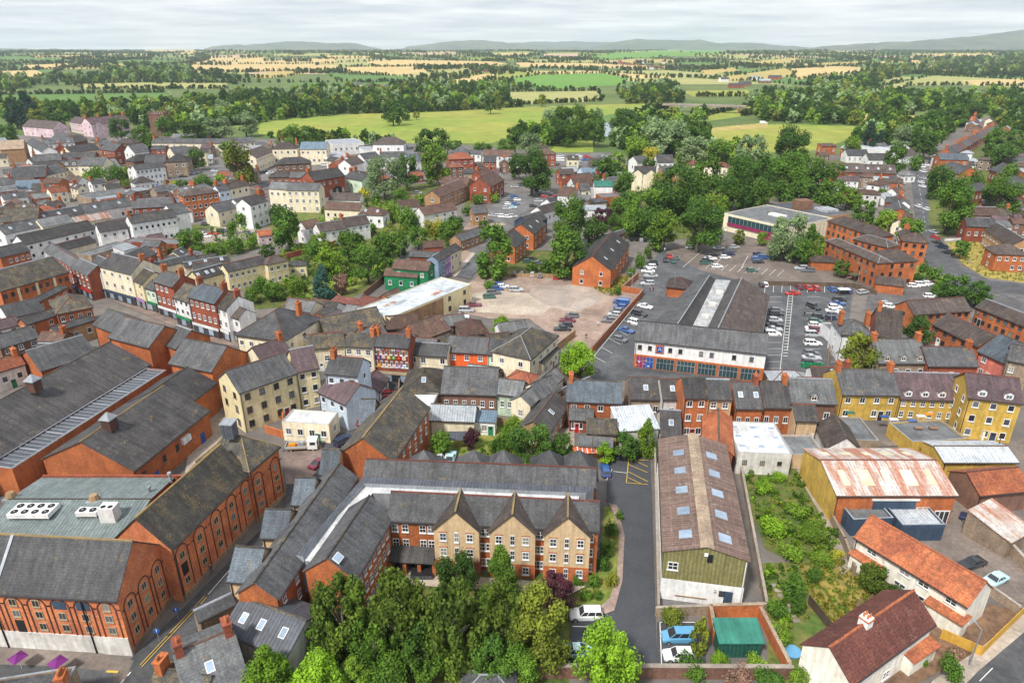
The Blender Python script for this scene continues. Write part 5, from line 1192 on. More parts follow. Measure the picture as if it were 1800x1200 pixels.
for i in range(3):
    m = MB(); x = a_+(b_-a_)*(i+.5)/3; m.box(x-.9, x+.9, y_-.1, y_, 0, 2.3, 'glass'); [m.box(x+q_-.06, x+q_+.06, y_-.14, y_-.1, 0, 2.35, 'frame') for q_ in (-.9, 0, .9)]; m.box(x-.9, x+.9, y_-.14, y_-.1, 2.25, 2.35, 'frame'); m.box(x-.9, x+.9, y_-.14, y_-.1, 1.1, 1.2, 'frame'); m.obj('glazed_door', ret)
def eastw(f): grid_windows(ret, f, 'R', lin(-f.D/2+2, f.D/2-2, 3), (1.5, 4.2, 6.6), .9, 1.3)
eastw(rf); in_frame(ret, rf, north, eastw)
in_frame(ret, rf, inner, lambda f: grid_windows(ret, f, 'F', lin(-f.L/2+1.5, f.L/2-2.5, 7), (1.5, 4.2, 6.8), .85, 1.4))
in_frame(ret, rf, west, lambda f: grid_windows(ret, f, 'F', lin(-f.L/2+1.5, -f.L/2+5, 2), (1.5, 4.2, 6.8), .85, 1.4))
in_frame(ret, rf, nw, lambda f: grid_windows(ret, f, 'F', lin(-f.L/2+2, f.L/2-2, 6), (4.4, 6.8), .85, 1.4))
m = MB(); m.box(-.55, .55, -.7, .7, 0, .08, 'frame'); m.box(-.45, .45, -.6, .6, .08, .1, 'glass_pale')
pp = (Matrix.Translation(rf.c) @ Matrix.Rotation(rf.rz, 4, 'Z')).inverted() @ P(594, 980, 10.6); link('skylight', m.mesh('skylight'), ret, pp, rot=(0, .6, inner.rz-math.pi/2))
# --- the long brown roofed shed
sh, f = rgen((1168, 968), (1160, 772), (1243, 959), 8.3, 'olive', 'corr_brown', '', 'long_shed', 'long olive clad shed with a brown corrugated roof and rows of rooflights', 'industrial building', .27, ridge='stone')
m = MB(); m.box(-f.L/2-.05, f.L/2+.05, -f.D/2-.05, f.D/2+.05, 0, 3.7, 'white'); m.obj('rendered_base', sh)
m = MB(); m.ext([(-.9, f.hr-.9*f.s+.19), (0, f.hr+.20), (.9, f.hr-.9*f.s+.19), (.9, f.hr-.9*f.s+.30), (0, f.hr+.32), (-.9, f.hr-.9*f.s+.30)], -f.L/2-.3, f.L/2+.3, 'stone'); m.obj('ridge_flashing', sh)
nside = 'L' if (f.world(-f.L/2, 0).y < f.world(f.L/2, 0).y) else 'R'; sx = -1 if nside == 'L' else 1
an = math.atan(f.s)
for i in range(5):
    for sg in (-1, 1):
        x = sx*(f.L/2-2.8-i*(f.L-5)/4.6); y = sg*f.D*.24; z = f.he+(f.D/2-abs(y))*f.s+.2
        m = MB(); m.box(-.85, .85, -.9, .9, 0, .10, 'lead'); [m.box(a*.42-.36, a*.42+.36, -.78, .78, .10, .125, 'glass_pale') for a in (-1, 1)]
        link('rooflight', m.mesh('rooflight'), sh, (x, y, z), rot=(-sg*an, 0, 0))
def endpart(y, z0, z1, w_, m_, name, th=.12):
    m = MB(); xx = sorted((sx*(f.L/2+.06), sx*(f.L/2+.06+th))); m.box(xx[0], xx[1], y-w_/2, y+w_/2, z0, z1, m_); m.obj(name, sh)
# left of the picture is one sign of y: find it
ys_ = 1 if f.world(sx*f.L/2, f.D/2).x > f.world(sx*f.L/2, -f.D/2).x else -1
endpart(ys_*f.D*.33, .6, 2.8, 1.1, 'navy', 'door'); endpart(ys_*f.D*.25, 1.9, 2.8, .8, 'glass', 'window'); endpart(ys_*f.D*.05, 7.4, 8.6, .7, 'black', 'vent'); endpart(ys_*(-f.D*.0), 8.3, 8.8, .5, 'frame', 'alarm_box'); endpart(ys_*f.D*.36, 0, .6, 2.0, 'stone', 'step', 1.2); endpart(-ys_*f.D*.12, 1.0, 1.15, 4.2, 'wood', 'rail', .1)
put_window(f, sh, nside, -ys_*f.D*.38, 6.0, 1.4, 1.3, 'tall', True); m = MB(); m.cyl(sx*(f.L/2+.16), ys_*(f.D/2-.2), 0, 8, .08, .08, 'frame', 6); m.obj('downpipe', sh)
put_window(f, sh, nside, ys_*f.D*.17, 2.6, .35, .35, 'dark', True)
# red tiled range behind it
rgen((1237, 726), (1236, 792), (1262, 726), 5, 'brick_red', 'tile_orange', '', 'brick_range', 'red tiled range wedged between the brown shed and the white flat roof', 'outbuilding', .7)
wf, f = rgen((1297, 796), (1392, 800), (1345, 744), 4.3, 'white_dirty', 'felt_white', '', 'flat_roofed_store', 'white painted store with a worn white flat roof and roof domes', 'shop', rt='f')
for i in range(9):
    m = MB(); x, y = -f.L*.36+f.L*.36*(i % 3), -f.D*.3+f.D*.3*(i//3); m.box(x-.5, x+.5, y-.4, y+.4, f.he, f.he+.25, 'frame', 'glass_pale'); m.obj('roof_dome', wf)
for t in (-.35, -.02, .3): put_window(f, wf, 'F', f.L*t, 2.5, .8, .8, 'dark', True)
# --- the supermarket with the two long roofs
al, af = rgen((1117, 597), (1347, 622), (1235, 576), 7, 'white', 'slate', '', 'food_store', 'white and brick food store with big shop windows and two long slate halls', 'supermarket', .6, ridge='slate_dark')
inv = (Matrix.Translation(af.c) @ Matrix.Rotation(af.rz, 4, 'Z')).inverted()
def AP(u, v, z): q = P(u, v, z); q.z = z; return inv @ q
Ln = [((1150, 567, 5.8), (1232, 482, 5.8)), ((1190, 571, 8.6), (1247, 484, 8.6)), ((1217, 574, 7.0), (1258, 491, 7.0)), ((1243, 577, 7.0), (1284, 493, 7.0)), ((1262, 577, 8.2), (1304, 488, 8.2)), ((1341, 586, 5.4), (1353, 520, 5.4))]
Ln = [(AP(*a), AP(*b)) for a, b in Ln]
for i, (nm_, m_) in enumerate((('hall_roof', 'slate'), ('hall_roof', 'slate_dark'), ('flat_valley', 'felt_worn'), ('hall_roof', 'slate_dark'), ('hall_roof', 'slate_brown'))):
    m = MB(); (a, b), (c, d) = Ln[i], Ln[i+1]; a2, c2 = a+(a-b)*.06, c+(c-d)*.06
    m.face([a2, c2, d, b], m_); m.obj(nm_, al)
for (a, b), m_ in ((Ln[0], 'brick_orange'), (Ln[5], 'white_dirty')):
    m = MB(); g_ = lambda p: Vector((p.x, p.y, 0)); m.face([g_(a), g_(b), b, a], m_); m.obj('hall_wall', al)
m = MB(); top = [q[1] for q in Ln]; m.face(top+[Vector((top[-1].x, top[-1].y, 0)), Vector((top[0].x, top[0].y, 0))], 'brick_brown'); m.obj('hall_wall', al)
for i in (1, 4):
    m = MB(); m.tube(Ln[i][0]+Vector((0, 0, .05)), Ln[i][1]+Vector((0, 0, .05)), .16, .16, 'lead'); m.obj('ridge_cap', al)
sub(al, af, (1172, 504), (1212, 508), (1198, 487), 3.2, 'brick_orange', 'slate_brown', rt='h')
m = MB(); L2, D2 = af.L/2, af.D/2; y0 = -D2-.35
m.box(-L2-.02, L2+.02, y0, -D2, 0, 3.4, 'brick_orange'); ba = m.obj('brick_front', al)
n = 6
for i in range(n):
    xa = -L2+.5+(af.L-.6)*i/n; xb = xa+(af.L-.6)/n-.7; m = MB(); m.box(xa, xb, y0-.05, y0, .3, 3.0, 'magenta' if i == 0 else 'glass_teal')
    if i == 0: m.box(xa+(xb-xa)*.5, xb, y0-.08, y0-.05, .3, 3.0, 'sign_blue'); [m.box(xa+a*.55, xa+a*.55+.4, y0-.10, y0-.05, .6+(a*7 % 5)*.45, .95+(a*7 % 5)*.45, ['sign_orange', 'line_white', 'green', 'vivid'][a % 4]) for a in range(int((xb-xa)/.62))]
    for k_ in range(6): x = xa+(xb-xa)*k_/5; m.box(x-.05, x+.05, y0-.12, y0-.05, .3, 3.0, 'lead')
    m.box(xa, xb, y0-.12, y0-.05, 1.9, 2.0, 'lead'); m.obj('shop_window', al)
for t in (-.46, -.38, -.22, -.14, .02, .1, .27, .4): put_window(af, al, 'F', af.L*t, 5.3, .9, 1.1, 'dark', True)
x = -af.L*.302; m = MB(); D = -D2-.02
m.box(x-.95, x+.95, D-.10, D, 4.2, 6.3, 'tail_red'); m.box(x-.80, x+.80, D-.13, D-.10, 4.35, 6.15, 'sign_orange'); m.box(x-.68, x+.68, D-.16, D-.13, 4.47, 6.03, 'sign_blue')
for (a0, z0, a1, z1) in ((-.4, 4.9, 0, 5.8), (0, 5.8, .4, 4.9), (-.18, 5.25, .2, 5.25)): m.tube((x+a0, D-.18, z0), (x+a1, D-.18, z1), .07, .07, 'paint_paleblue', 4)
m.obj('store_sign', al)
# roof plant in the valley
for u, v in ((1265, 514), (1252, 535), (1240, 556)):
    q = (Matrix.Translation(af.c) @ Matrix.Rotation(af.rz, 4, 'Z')).inverted() @ P(u, v, 7.3); m = MB(); m.box(q.x-1, q.x+1, q.y-.8, q.y+.8, 6.6, 7.8, 'white_dirty'); m.obj('roof_plant', al)
# --- rusty shed, containers, yard buildings
ru, f = rgen((1471, 869), (1681, 869), (1550, 810), 5.6, 'ochre', 'metal_rust', '', 'workshop', 'yellow walled workshop under a broad rust streaked sheet roof', 'workshop', .3)
m = MB(); m.box(-f.L/2+.05, f.L/2+.03, -f.D/2-.06, -f.D/2, 0, f.he-.1, 'brick_orange'); m.box(-f.L*.18, f.L*.18, -f.D/2-.14, -f.D/2-.06, 0, 4.6, 'navy'); m.box(-f.L*.2, f.L*.2, -f.D/2-.3, -f.D/2-.06, 4.6, 4.9, 'frame'); m.obj('front_cladding', ru)
for x, w_ in ((f.L*.04, 1.8), (f.L*.42, 2.4)):
    m = MB(); D = -f.D/2-.15; m.box(x-w_/2, x+w_/2, D-.06, D, 0, 2.7, 'frame'); [m.box(x-w_/2+.12+a*(w_-.1)/3, x-w_/2+(a+1)*(w_-.1)/3-.05, D-.09, D-.06, .2, 2.5, 'glass') for a in range(3)]; m.obj('glazed_door', ru)
put_window(f, ru, 'F', f.L*.25, 2.6, 2.0, 1.3, 'tall', True)
an = math.atan(f.s)
for i, w_ in enumerate((1.1, 1.9, 1.1, 1.9, 1.1)):
    for sg in (-1, 1):
        x = -f.L*.38+f.L*.185*i; y = sg*f.D*.27; z = f.he+(f.D/2-abs(y))*f.s+.19; m = MB(); m.box(-w_/2, w_/2, -1.6 if sg < 0 else -.9, 1.6 if sg < 0 else .9, 0, .03, 'lightpanel'); link('rooflight', m.mesh('rooflight'), ru, (x, y, z), rot=(-sg*an, 0, 0))
def container(A, B, C, wall, roof, label):
    r, f = rgen(A, B, C, 2.9, wall, roof, '', 'container_store', label, 'container', rt='f'); m = MB()
    for i in range(int(f.L/.5)): m.box(-f.L/2+.2+i*.5, -f.L/2+.35+i*.5, -f.D/2-.05, -f.D/2, .2, f.he-.2, wall)
    m.obj('ribs', r)
container((1500, 915), (1571, 912), (1520, 881), 'navy', 'felt_grey', 'dark navy flat roofed container with grey roof before the rusty shed')
container((1586, 925), (1662, 924), (1602, 891), 'navy', 'metal_pale', 'dark container store with a pale green stained roof beside the yard')
rgen((1660, 811), (1788, 811), (1716, 785), 4.2, 'ochre', 'metal_pale', '', 'workshop', 'yellow workshop with a pale sheet roof and cream rooflight strip', 'workshop', .3)
r, f = rgen((1722, 869), (1812, 860), (1755, 826), 4, 'stone_red', 'tile_orange', '', 'barn', 'stone barn with an orange red tiled roof at the right edge', 'barn', .6)
rgen((1775, 952), (1815, 930), (1738, 880), 3.2, 'stone', 'metal_rust', '', 'shed', 'low shed with red and white striped sheet roof at the right edge', 'shed', rt='l')
rgen((1436, 745), (1455, 786), (1462, 720), 3.6, 'white', 'slate_brown', '', 'rear_building', 'steep brown slate roof with a white gable behind the rusty shed', 'outbuilding', .8)
rgen((1394, 800), (1452, 800), (1420, 765), 2.8, 'cream_brick', 'felt_grey', '', 'rear_building', 'low dark felt roof between the white store and the steep gable', 'outbuilding', rt='f')
rgen((1480, 774), (1545, 776), (1500, 735), 2.6, 'stone', 'felt_grey', '', 'roof_terrace', 'dark roof terrace behind the leftmost ochre terraced house', 'roof terrace', rt='f')
rgen((1604, 778), (1700, 772), (1620, 740), 2.8, 'ochre', 'felt_grey', '', 'roof_terrace', 'dark roof terrace with a white railing behind the dormered ochre terrace', 'roof terrace', rt='f')
# --- cottages at the bottom right
c1, f1 = bld((1505, 942), (1702, 1063), (1627, 961), 5, 'offwhite', 'tile_orange', 'w0', 'cottage_pair', 'white cottage pair with a bright orange red tiled roof by the yard', 'house', 'buildings of the town', .85, ridge='tile_orange')
sub(c1, f1, (1495, 972), (1544, 1004), (1531, 972), 2.6, 'offwhite', 'tile_orange', rt='l'); sub(c1, f1, (1627, 1058), (1691, 1098), (1660, 1055), 2.6, 'offwhite', 'tile_orange', rt='l')
grid_windows(c1, f1, 'F', [-f1.L*.33, -f1.L*.02, f1.L*.15, f1.L*.38], (4.1,), 1.5, .95, 'tall'); grid_windows(c1, f1, 'F', [-f1.L*.03, f1.L*.14], (1.5,), 1.7, 1.3, 'tall'); grid_windows(c1, f1, 'R', [-1.5], (1.5,), 1, .9, 'tall')
c2, f2_ = bld((1495, 1200), (1640, 1094), (1530, 1090), 5, 'offwhite', 'tile_maroon', 'w0', 'cottage_pair', 'cream cottage pair with a purple brown tiled roof and white chimney', 'house', 'buildings of the town', .8, ridge='tile_orange')
m = MB(); x = -.1*f2_.L
m.box(x-.55, x+.55, -.6, .6, f2_.hr-1, f2_.hr+1.1, 'white'); m.box(x-.62, x+.62, -.67, .67, f2_.hr+.75, f2_.hr+.9, 'brick_orange'); [m.cyl(x+a, b, f2_.hr+1.1, f2_.hr+1.6, .14, .11, 'terracotta', 8) for a in (-.25, .25) for b in (-.25, .25)]; m.obj('chimney', c2)
sub(c2, f2_, (1605, 1163), (1649, 1134), (1622, 1120), 2.5, 'offwhite', 'tile_orange', rt='l')
grid_windows(c2, f2_, 'F', lin(-f2_.L*.3, f2_.L*.4, 4), (4.2,), 1.3, .9, 'tall'); grid_windows(c2, f2_, 'F', (-f2_.L*.3, -f2_.L*.02), (1.5,), 1.4, 1.2, 'tall')
gg, f = rgen((1265, 1128), (1341, 1128), (1300, 1088), 2.6, 'metal_green', 'metal_teal', '', 'garage', 'dark green garage with a faded teal sheet roof between brick walls', 'garage', rt='l')
# --- bottom left roofs
h1, f = bld((392, 1108), (505, 1152), (452, 1062), 5, 'white_dirty', 'metal_dark', 'w0 s3', 'house', 'ribbed dark metal roofed house with small rooflights beside the flats', 'house', 'buildings of the town', .5)
rgen((350, 1090), (412, 1060), (392, 1052), 4.6, 'stone', 'slate', '', 'house', 'grey roofed wing behind the ribbed dark metal roof', 'house', .5)
h2, f = bld((330, 1240), (435, 1192), (372, 1122), 5, 'stone', 'slate_light', 'c2 w0 s1', 'house', 'worn pale slate roof with brick chimneys at the bottom left lane', 'house', 'buildings of the town', .6)
h3, f = bld((255, 1228), (350, 1245), (300, 1178), 4.5, 'stone', 'slate_moss', 'c1 w0', 'house', 'mossy slate roof at the bottom edge beside the lane', 'house', 'buildings of the town', .6)
h4, f = bld((-60, 1260), (108, 1232), (30, 1190), 5, 'stone', 'slate', 'c2 w0 f', 'house', 'grey roofed house with two orange chimneys in the bottom left corner', 'house', 'buildings of the town', .5)
h5, f = bld((812, 1225), (905, 1225), (858, 1187), 2.8, 'stone', 'slate', 'w0 h', 'garden_building', 'small hipped slate roof cut by the bottom edge behind the wall', 'outbuilding', 'buildings of the town', .6)
# --- library and arts building
lb, f = rgen((1273, 375), (1388, 401), (1385, 368), 6.5, 'cream', 'felt_grey', '', 'library', 'modern flat roofed library with teal glazing and a magenta entrance', 'library', rt='f')
m = MB(); D = -f.D/2-.05; m.box(-f.L*.42, f.L*.48, D-.1, D, 3.4, f.he-.7, 'glass_teal'); m.obj('glazing', lb); m = MB(); m.box(-f.L*.42, f.L*.49, D-.5, D-.1, 2.6, 3.7, 'magenta'); m.box(f.L*.1, f.L*.3, D-.4, D-.1, 0, 2.2, 'magenta'); m.obj('entrance_band', lb)
m = MB(); [m.box(-f.L*.42+f.L*.87*i/14-.08, -f.L*.42+f.L*.87*i/14+.08, D-.2, D-.1, 3.9, f.he-.7, 'lead') for i in range(15)]; m.box(f.L*-.1, f.L*.12, -2, 1, f.he, f.he+.8, 'white'); m.obj('mullions', lb)
l2, f = rgen((1400, 384), (1494, 377), (1440, 352), 6, 'brick_tan', 'metal_dark', '', 'arts_hall', 'long dark ribbed flat roof with a brown brick tower behind the library', 'hall', rt='f')
m = MB(); m.box(-f.L*.1, f.L*.15, -2, 3, f.he-.2, f.he+4, 'brick_brown'); m.obj('brick_tower', l2); m = MB(); [m.box(x, x+1.6, -f.D*.3, -f.D*.05, f.he, f.he+1, 'metal_pale') for x in (f.L*.2, f.L*.3, f.L*.4)]; m.obj('roof_plant', l2)
# --- church tower far left
p = P(285, 240, 0); tw = empty('church_tower', p, .2, 'square red stone church tower with battlements among the far trees', 'church'); s_ = 6.3; m = MB(); m.box(-s_, s_, -s_, s_, 0, 19, 'stone_red', 'lead'); m.obj('tower_wall', tw)
m = MB()
for i in range(7):
    for sg in (-1, 1): a = -s_+i*2*s_/6.5; m.box(a, a+1.1, sg*s_-.4, sg*s_+.4, 19, 20.5, 'stone_red'); m.box(sg*s_-.4, sg*s_+.4, a, a+1.1, 19.003, 20.497, 'stone_red')
m.obj('battlements', tw)
for z in (6, 13): link('window', win_mesh('dark'), tw, (0, -s_-.02, z), scale=(1.8, 1, 3))
# --- road bridge over the river
a, b = P(1165, 186, 6), P(1312, 190, 6); br = empty('road_bridge', (a+b)/2-Vector((0, 0, 6)), math.atan2((b-a).y, (b-a).x), 'long low concrete road bridge over the river in the meadows', 'bridge'); ln = (b-a).length
m = MB(); m.box(-ln/2, ln/2, -5, 5, 6.6, 7.8, 'paving_pale', 'asphalt_old'); m.obj('deck', br); m = MB(); [m.box(-ln/2, ln/2, y-.15, y+.15, 7.8, 8.8, 'paving_pale') for y in (-4.8, 4.8)]; m.obj('parapet', br)
for t in (-.4, -.12, .15, .42): m = MB(); m.box(ln*t-1.5, ln*t+1.5, -4.5, 4.5, 0, 6.6, 'brick_brown'); m.obj('pier', br)
for t0, t1 in ((-.4, -.12), (-.12, .15), (.15, .42)):
    m = MB(); n = 10
    for i in range(n):
        u0, u1 = i/n, (i+1)/n; za, zb = 6.6-2.2*(2*u0-1)**2, 6.6-2.2*(2*u1-1)**2; xa, xb = ln*(t0+(t1-t0)*u0), ln*(t0+(t1-t0)*u1); m.face([(xa, -4.9, za), (xb, -4.9, zb), (xb, -4.9, 6.62), (xa, -4.9, 6.62)], 'stone')
    m.obj('arch', br)

mat('parasol', (.16, .02, .17), None, 'paint', .7)
r, f = [v_ for k_, v_ in BYLAB.items() if k_.startswith('brick shop covered in small coloured')][0]; V = random.Random(8)
for i in range(8):
    for j in range(3):
        m = MB(); x = -f.L/2+f.L*(i+.0)/7.0; z = 4.2+j*2.1+V.uniform(-.2, .2)
        if abs(x) > f.L/2-.4: continue
        m.box(x-.42, x+.42, -f.D/2-.16, -f.D/2-.05, z-.45, z+.45, V.choice(['tail_red', 'sign_orange', 'purple', 'sign_blue', 'line_yellow', 'green', 'pink', 'line_white'])); m.box(x-.2, x+.2, -f.D/2-.19, -f.D/2-.16, z-.2, z+.2, V.choice(['line_white', 'line_yellow', 'paint_lightblue', 'vivid'])); m.obj('painted_panel', r)
r, f = [v_ for k_, v_ in BYLAB.items() if 'wide archway beneath' in k_][0]; m = MB(); D = -f.D/2-.06; x0 = f.L*.22; n = 12
m.face([(x0-3, D, 0), (x0+3, D, 0)]+[(x0+3*math.cos(math.pi*i/n), D, 2.6+2.2*math.sin(math.pi*i/n)) for i in range(n+1)], 'black'); m.obj('archway', r)
r, f = [v_ for k_, v_ in BYLAB.items() if k_.startswith('long flat pale metal roof')][0]
for i in range(16):
    m = MB(); x = -f.L*.45+f.L*.9*((i*.618) % 1); y = -f.D*.35+f.D*.7*((i*.37) % 1); m.box(x-1.6, x+1.6, y-.7, y+.7, f.he, f.he+.04+.003*i, ['line_white', 'white', 'metal_rust', 'metal_grey'][i % 4]); m.obj('roof_panel', r)
m = MB(); m.box(-f.L/2-.02, f.L*.12, -f.D/2-.07, -f.D/2-.02, 0, f.he-.3, 'brick_tan'); m.obj('brick_wall', r)
r, f = [v_ for k_, v_ in BYLAB.items() if k_.startswith('huge dark streaked roof')][0]
for i in range(int(f.L/5.2)):
    x = f.L/2-2.6-5.2*i; m = MB(); m.box(x-2.4, x-1.7, -f.D/2-.2, -f.D/2, 0, f.he-.4, 'yellow'); m.obj('pier', r)
# ---------------------------------------------------------------- roads, car parks, gardens (sheets a few millimetres apart)
zc = [.004]
mat('gravel_grey', (.27, .235, .21), (.33, .27, .225), 'asphalt', .95)
AVOID = []
def S(name, m, pts, dz=.004):
    zc[0] += dz; AVOID.append((name, pts)); return sheet(name, pts, m, zc[0])
S('rough_ground', 'scrub', [(440,1230),(430,1130),(520,1060),(640,1020),(700,1000),(1070,1010),(1085,1075),(1000,1180),(1000,1230)])
S('garden', 'lawn', [(740,790),(760,745),(900,745),(1000,790),(1060,800),(1060,780),(1140,780),(1140,800),(1080,812),(900,812)])
S('garden', 'scrub', [(1300,822),(1395,822),(1440,880),(1480,960),(1485,1000),(1420,1000),(1345,965),(1320,900)])
S('garden', 'scrub', [(1330,990),(1420,985),(1440,1060),(1480,1120),(1440,1200),(1350,1200),(1350,1090)])
S('garden', 'lawn_dry', [(1405,990),(1500,985),(1560,1040),(1535,1090),(1465,1118),(1425,1055)])
S('garden', 'lawn', [(1062,890),(1080,888),(1092,960),(1080,1050),(1060,1062),(1010,1062),(1020,1035),(1050,1030)])
S('garden', 'scrub', [(430,545),(440,480),(500,440),(560,412),(640,395),(700,385),(740,400),(700,430),(690,470),(660,505),(600,530),(560,545),(500,540)])
S('garden', 'lawn', [(500,505),(560,500),(640,470),(680,450),(690,462),(640,500),(560,535)])
S('garden', 'scrub', [(560,355),(700,345),(800,400),(850,425),(820,445),(760,430),(640,395),(560,415),(470,430),(470,395)])
S('garden', 'scrub', [(690,330),(760,320),(850,330),(880,345),(840,360),(760,350),(700,352)])
S('garden', 'scrub', [(940,300),(1090,290),(1200,290),(1400,290),(1480,280),(1560,300),(1400,310),(1400,345),(1280,360),(1260,420),(1150,420),(1060,400),(1040,380),(1100,340),(1060,320)])
S('garden', 'lawn_dry', [(1040,492),(1112,486),(1098,512),(1070,522),(1045,508)])
S('garden', 'lawn_dry', [(1662,425),(1740,422),(1760,450),(1740,470),(1800,480),(1800,497),(1730,487),(1690,462)])
S('garden', 'lawn_dry', [(1350,440),(1400,455),(1450,470),(1440,478),(1380,460),(1340,444)])
S('garden', 'scrub', [(1340,395),(1450,390),(1450,460),(1400,455),(1350,432)])
S('garden', 'lawn', [(1600,455),(1640,460),(1665,485),(1640,490),(1600,478)])
S('garden', 'scrub', [(1640,300),(1700,300),(1770,300),(1760,340),(1720,400),(1650,420),(1622,400),(1622,330)])
S('garden', 'scrub', [(1690,250),(1800,230),(1800,290),(1720,300),(1700,290)])
S('garden', 'scrub', [(270,420),(340,395),(460,395),(470,430),(400,450),(330,465),(300,455)])
S('garden', 'scrub', [(140,300),(240,290),(240,330),(160,335)])
S('garden', 'scrub', [(860,440),(960,440),(1050,440),(1060,478),(1000,486),(900,482),(850,482)])
S('car_park', 'gravel', [(812,505),(840,486),(900,483),(1040,488),(1060,515),(1098,508),(1128,512),(1130,520),(1062,600),(1040,622),(985,600),(930,560),(860,560),(815,550)])
S('rough_patch', 'gravel_pale', [(822,520),(850,510),(930,515),(980,530),(950,555),(900,552),(840,548)])
S('rough_patch', 'gravel_grey', [(935,505),(960,500),(985,502),(1010,500),(1035,505),(1050,514),(1058,526),(1040,536),(1015,548),(990,545),(962,537),(945,528),(930,517)])
S('building_site', 'gravel', [(795,420),(830,385),(880,390),(905,400),(850,450),(820,470),(790,450)])
S('car_park', 'asphalt', [(1010,668),(1040,622),(1130,518),(1120,505),(1128,490),(1160,440),(1240,425),(1300,470),(1345,500),(1500,505),(1478,668)])
S('car_park', 'asphalt_brown', [(1170,445),(1210,418),(1340,422),(1440,462),(1540,500),(1345,503),(1240,478)])
S('car_park', 'asphalt_old', [(838,390),(880,345),(960,335),(985,345),(940,385),(880,392)])
S('car_park', 'asphalt_old', [(960,270),(1075,268),(1080,290),(1010,292),(960,290)])
S('car_park', 'asphalt_old', [(240,340),(330,290),(400,285),(420,305),(340,330),(300,350),(200,360)])
S('car_park', 'paving_pale', [(340,405),(400,398),(450,402),(440,420),(350,428)])
S('car_park', 'asphalt_old', [(555,290),(620,280),(625,296),(565,302)])
S('car_park', 'asphalt_new', [(1070,795),(1142,797),(1146,880),(1152,1080),(1155,1170),(1000,1170),(1005,1085),(1062,1072),(1085,1030),(1092,930),(1088,890),(1066,880)])
S('car_park', 'asphalt_new', [(1155,1092),(1240,1092),(1240,1186),(1155,1186)])
S('yard', 'asphalt_old', [(1148,775),(1160,800),(1172,1050),(1340,1050),(1346,1075),(1153,1080)])
S('yard', 'asphalt_brown', [(1660,890),(1700,865),(1760,930),(1800,1000),(1800,1060),(1745,1045),(1650,980),(1560,930),(1640,925)])
S('yard', 'asphalt_brown', [(1400,775),(1480,775),(1600,775),(1800,770),(1800,860),(1700,830),(1640,780),(1430,790)])
S('yard', 'paving_pale', [(1415,790),(1430,800),(1495,1000),(1480,1010),(1440,900),(1400,830)])
S('front_garden', 'earth', [(1500,1060),(1560,1020),(1700,1100),(1740,1060),(1795,1075),(1720,1150),(1650,1180),(1560,1230),(1480,1230)])
S('road', 'asphalt', [(225,1162),(350,1040),(500,888),(505,845),(496,790),(560,772),(628,752),(655,700),(650,650),(705,655),(708,700),(690,760),(560,885),(450,1000),(360,1090),(255,1240),(150,1240)])
S('paving', 'paving', [(496,795),(560,776),(575,800),(540,850),(503,850)])
S('road', 'asphalt_brown', [(-60,1095),(235,1160),(200,1240),(-60,1240)])
S('road', 'asphalt', [(-60,1165),(110,1170),(200,1180),(190,1260),(-60,1260)])
S('service_yard', 'paving_pale', [(330,800),(372,722),(420,705),(440,740),(400,760),(325,832)])
S('high_street', 'paving', [(84,472),(112,462),(250,512),(400,566),(440,600),(420,610),(370,600),(250,550),(120,495)])
S('road', 'asphalt_old', [(88,474),(104,470),(180,505),(160,520),(110,492)])
S('road', 'asphalt', [(1598,280),(1622,278),(1632,330),(1632,390),(1655,430),(1690,470),(1740,492),(1830,502),(1830,530),(1730,525),(1660,500),(1630,470),(1612,420),(1606,350)])
S('road', 'asphalt_old', [(1530,500),(1640,500),(1700,510),(1830,520),(1830,560),(1700,540),(1600,535),(1520,545)])
S('road', 'asphalt', [(800,485),(838,440),(860,452),(826,490)])
S('pavement', 'paving_pale', [(794,484),(836,436),(841,439),(801,486)])
S('road', 'asphalt_old', [(820,440),(880,400),(990,330),(1005,320),(1012,325),(990,345),(900,410),(850,450)])
S('road', 'asphalt_old', [(940,640),(990,640),(1020,665),(1040,680),(960,680)])
S('road', 'asphalt', [(1640,1260),(1720,1180),(1830,1085),(1900,1200),(1700,1300)])
S('pavement', 'paving_pale', [(1590,1260),(1640,1195),(1720,1140),(1830,1055),(1830,1085),(1720,1178),(1640,1260)])
S('terrace_paving', 'gravel_pale', [(700,1000),(772,1000),(800,1010),(930,1020),(1030,1030),(1000,1045),(760,1030),(700,1025)])
S('pavement', 'paving', [(1068,882),(1085,888),(1098,940),(1094,1020),(1080,1072),(1064,1078),(1050,1070),(1072,1050),(1085,1010),(1088,940),(1078,900)])
S('paving', 'paving_pale', [(940,760),(1010,750),(1010,800),(960,800)])
S('field', 'lawn', [(1150,300),(1200,300),(1200,312),(1150,312)])
S('town_square', 'asphalt_old', [(440,300),(500,296),(480,330),(440,340)])
# small houses, sheds and workshops that fill the yards and lanes between the larger ones
FREG = [([(0,255),(60,245),(130,250),(260,250),(420,255),(520,262),(540,300),(470,330),(440,360),(330,400),(250,440),(120,420),(0,430)], 120), ([(540,270),(700,262),(900,285),(900,330),(830,320),(740,345),(560,345)], 30), ([(940,275),(1090,290),(1080,360),(1000,380),(990,300)], 16), ([(1400,265),(1600,262),(1600,300),(1590,440),(1540,370),(1480,345),(1480,310)], 34), ([(1640,300),(1800,250),(1800,420),(1700,420)], 30), ([(0,560),(60,600),(150,640),(60,660),(0,690)], 8), ([(480,540),(680,560),(930,600),(1000,680),(930,740),(850,700),(600,600)], 30), ([(1380,680),(1480,690),(1480,740),(1400,745)], 5), ([(200,420),(330,430),(420,500),(300,500),(180,440)], 16), ([(1700,215),(1800,225),(1800,300),(1720,300)], 16), ([(960,690),(1090,690),(1090,780),(960,780)], 6), ([(640,690),(900,700),(900,760),(760,750)], 5)]
RF = random.Random(21); FILL = []
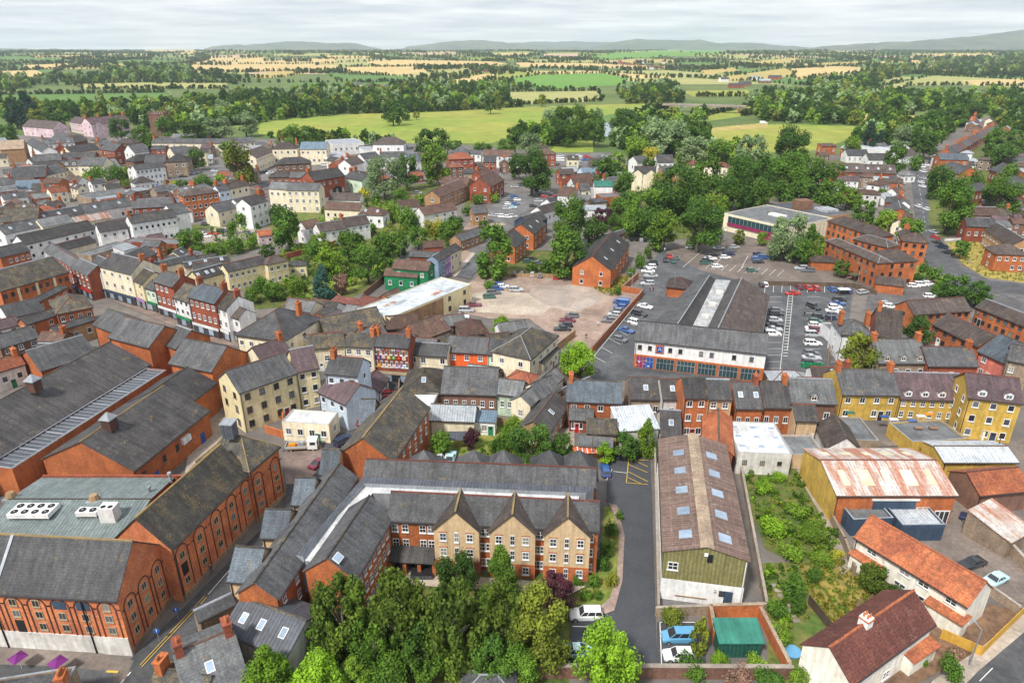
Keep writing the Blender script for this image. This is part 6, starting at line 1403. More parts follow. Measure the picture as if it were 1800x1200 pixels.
def clash(p, r):
    for b in BLD:
        d = p-b[1]
        if abs(d.dot(b[2].ex)) < b[2].L/2+r and abs(d.dot(b[2].ey)) < b[2].D/2+r: return True
    return any((p-q).length < r+s_ for q, s_ in FILL)
def clear_view(p):   # leave streets, car parks and lawns free
    u, v = proj(p.x, p.y, 0.); U_, V_ = np.array([float(u)]), np.array([float(v)])
    return not any(inpoly(q, U_, V_)[0] for n_, q in AVOID)
for poly, n in FREG:
    xs = [q[0] for q in poly]; ys2 = [q[1] for q in poly]; done = tries = 0
    while done < n and tries < n*40:
        tries += 1; u, v = RF.uniform(min(xs), max(xs)), RF.uniform(min(ys2), max(ys2))
        if not inpoly(poly, np.array([u]), np.array([v]))[0]: continue
        p = P(u, v, 0).xy; k = 1+.3*min(1, max(0, (430-v)/200)); f = Frame.__new__(Frame); f.k = k
        f.L, f.D = RF.uniform(5, 10)*k, RF.uniform(4.2, 6)*k
        if clash(p, (f.D*.5+.2)*.92 if RF.random() < .75 else f.L*.5) or not clear_view(p): continue
        nb = min(BLD, key=lambda b: (b[1]-p).length)[2]; f.he = RF.choice([2.6, 3.2, 4.8, 5.2])*k; f.s = .65; f.rt = RF.choice('gggghl'); f.hr = f.he+(f.D/2*.65 if f.rt != 'l' else f.D*.22)
        if f.rt == 'l': f.s = .22
        f.c = Vector((p.x, p.y, 0)); f.rz = nb.rz+RF.choice([0, math.pi/2, 0, math.pi])+RF.uniform(-.06, .06); f.ex = Vector((math.cos(f.rz), math.sin(f.rz))); f.ey = Vector((-math.sin(f.rz), math.cos(f.rz))); f.v = v
        if f.ey.y < 0: f.rz += math.pi; f.ex = -f.ex; f.ey = -f.ey
        wl = RF.choice(['white', 'white', 'cream', 'brick_red', 'brick_brown', 'brick_orange', 'stone', 'white_dirty']); ro_ = RF.choice(['slate', 'slate', 'slate_dark', 'slate_light', 'slate_moss', 'tile_brown', 'slate_brown', 'metal_grey', 'tile_red', 'slate_purple'])
        r = empty('cottage' if f.he > 4*k else 'outbuilding', f.c, f.rz, None, 'house' if f.he > 4*k else 'outbuilding', 'small buildings between the houses')
        wing(r, f, wl, ro_, ('c1' if f.he > 4*k and f.rt == 'g' and RF.random() < .5 else '')+(' s1' if RF.random() < .15 and f.rt == 'g' else ''))
        FILL.append((p, f.L*.42)); done += 1; r['w'] = (wl, ro_); SMALL = globals().setdefault('SMALLS', []); SMALL.append((r, p.copy(), f, wl, ro_))
        del r['w']
# painted markings
mb = MB()
for i in range(8): stripe(mb, (1122-i*13, 530+i*16), (1142-i*13, 541+i*16), .12, 'line_white', .30)
for i in range(8): stripe(mb, (1122-i*13, 530+i*16), (1109-i*13, 546+i*16), .12, 'line_white', .30)
for i in range(6): stripe(mb, (1120, 486+i*4.2-10), (1146, 487+i*4.2-10), .12, 'line_white', .30)
for x0 in (1362, 1430, 1474):
    for i in range(14): v = 522+i*9+i*i*.12; stripe(mb, (x0-14+(1-i/14)*2, v), (x0+14-(1-i/14)*2, v), .12, 'line_white', .30)
for i in range(22): v = 520+i*4.6+i*i*.02; stripe(mb, (1386-i*.45, v), (1394-i*.45, v), .28, 'line_white', .30)
stripe(mb, (1386, 518), (1370, 660), .12, 'line_white', .30); stripe(mb, (1394, 518), (1384, 616), .12, 'line_white', .30)
for k_ in range(3):
    stripe(mb, (1235+k_*40, 440+k_*5), (1200+k_*50, 470+k_*3), .15, 'line_white', .30)
for i in range(10): stripe(mb, (1240+i*14, 472+i*1.5), (1252+i*14, 462+i*1.4), .14, 'line_white', .30)
for i in range(11): stripe(mb, (1345+i*15, 502), (1344+i*15, 514), .12, 'line_white', .30)
for a, b in (((1101,848),(1105,808)), ((1105,808),(1140,808)), ((1101,848),(1139,851)), ((1105,816),(1138,830)), ((1113,808),(1139,820)), ((1103,828),(1139,846)), ((1102,838),(1128,850))): stripe(mb, a, b, .14, 'line_yellow', .30)
stripe(mb, (1066, 844), (1076, 824), .12, 'line_white', .30); stripe(mb, (1078, 828), (1104, 831), .12, 'line_white', .30)
for v in (1093, 1120, 1142, 1166): stripe(mb, (1160, v), (1222, v), .12, 'line_white', .30)
stripe(mb, (1160, 1093), (1163, 1166), .12, 'line_white', .30); stripe(mb, (1006, 1100), (1040, 1101), .12, 'line_white', .30)
for a, b in (((246,1168),(360,1046)), ((249,1171),(363,1049))): stripe(mb, a, b, .10, 'line_yellow', .30)
for a, b in (((366,1044),(432,968)), ((440,985),(500,915))): stripe(mb, a, b, .08, 'line_white', .30)
for i in range(4): stripe(mb, (230-i*12, 1180+i*13), (224-i*12, 1187+i*13), .15, 'line_white', .30)
stripe(mb, (187, 1179), (208, 1180), .3, 'line_yellow', .30)
stripe(mb, (1722, 1196), (1745, 1173), .1, 'line_white', .30); stripe(mb, (1790, 1210), (1830, 1170), .1, 'line_white', .30)
for i in range(14): stripe(mb, (1612+i*1.2, 300+i*8), (1612.4+i*1.2, 303+i*8), .12, 'line_white', .30)
for i in range(5): stripe(mb, (1660+i*28, 508+i*3), (1674+i*28, 510+i*3), .12, 'line_white', .30)
prop(mb.obj('road_markings'), kind='structure')
for o in [o for o in bpy.data.objects if o.name.startswith('road_markings')]: o.location.z = 0.0
# ---------------------------------------------------------------- boundary walls and fences
WL = [([(1040,622),(1130,519),(1094,513),(1121,489)], 2.0, .35, 'brick_orange', 'brick_wall', 'zigzag orange brick wall between the rough car park and the shop car park', 'paving'),
 ([(972,622),(1010,592)], 2.0, .3, 'brick_tan', 'brick_wall', 'tan brick wall beside the entrance to the rough car park', 'stone'),
 ([(800,1192),(1010,1189),(1388,1191)], 1.9, .5, 'stone_red', 'boundary_wall', 'long red stone boundary wall along the bottom of the picture', 'paving_pale'),
 ([(1384,1184),(1330,1078)], 1.9, .4, 'brick_orange', 'brick_wall', 'orange brick wall on the right of the teal roofed garage', 'stone'),
 ([(1254,1130),(1246,1085),(1335,1083)], 2.2, .4, 'brick_orange', 'brick_wall', 'orange brick wall with pale coping left of the teal roofed garage', 'stone'),
 ([(1153,1082),(1346,1075),(1300,822)], 1.5, .3, 'stone', 'boundary_wall', 'pale capped wall round the yard of the long olive shed', 'paving_pale'),
 ([(1150,800),(1156,1078)], 1.6, .25, 'stone', 'boundary_wall', 'wall between the long olive shed and the driveway', 'paving_pale'),
 ([(1396,800),(1440,880),(1482,960),(1500,1010)], 1.7, .3, 'stone', 'boundary_wall', 'rough wall along the overgrown garden by the yellow workshop', None),
 ([(1720,870),(1702,890),(1760,960),(1805,1010)], 2.0, .4, 'stone', 'boundary_wall', 'curving rubble stone wall around the yard at the right edge', 'paving_pale'),
 ([(1652,1122),(1723,1154),(1796,1082)], 1.7, .08, 'wood_new', 'wooden_fence', 'bright new yellow timber fence at the corner plot by the road', None),
 ([(1739,1045),(1788,1080)], 1.5, .35, 'stone', 'boundary_wall', 'short stone wall between the corner plot and the yard', 'paving_pale'),
 ([(1420,1060),(1466,1118)], 1.6, .08, 'wood_dark', 'wooden_fence', 'dark timber garden fence beside the dry lawn', None),
 ([(1527,1018),(1572,1050)], 1.6, .08, 'wood_dark', 'wooden_fence', 'dark timber fence between the two cottage pairs', None),
 ([(640,523),(684,488),(700,470)], 2.0, .35, 'stone_red', 'garden_wall', 'old brick garden wall running down from the green gabled houses', None),
 ([(565,547),(600,528),(586,520)], 1.8, .1, 'wood', 'wooden_fence', 'grey timber fence behind the beer garden', None),
 ([(505,455),(560,440),(590,432)], 2.0, .35, 'brick_red', 'garden_wall', 'red brick garden wall right of the long yellow terrace', None),
 ([(840,486),(1045,490),(1100,488)], 1.4, .15, 'wood', 'wooden_fence', 'timber fence along the top of the rough car park', None),
 ([(1345,502),(1500,506),(1540,520)], 1.6, .08, 'wood_dark', 'wooden_fence', 'dark fence between the two right hand car parks', None),
 ([(1452,665),(1460,560)], 1.8, .1, 'wood', 'wooden_fence', 'grey fence beside the row of cars and the white hipped house', None),
 ([(1340,430),(1440,470),(1530,492)], 1.1, .3, 'stone', 'boundary_wall', 'low stone wall between the upper car park and the orange brick flats', None),
 ([(700,716),(704,650)], 1.4, .2, 'stone', 'boundary_wall', 'low wall beside the street gap and the white flat roofed store', None),
 ([(865,745),(930,755),(925,790)], 1.8, .1, 'wood', 'wooden_fence', 'timber fence round the courtyard garden', None),
 ([(468,760),(500,770),(498,735)], 1.6, .3, 'brick_orange', 'brick_wall', 'low orange brick wall round bins beside the cream flat roofed corner building', None),
 ([(1390,735),(1412,770),(1432,800)], 2.2, .4, 'ochre', 'boundary_wall', 'ochre yard wall running down from the worn slate roofs', 'stone'),
 ([(1660,424),(1735,419)], 1.0, .05, 'frame', 'white_railing', 'white railing at the top of the dry green beside the main road', None),
 ([(1698,735),(1725,775)], 2.2, .4, 'cream', 'boundary_wall', 'cream rendered yard wall stepping down beside the tall ochre house', 'stone'),
 ([(160,345),(236,330)], 1.5, .3, 'stone_red', 'garden_wall', 'old garden wall beside the grey flat roofed shed, far left', None),
 ([(700,345),(880,352)], 1.4, .2, 'stone', 'garden_wall', 'garden wall behind the stepped tan brick houses', None)]
for pts, h, th, m_, nm_, lb_, cap in WL: wallline(pts, h, th, m_, nm_, lb_, 'fence' if 'fence' in nm_ or 'rail' in nm_ else 'wall', cap)
# ---------------------------------------------------------------- vehicles
CARS = '''the rough gravel car park,top edge|905 481 80 black;918 481 80 black;936 482 80 silver;950 484 80 grey;977 486 85 red;1029 488 80 grey
the rough gravel car park,open middle|908 509 0 silver
the rough gravel car park,left side|860 521 10 green;868 514 10 grey;874 507 10 blue;880 500 10 blue;884 503 10 white;833 535 0 burgundy;820 545 0 silver mpv;811 556 0 white
the rough gravel car park,lower edge by the cream house|1005 554 170 grey;997 562 175 burgundy;994 571 180 black;988 577 180 black
the rough gravel car park,right side under the brick wall|1092 531 160 blue van;1090 539 165 blue;1083 546 165 grey;1080 552 165 silver;1074 559 170 black;1071 563 170 grey
the angled bays left of the food store|1134 538 -35 white;1124 551 -35 black;1118 567 -40 white;1101 580 -35 blue;1090 596 -35 grey
the bays along the top of the drive to the food store|1145 463 175 black;1142 469 175 white;1139 476 175 white;1144 484 175 silver;1136 491 175 grey;1138 498 175 silver
the entrance of the upper car park|1170 457 80 black;1177 450 85 red;1183 458 85 green;1190 452 80 grey
the upper car park,left island|1214 434 5 white;1221 429 5 navy;1225 426 5 red
the upper car park,middle rows|1264 436 5 silver;1286 440 5 grey;1291 434 5 silver;1255 447 0 black;1281 446 0 navy;1249 454 0 white;1275 452 0 white;1240 462 0 green;1244 458 0 black;1261 468 0 white
the upper car park,right rows|1333 447 0 navy;1337 451 0 blue;1330 455 0 blue;1345 452 0 blue;1333 460 0 black;1322 475 0 green;1408 471 175 silver;1420 475 175 grey
the food store car park,bays right of the halls|1345 500 80 white;1339 500 80 black;1365 551 -5 black;1363 562 -5 silver;1361 570 -5 black;1360 578 -5 silver;1366 545 -5 grey;1358 586 -5 white
the food store car park,middle column|1434 564 -10 green;1434 571 -10 white;1431 577 -10 white;1437 580 -10 burgundy;1429 588 -5 silver mpv;1429 603 -5 white suv;1426 620 -5 grey;1427 628 -5 silver;1440 556 -10 black;1424 637 -5 black
the food store car park,right column|1475 526 -5 black;1472 533 -5 blue;1468 539 -5 white;1466 546 -5 white;1466 553 -5 grey;1463 559 -5 navy
the food store car park,top row|1404 504 90 burgundy;1420 505 90 red;1434 506 90 red;1463 508 90 blue;1477 509 90 grey;1491 510 90 blue
the food store car park,driving lane|1394 515 5 red saloon;1430 539 -65 black suv
the lane behind the white hipped house|1517 513 20 silver;1557 533 10 silver;1565 538 -30 white;1635 520 -5 white
the row beside the hedge of the orange flats|1606 502 -5 white;1619 500 -5 white;1631 498 -5 white;1643 497 -5 burgundy
the kerb of the main road,right side|1641 407 100 silver;1643 417 95 red;1648 426 100 black;1655 434 110 navy;1667 444 115 black suv;1619 320 95 white;1621 327 95 white;1622 313 95 silver;1622 301 95 white;1620 293 95 white;1635 285 70 navy;1644 275 60 navy
the main road itself|1614 362 90 white;1628 367 90 white;1627 290 90 white
the drive of the retirement flats|1030 1079 180 white suv;1009 1143 180 paleblue;1064 826 90 blue;792 804 85 paleblue;776 802 5 white
the bays beside the garage|1193 1118 180 lightblue mpv;1193 1150 180 white
the stone walled yard at the right|1716 914 -40 navy saloon;1708 989 200 black saloon;1748 1018 205 paleblue
the lane beside the flats|606 774 50 navy suv;562 812 60 burgundy;634 737 70 red;683 692 20 red
the top of the high street|102 487 -40 grey;117 495 -35 silver;130 503 -30 blue;151 510 -25 white van
the upper left car park,left|252 333 0 blue;262 330 0 white;276 326 0 blue;300 323 5 white;268 342 0 silver;271 347 0 burgundy;283 348 5 white;185 349 10 black;200 346 10 black
the upper left car park,right|307 302 0 white;321 310 15 black;329 307 15 navy;337 305 15 silver;344 303 15 silver;377 301 0 silver;381 308 0 silver
the cobbled park by the orange hotel|362 394 5 black;374 410 -10 red;391 406 -5 navy;363 415 0 white;436 409 5 grey;350 408 0 white
the inn yard|572 291 0 silver;602 282 0 red;455 305 60 silver;461 304 60 black;467 303 60 navy;475 304 60 white
the lane under the silver tree|641 334 0 white van;666 336 0 black;735 339 0 silver
the narrow car park in the middle,lower row|866 378 0 silver;875 379 0 silver;884 380 0 white;893 381 0 white;902 380 0 silver
the narrow car park in the middle,left side|891 366 0 silver;894 358 0 white;898 351 0 grey;909 351 0 white;905 358 0 blue;902 364 0 paleblue;903 345 0 blue;916 325 0 grey;905 328 0 silver
the narrow car park in the middle,right side|951 338 10 silver;947 353 0 silver;937 362 0 black;957 345 0 red;966 340 10 silver;975 345 60 red;968 352 60 blue;959 358 60 red;1000 324 60 navy
the far car park near the river,left|985 274 0 silver;985 278 0 white;985 282 0 white;971 282 0 grey
the far car park near the river,right|1017 275 0 white;1016 279 0 silver;1015 284 0 silver;1032 276 0 red;1030 281 0 blue;1013 288 0 silver;1062 275 0 silver;1064 280 0 silver;1063 284 0 black
the bays beside the recycling bins|1116 410 50 silver;1126 410 50 silver;1106 408 50 burgundy;1184 414 50 grey
the van yard below the workshops|1502 317 5 white van;1521 319 5 white van;1523 325 0 blue van;1537 335 5 white van;1551 352 -40 white van;1553 314 10 grey;1560 318 10 silver;1570 316 10 white van;1545 325 5 black;1515 335 0 silver;1556 303 0 blue;1586 323 30 silver
the far right gardens|1745 255 20 navy;1752 251 20 blue;1700 389 0 paleblue;1785 385 0 silver van;1780 380 0 silver
the orange brick houses by the column tree|928 459 20 green;934 455 20 black;945 462 20 grey;1026 449 0 silver;1075 470 10 green'''
ORDW = ['first', 'second', 'third', 'fourth', 'fifth', 'sixth', 'seventh', 'eighth', 'ninth', 'tenth', 'eleventh', 'twelfth']
VEH = []
for row in CARS.split('\n'):
    zone, rest = row.split('|'); L_ = []
    for e in rest.split(';'):
        q = e.split(); L_.append((float(q[0]), float(q[1]), float(q[2]), q[3], q[4] if len(q) > 4 else None))
    srt = sorted(range(len(L_)), key=lambda i: (L_[i][0], L_[i][1]))
    for i, (u, v, hd, col, kd) in enumerate(L_):
        kd = kd or random.choice(['hatch', 'hatch', 'suv', 'saloon']); k_ = srt.index(i)
        same = [j for j in srt if L_[j][3] == col and (L_[j][4] == 'van') == (kd == 'van')]
        w_ = {'van': 'van', 'mpv': 'people carrier', 'suv': 'tall car', 'saloon': 'car', 'hatch': 'hatchback'}[kd]; z_ = zone.split(',')
        zs_ = z_[0]+((' at its '+z_[1]) if len(z_) > 1 else '')
        cw = {'paleblue': 'pale blue', 'navy': 'dark navy', 'lightblue': 'bright blue'}.get(col, col)
        r = car(u, v, hd, col, kd); lab = '%s %s, %s from the left in %s' % (cw, w_, ORDW[k_], zs_) if len(L_) > 1 else '%s %s alone in %s' % (cw, w_, zs_)
        if len(lab.split()) > 16: lab = '%s %s, %s from left in %s' % (cw, w_, ORDW[k_], zs_.replace(' at its ', ' ').replace('the ', ''))
        r['label'] = lab; VEH.append((r, lab))
# flatbed truck in the square
p = P(532, 786, .5); tr = empty('flatbed_truck', (p.x, p.y, 0), math.radians(5), 'white flatbed truck loaded with yellow tools beside the cream corner building', 'truck')
m = MB(); m.ext([(-1, .6), (1, .6), (1, 1.5), (.9, 2.4), (-.9, 2.4), (-1, 1.5)], 1.1, 2.9, 'paint_white'); m.obj('cab', tr); m = MB(); m.box(-3, 1.0, -1.05, 1.05, .75, .95, 'wood'); [m.box(-3, 1.0, y-.04, y+.04, .95, 1.35, 'paint_silver') for y in (-1.05, 1.05)]; m.box(-3.04, -2.96, -1.0, 1.0, .95, 1.35, 'paint_silver'); m.obj('flatbed', tr)
m = MB(); m.box(2.9, 2.94, -.8, .8, 1.45, 2.1, 'glass'); [m.box(1.6, 2.6, y-.02, y+.02, 1.5, 2.1, 'glass') for y in (-1.01, 1.01)]; m.obj('cab_windows', tr); m = MB(); m.box(-2.4, -1.2, -.5, .3, .96, 1.5, 'sign_orange'); m.box(-.6, .3, -.3, .5, .96, 1.7, 'lead'); m.obj('load', tr)
for x in (-2, 2.1):
    for y in (-.85, .85): link('wheel', car_meshes('suv', 'white')['wheel'], tr, (x, y, .36))
# white marquee and caravans in the meadow
for u, v, l_ in ((1228, 226, 'white camper van parked on the gravel at the meadow edge'), (1342, 217, 'small white camper van under the far meadow hedge')):
    r = car(u, v, 0, 'white', 'van', l_, 'campers in the meadow', 1.5)
# ---------------------------------------------------------------- street lamps, poles, bins, signs, small things
def lamp(u, v, h, label, nm='street_lamp'):
    p = P(u, v, 0); r = empty(nm, p, random.uniform(0, 6), label, 'street lamp' if 'lamp' in nm else 'pole', 'poles and lamps'); m = MB(); m.cyl(0, 0, 0, h, .11, .06, 'lead' if nm == 'street_lamp' else 'wood_dark', 8); m.obj('post', r)
    if nm == 'street_lamp': m = MB(); m.tube((0, 0, h-.05), (1.0, 0, h+.15), .05, .04, 'lead', 6); m.obj('arm', r); m = MB(); m.box(.8, 1.5, -.14, .14, h+.08, h+.22, 'lead', 'lead'); m.obj('lamp_head', r)
    else: m = MB(); m.box(-.8, .8, -.06, .06, h-.6, h-.48, 'wood_dark'); m.obj('crossarm', r)
lamp(1275, 437, 8, 'tall street lamp in the upper car park near the library'); lamp(1184, 520, 7, 'street lamp beside the brick pavilion of the food store'); lamp(1110, 512, 6, 'street lamp at the corner of the zigzag brick wall')
lamp(1507, 500, 7, 'street lamp in front of the orange brick flats'); lamp(1700, 497, 7, 'street lamp on the bend by the two round trees'); lamp(1703, 1170, 6, 'street lamp on the pavement by the yellow timber fence')
lamp(408, 452, 11, 'tall dark telegraph pole in the cobbled park by the hotel', 'telegraph_pole'); lamp(1040, 815, 7, 'dark pole beside the striped orange awning', 'telegraph_pole'); lamp(588, 302, 7, 'telegraph pole in the inn yard', 'telegraph_pole'); lamp(1743, 820, 6, 'dark pole behind the yellow workshop with the pale roof', 'telegraph_pole')
lamp(880, 355, 7, 'street lamp at the end of the narrow car park'); lamp(1610, 440, 7, 'street lamp on the main road by the flats')
for i, (u, v, c_) in enumerate(((1142, 421, 'lead'), (1127, 425, 'lead'), (1134, 425, 'black'), (1119, 424, 'black'), (1143, 426, 'green'), (1110, 424, 'black'))):
    p = P(u, v, 0); m = MB(); m.box(-.65, .65, -.5, .5, .1, 1.2, c_); m.ext([(-.55, 1.2), (.55, 1.2), (.45, 1.4), (-.45, 1.35)], -.7, .7, c_); o = m.obj('recycling_bin', loc=(p.x, p.y, 0)); prop(o, '%s recycling bin, %s from the left beside the orange brick terrace' % ({'lead': 'grey', 'black': 'black', 'green': 'green'}[c_], ORDW[[1110, 1119, 1127, 1134, 1142, 1143].index(u)]), 'bin', 'recycling bins')
for i in range(6):
    p = P(1412+i*6, 646+i*.3, 0); m = MB(); m.box(-.5, .5, -.55, .55, .1, 1.15, 'green'); m.box(-.55, .55, -.6, .6, 1.15, 1.25, 'green'); o = m.obj('wheeled_bin', loc=(p.x, p.y, 0)); prop(o, 'dark green wheeled bin, %s from the left in the compound by the cars' % ORDW[i], 'bin', 'bins in the compound')
for u, v, l_ in ((275, 1108, 'round blue road sign on the mill wall nearest the corner'), (309, 1071, 'round blue road sign on the mill wall farther from the corner')):
    p = P(u, v, 2.0); r = empty('road_sign', (p.x, p.y, 0), .2, l_, 'road sign', 'blue signs'); m = MB(); m.cyl(0, .05, 0, 2.3, .04, .04, 'lead', 6); m.obj('post', r)
    m = MB(); c = [(math.cos(2*math.pi*i/16)*.42, math.sin(2*math.pi*i/16)*.42) for i in range(16)]; m.face([(a, -.02, 2+b) for a, b in c], 'sign_blue'); m.face([(a, .01, 2+b) for a, b in c[::-1]], 'lead'); m.obj('disc', r)
    m = MB(); m.box(-.04, .04, -.05, -.025, 1.8, 2.2, 'frame'); m.face([(-.14, -.04, 2.12), (.14, -.04, 2.12), (0, -.04, 2.3)], 'frame'); m.obj('arrow', r)
for u, v, l_ in ((33, 1160, 'left of two purple parasols on the street corner'), (103, 1168, 'right of two purple parasols on the street corner')):
    p = P(u, v, 1.5); r = empty('parasol', (p.x, p.y, 0), .3, l_, 'parasol', 'purple parasols'); m = MB(); m.cyl(0, 0, 0, 2.4, .03, .03, 'frame', 6); m.obj('pole', r); m = MB()
    for i in range(4): a, b = math.pi/2*i, math.pi/2*(i+1); m.face([(math.cos(a)*1.2, math.sin(a)*1.2, 2.0), (math.cos(b)*1.2, math.sin(b)*1.2, 2.0), (0, 0, 2.5)], 'parasol')
    m.obj('canopy', r)
def awn(u, v, w_, d_, h, rz, m_, label):
    p = P(u, v, h); r = empty('canopy', (p.x, p.y, 0), rz, label, 'canopy'); m = MB(); m.box(-w_/2, w_/2, -d_/2, d_/2, h, h+.08, m_)
    if m_ == 'awning': [m.box(-w_/2+w_*i/6-.08, -w_/2+w_*i/6+.08, -d_/2, d_/2, h+.085, h+.12, 'frame') for i in range(1, 6)]
    m.obj('cover', r); m = MB(); [m.box(x-.05, x+.05, y-.05, y+.05, 0, h, 'wood_dark') for x in (-w_/2+.1, w_/2-.1) for y in (-d_/2+.1, d_/2-.1)]; m.obj('posts', r)
awn(1032, 791, 5.2, 2.2, 2.4, 0, 'awning', 'orange and white striped canopy in the courtyard garden'); awn(805, 766, 4.4, 3.2, 2.4, 0, 'metal_dark', 'dark flat garden canopy beside the maroon shrub'); awn(1484, 508, 3.5, 2, 2, 0, 'frame', 'white trolley shelter at the top row of the food store car park'); awn(1502, 482, 3, 3, 2.3, .5, 'paint_green', 'green canopy at the foot of the orange flats')
p = P(742, 1010, .3); m = MB(); m.box(-1.6, 1.6, -.9, .9, 0, .9, 'metal_dark', 'black'); o = m.obj('planter', loc=(p.x, p.y, 0)); prop(o, 'dark square raised box on the terrace of the retirement flats', 'planter')
p = P(1393, 1144, .3); m = MB(); m.cyl(0, 0, 0, .35, 1.0, 1.1, 'paint_lightblue', 18); m.cyl(0, 0, .2, .36, .9, .95, 'paint_lightblue', 18); o = m.obj('paddling_pool', loc=(p.x, p.y, 0)); prop(o, 'round blue paddling pool in the garden by the maroon roofed cottages', 'paddling pool')
for i in range(8):
    t = i/7; p = P(1362+t*38, 1028+t*62, .03); m = MB(); m.box(-.45, .45, -.3, .3, 0, .05, 'paving_pale'); o = m.obj('stepping_stone', loc=(p.x, p.y, 0.02), rz=random.uniform(-.2, .2)); prop(o, 'pale stepping stone, %s counting from the top of the garden path' % ORDW[i], 'stepping stone', 'stepping stones')
# roof terrace clutter
TC = [(1494, 728, 'teal', 'green garden table and bags by the leftmost ochre house'), (1554, 735, 'blue', 'small blue paddling tub on the dark roof terrace'), (1570, 740, 'white', 'white garden furniture heap on the dark roof terrace'), (1618, 734, 'white', 'white garden table behind the dormered ochre terrace'), (1603, 742, 'blue', 'blue bench behind the dormered ochre terrace'), (1614, 755, 'red', 'box of red flowers on the terrace edge, left'), (1640, 755, 'red', 'box of red flowers on the terrace edge, right'), (1632, 731, 'orange', 'orange chair beside the white garden table')]
for u, v, c_, l_ in TC:
    p = P(u, v, 2.7); m = MB(); mm = {'teal': 'metal_teal', 'blue': 'paint_blue', 'white': 'frame', 'red': 'leaf_rust', 'orange': 'paint_orange'}[c_]; m.box(-.8, .8, -.4, .4, .45, .6, mm); [m.box(x-.05, x+.05, y-.05, y+.05, 0, .45, mm) for x in (-.7, .7) for y in (-.3, .3)]; o = m.obj('garden_furniture', loc=(p.x, p.y, 2.62)); prop(o, l_, 'garden furniture', 'terrace furniture')
# ---------------------------------------------------------------- people: one skinned surface each
def person_mesh(step, top, leg):
    def mk():
        V_ = [(0, 0, .95), (0, 0, 1.20), (0, 0, 1.42), (0, 0, 1.53), (0, .01, 1.66), (0, .01, 1.74), (.09, step*.15, .50), (.10, step*.10-.04, .07), (.10, step*.10+.12, .04), (-.09, -step*.15, .50), (-.10, -step*.3-.02, .09), (-.10, -step*.3+.12, .05), (.20, 0, 1.40), (.25, -step*.12, 1.14), (.25, -step*.05+.08, .90), (-.20, 0, 1.40), (-.25, step*.12, 1.14), (-.25, step*.2+.06, .91), (.09, 0, .88), (-.09, 0, .88)]
        E_ = [(0, 1), (1, 2), (2, 3), (3, 4), (4, 5), (0, 18), (18, 6), (6, 7), (7, 8), (0, 19), (19, 9), (9, 10), (10, 11), (2, 12), (12, 13), (13, 14), (2, 15), (15, 16), (16, 17)]
        R_ = [.15, .13, .15, .055, .10, .09, .065, .045, .04, .065, .045, .04, .07, .05, .035, .07, .05, .035, .095, .095]
        me = bpy.data.meshes.new('tmp'); me.from_pydata(V_, E_, []); o = bpy.data.objects.new('tmp', me); COL.objects.link(o)
        sk = o.modifiers.new('s', 'SKIN'); o.modifiers.new('d', 'SUBSURF').levels = 1
        for i, r_ in enumerate(R_): me.skin_vertices[0].data[i].radius = (r_, r_*.85)
        me.skin_vertices[0].data[0].use_root = True
        dg = bpy.context.evaluated_depsgraph_get(); out = bpy.data.meshes.new_from_object(o.evaluated_get(dg)); bpy.data.objects.remove(o)
        out.materials.clear()
        for mm in (leg, top, 'cream_brick', 'frame_dark'): out.materials.append(M[mm])
        for p_ in out.polygons:
            z = p_.center.z; p_.material_index = 3 if z > 1.70 or z < .07 else 2 if z > 1.50 or (abs(p_.center.x) > .2 and z < 1.0) else 1 if z > .93 else 0
        return out
    return cached(('person', step, top, leg), mk)
for i, (u, v, t_, l_, lab) in enumerate(((373, 1008, 'navy', 'navy', 'person in dark clothes walking beside the mill wall'), (1413, 556, 'paint_black', 'paint_black', 'person in black walking across the food store car park'), (1142, 513, 'tail_red', 'paint_navy', 'person in a red top walking left of a companion by the food store'), (1148, 513, 'paint_black', 'paint_black', 'person in black walking right of a companion by the food store'), (1051, 574, 'frame', 'paint_grey', 'person in pale top standing in the rough gravel car park'), (1030, 596, 'paint_black', 'paint_navy', 'person in black standing at the entrance of the gravel car park'), (1168, 443, 'frame', 'paint_grey', 'person in a white top near the upper car park entrance'), (1611, 307, 'paint_black', 'paint_black', 'cyclist like person in black far up the main road'))):
    p = P(u, v, 0); o = link('person', person_mesh(.8 if i % 2 == 0 else 1.0, t_, l_), None, (p.x, p.y, .05), random.uniform(0, 6.28)); prop(o, lab, 'person', 'people in the streets')
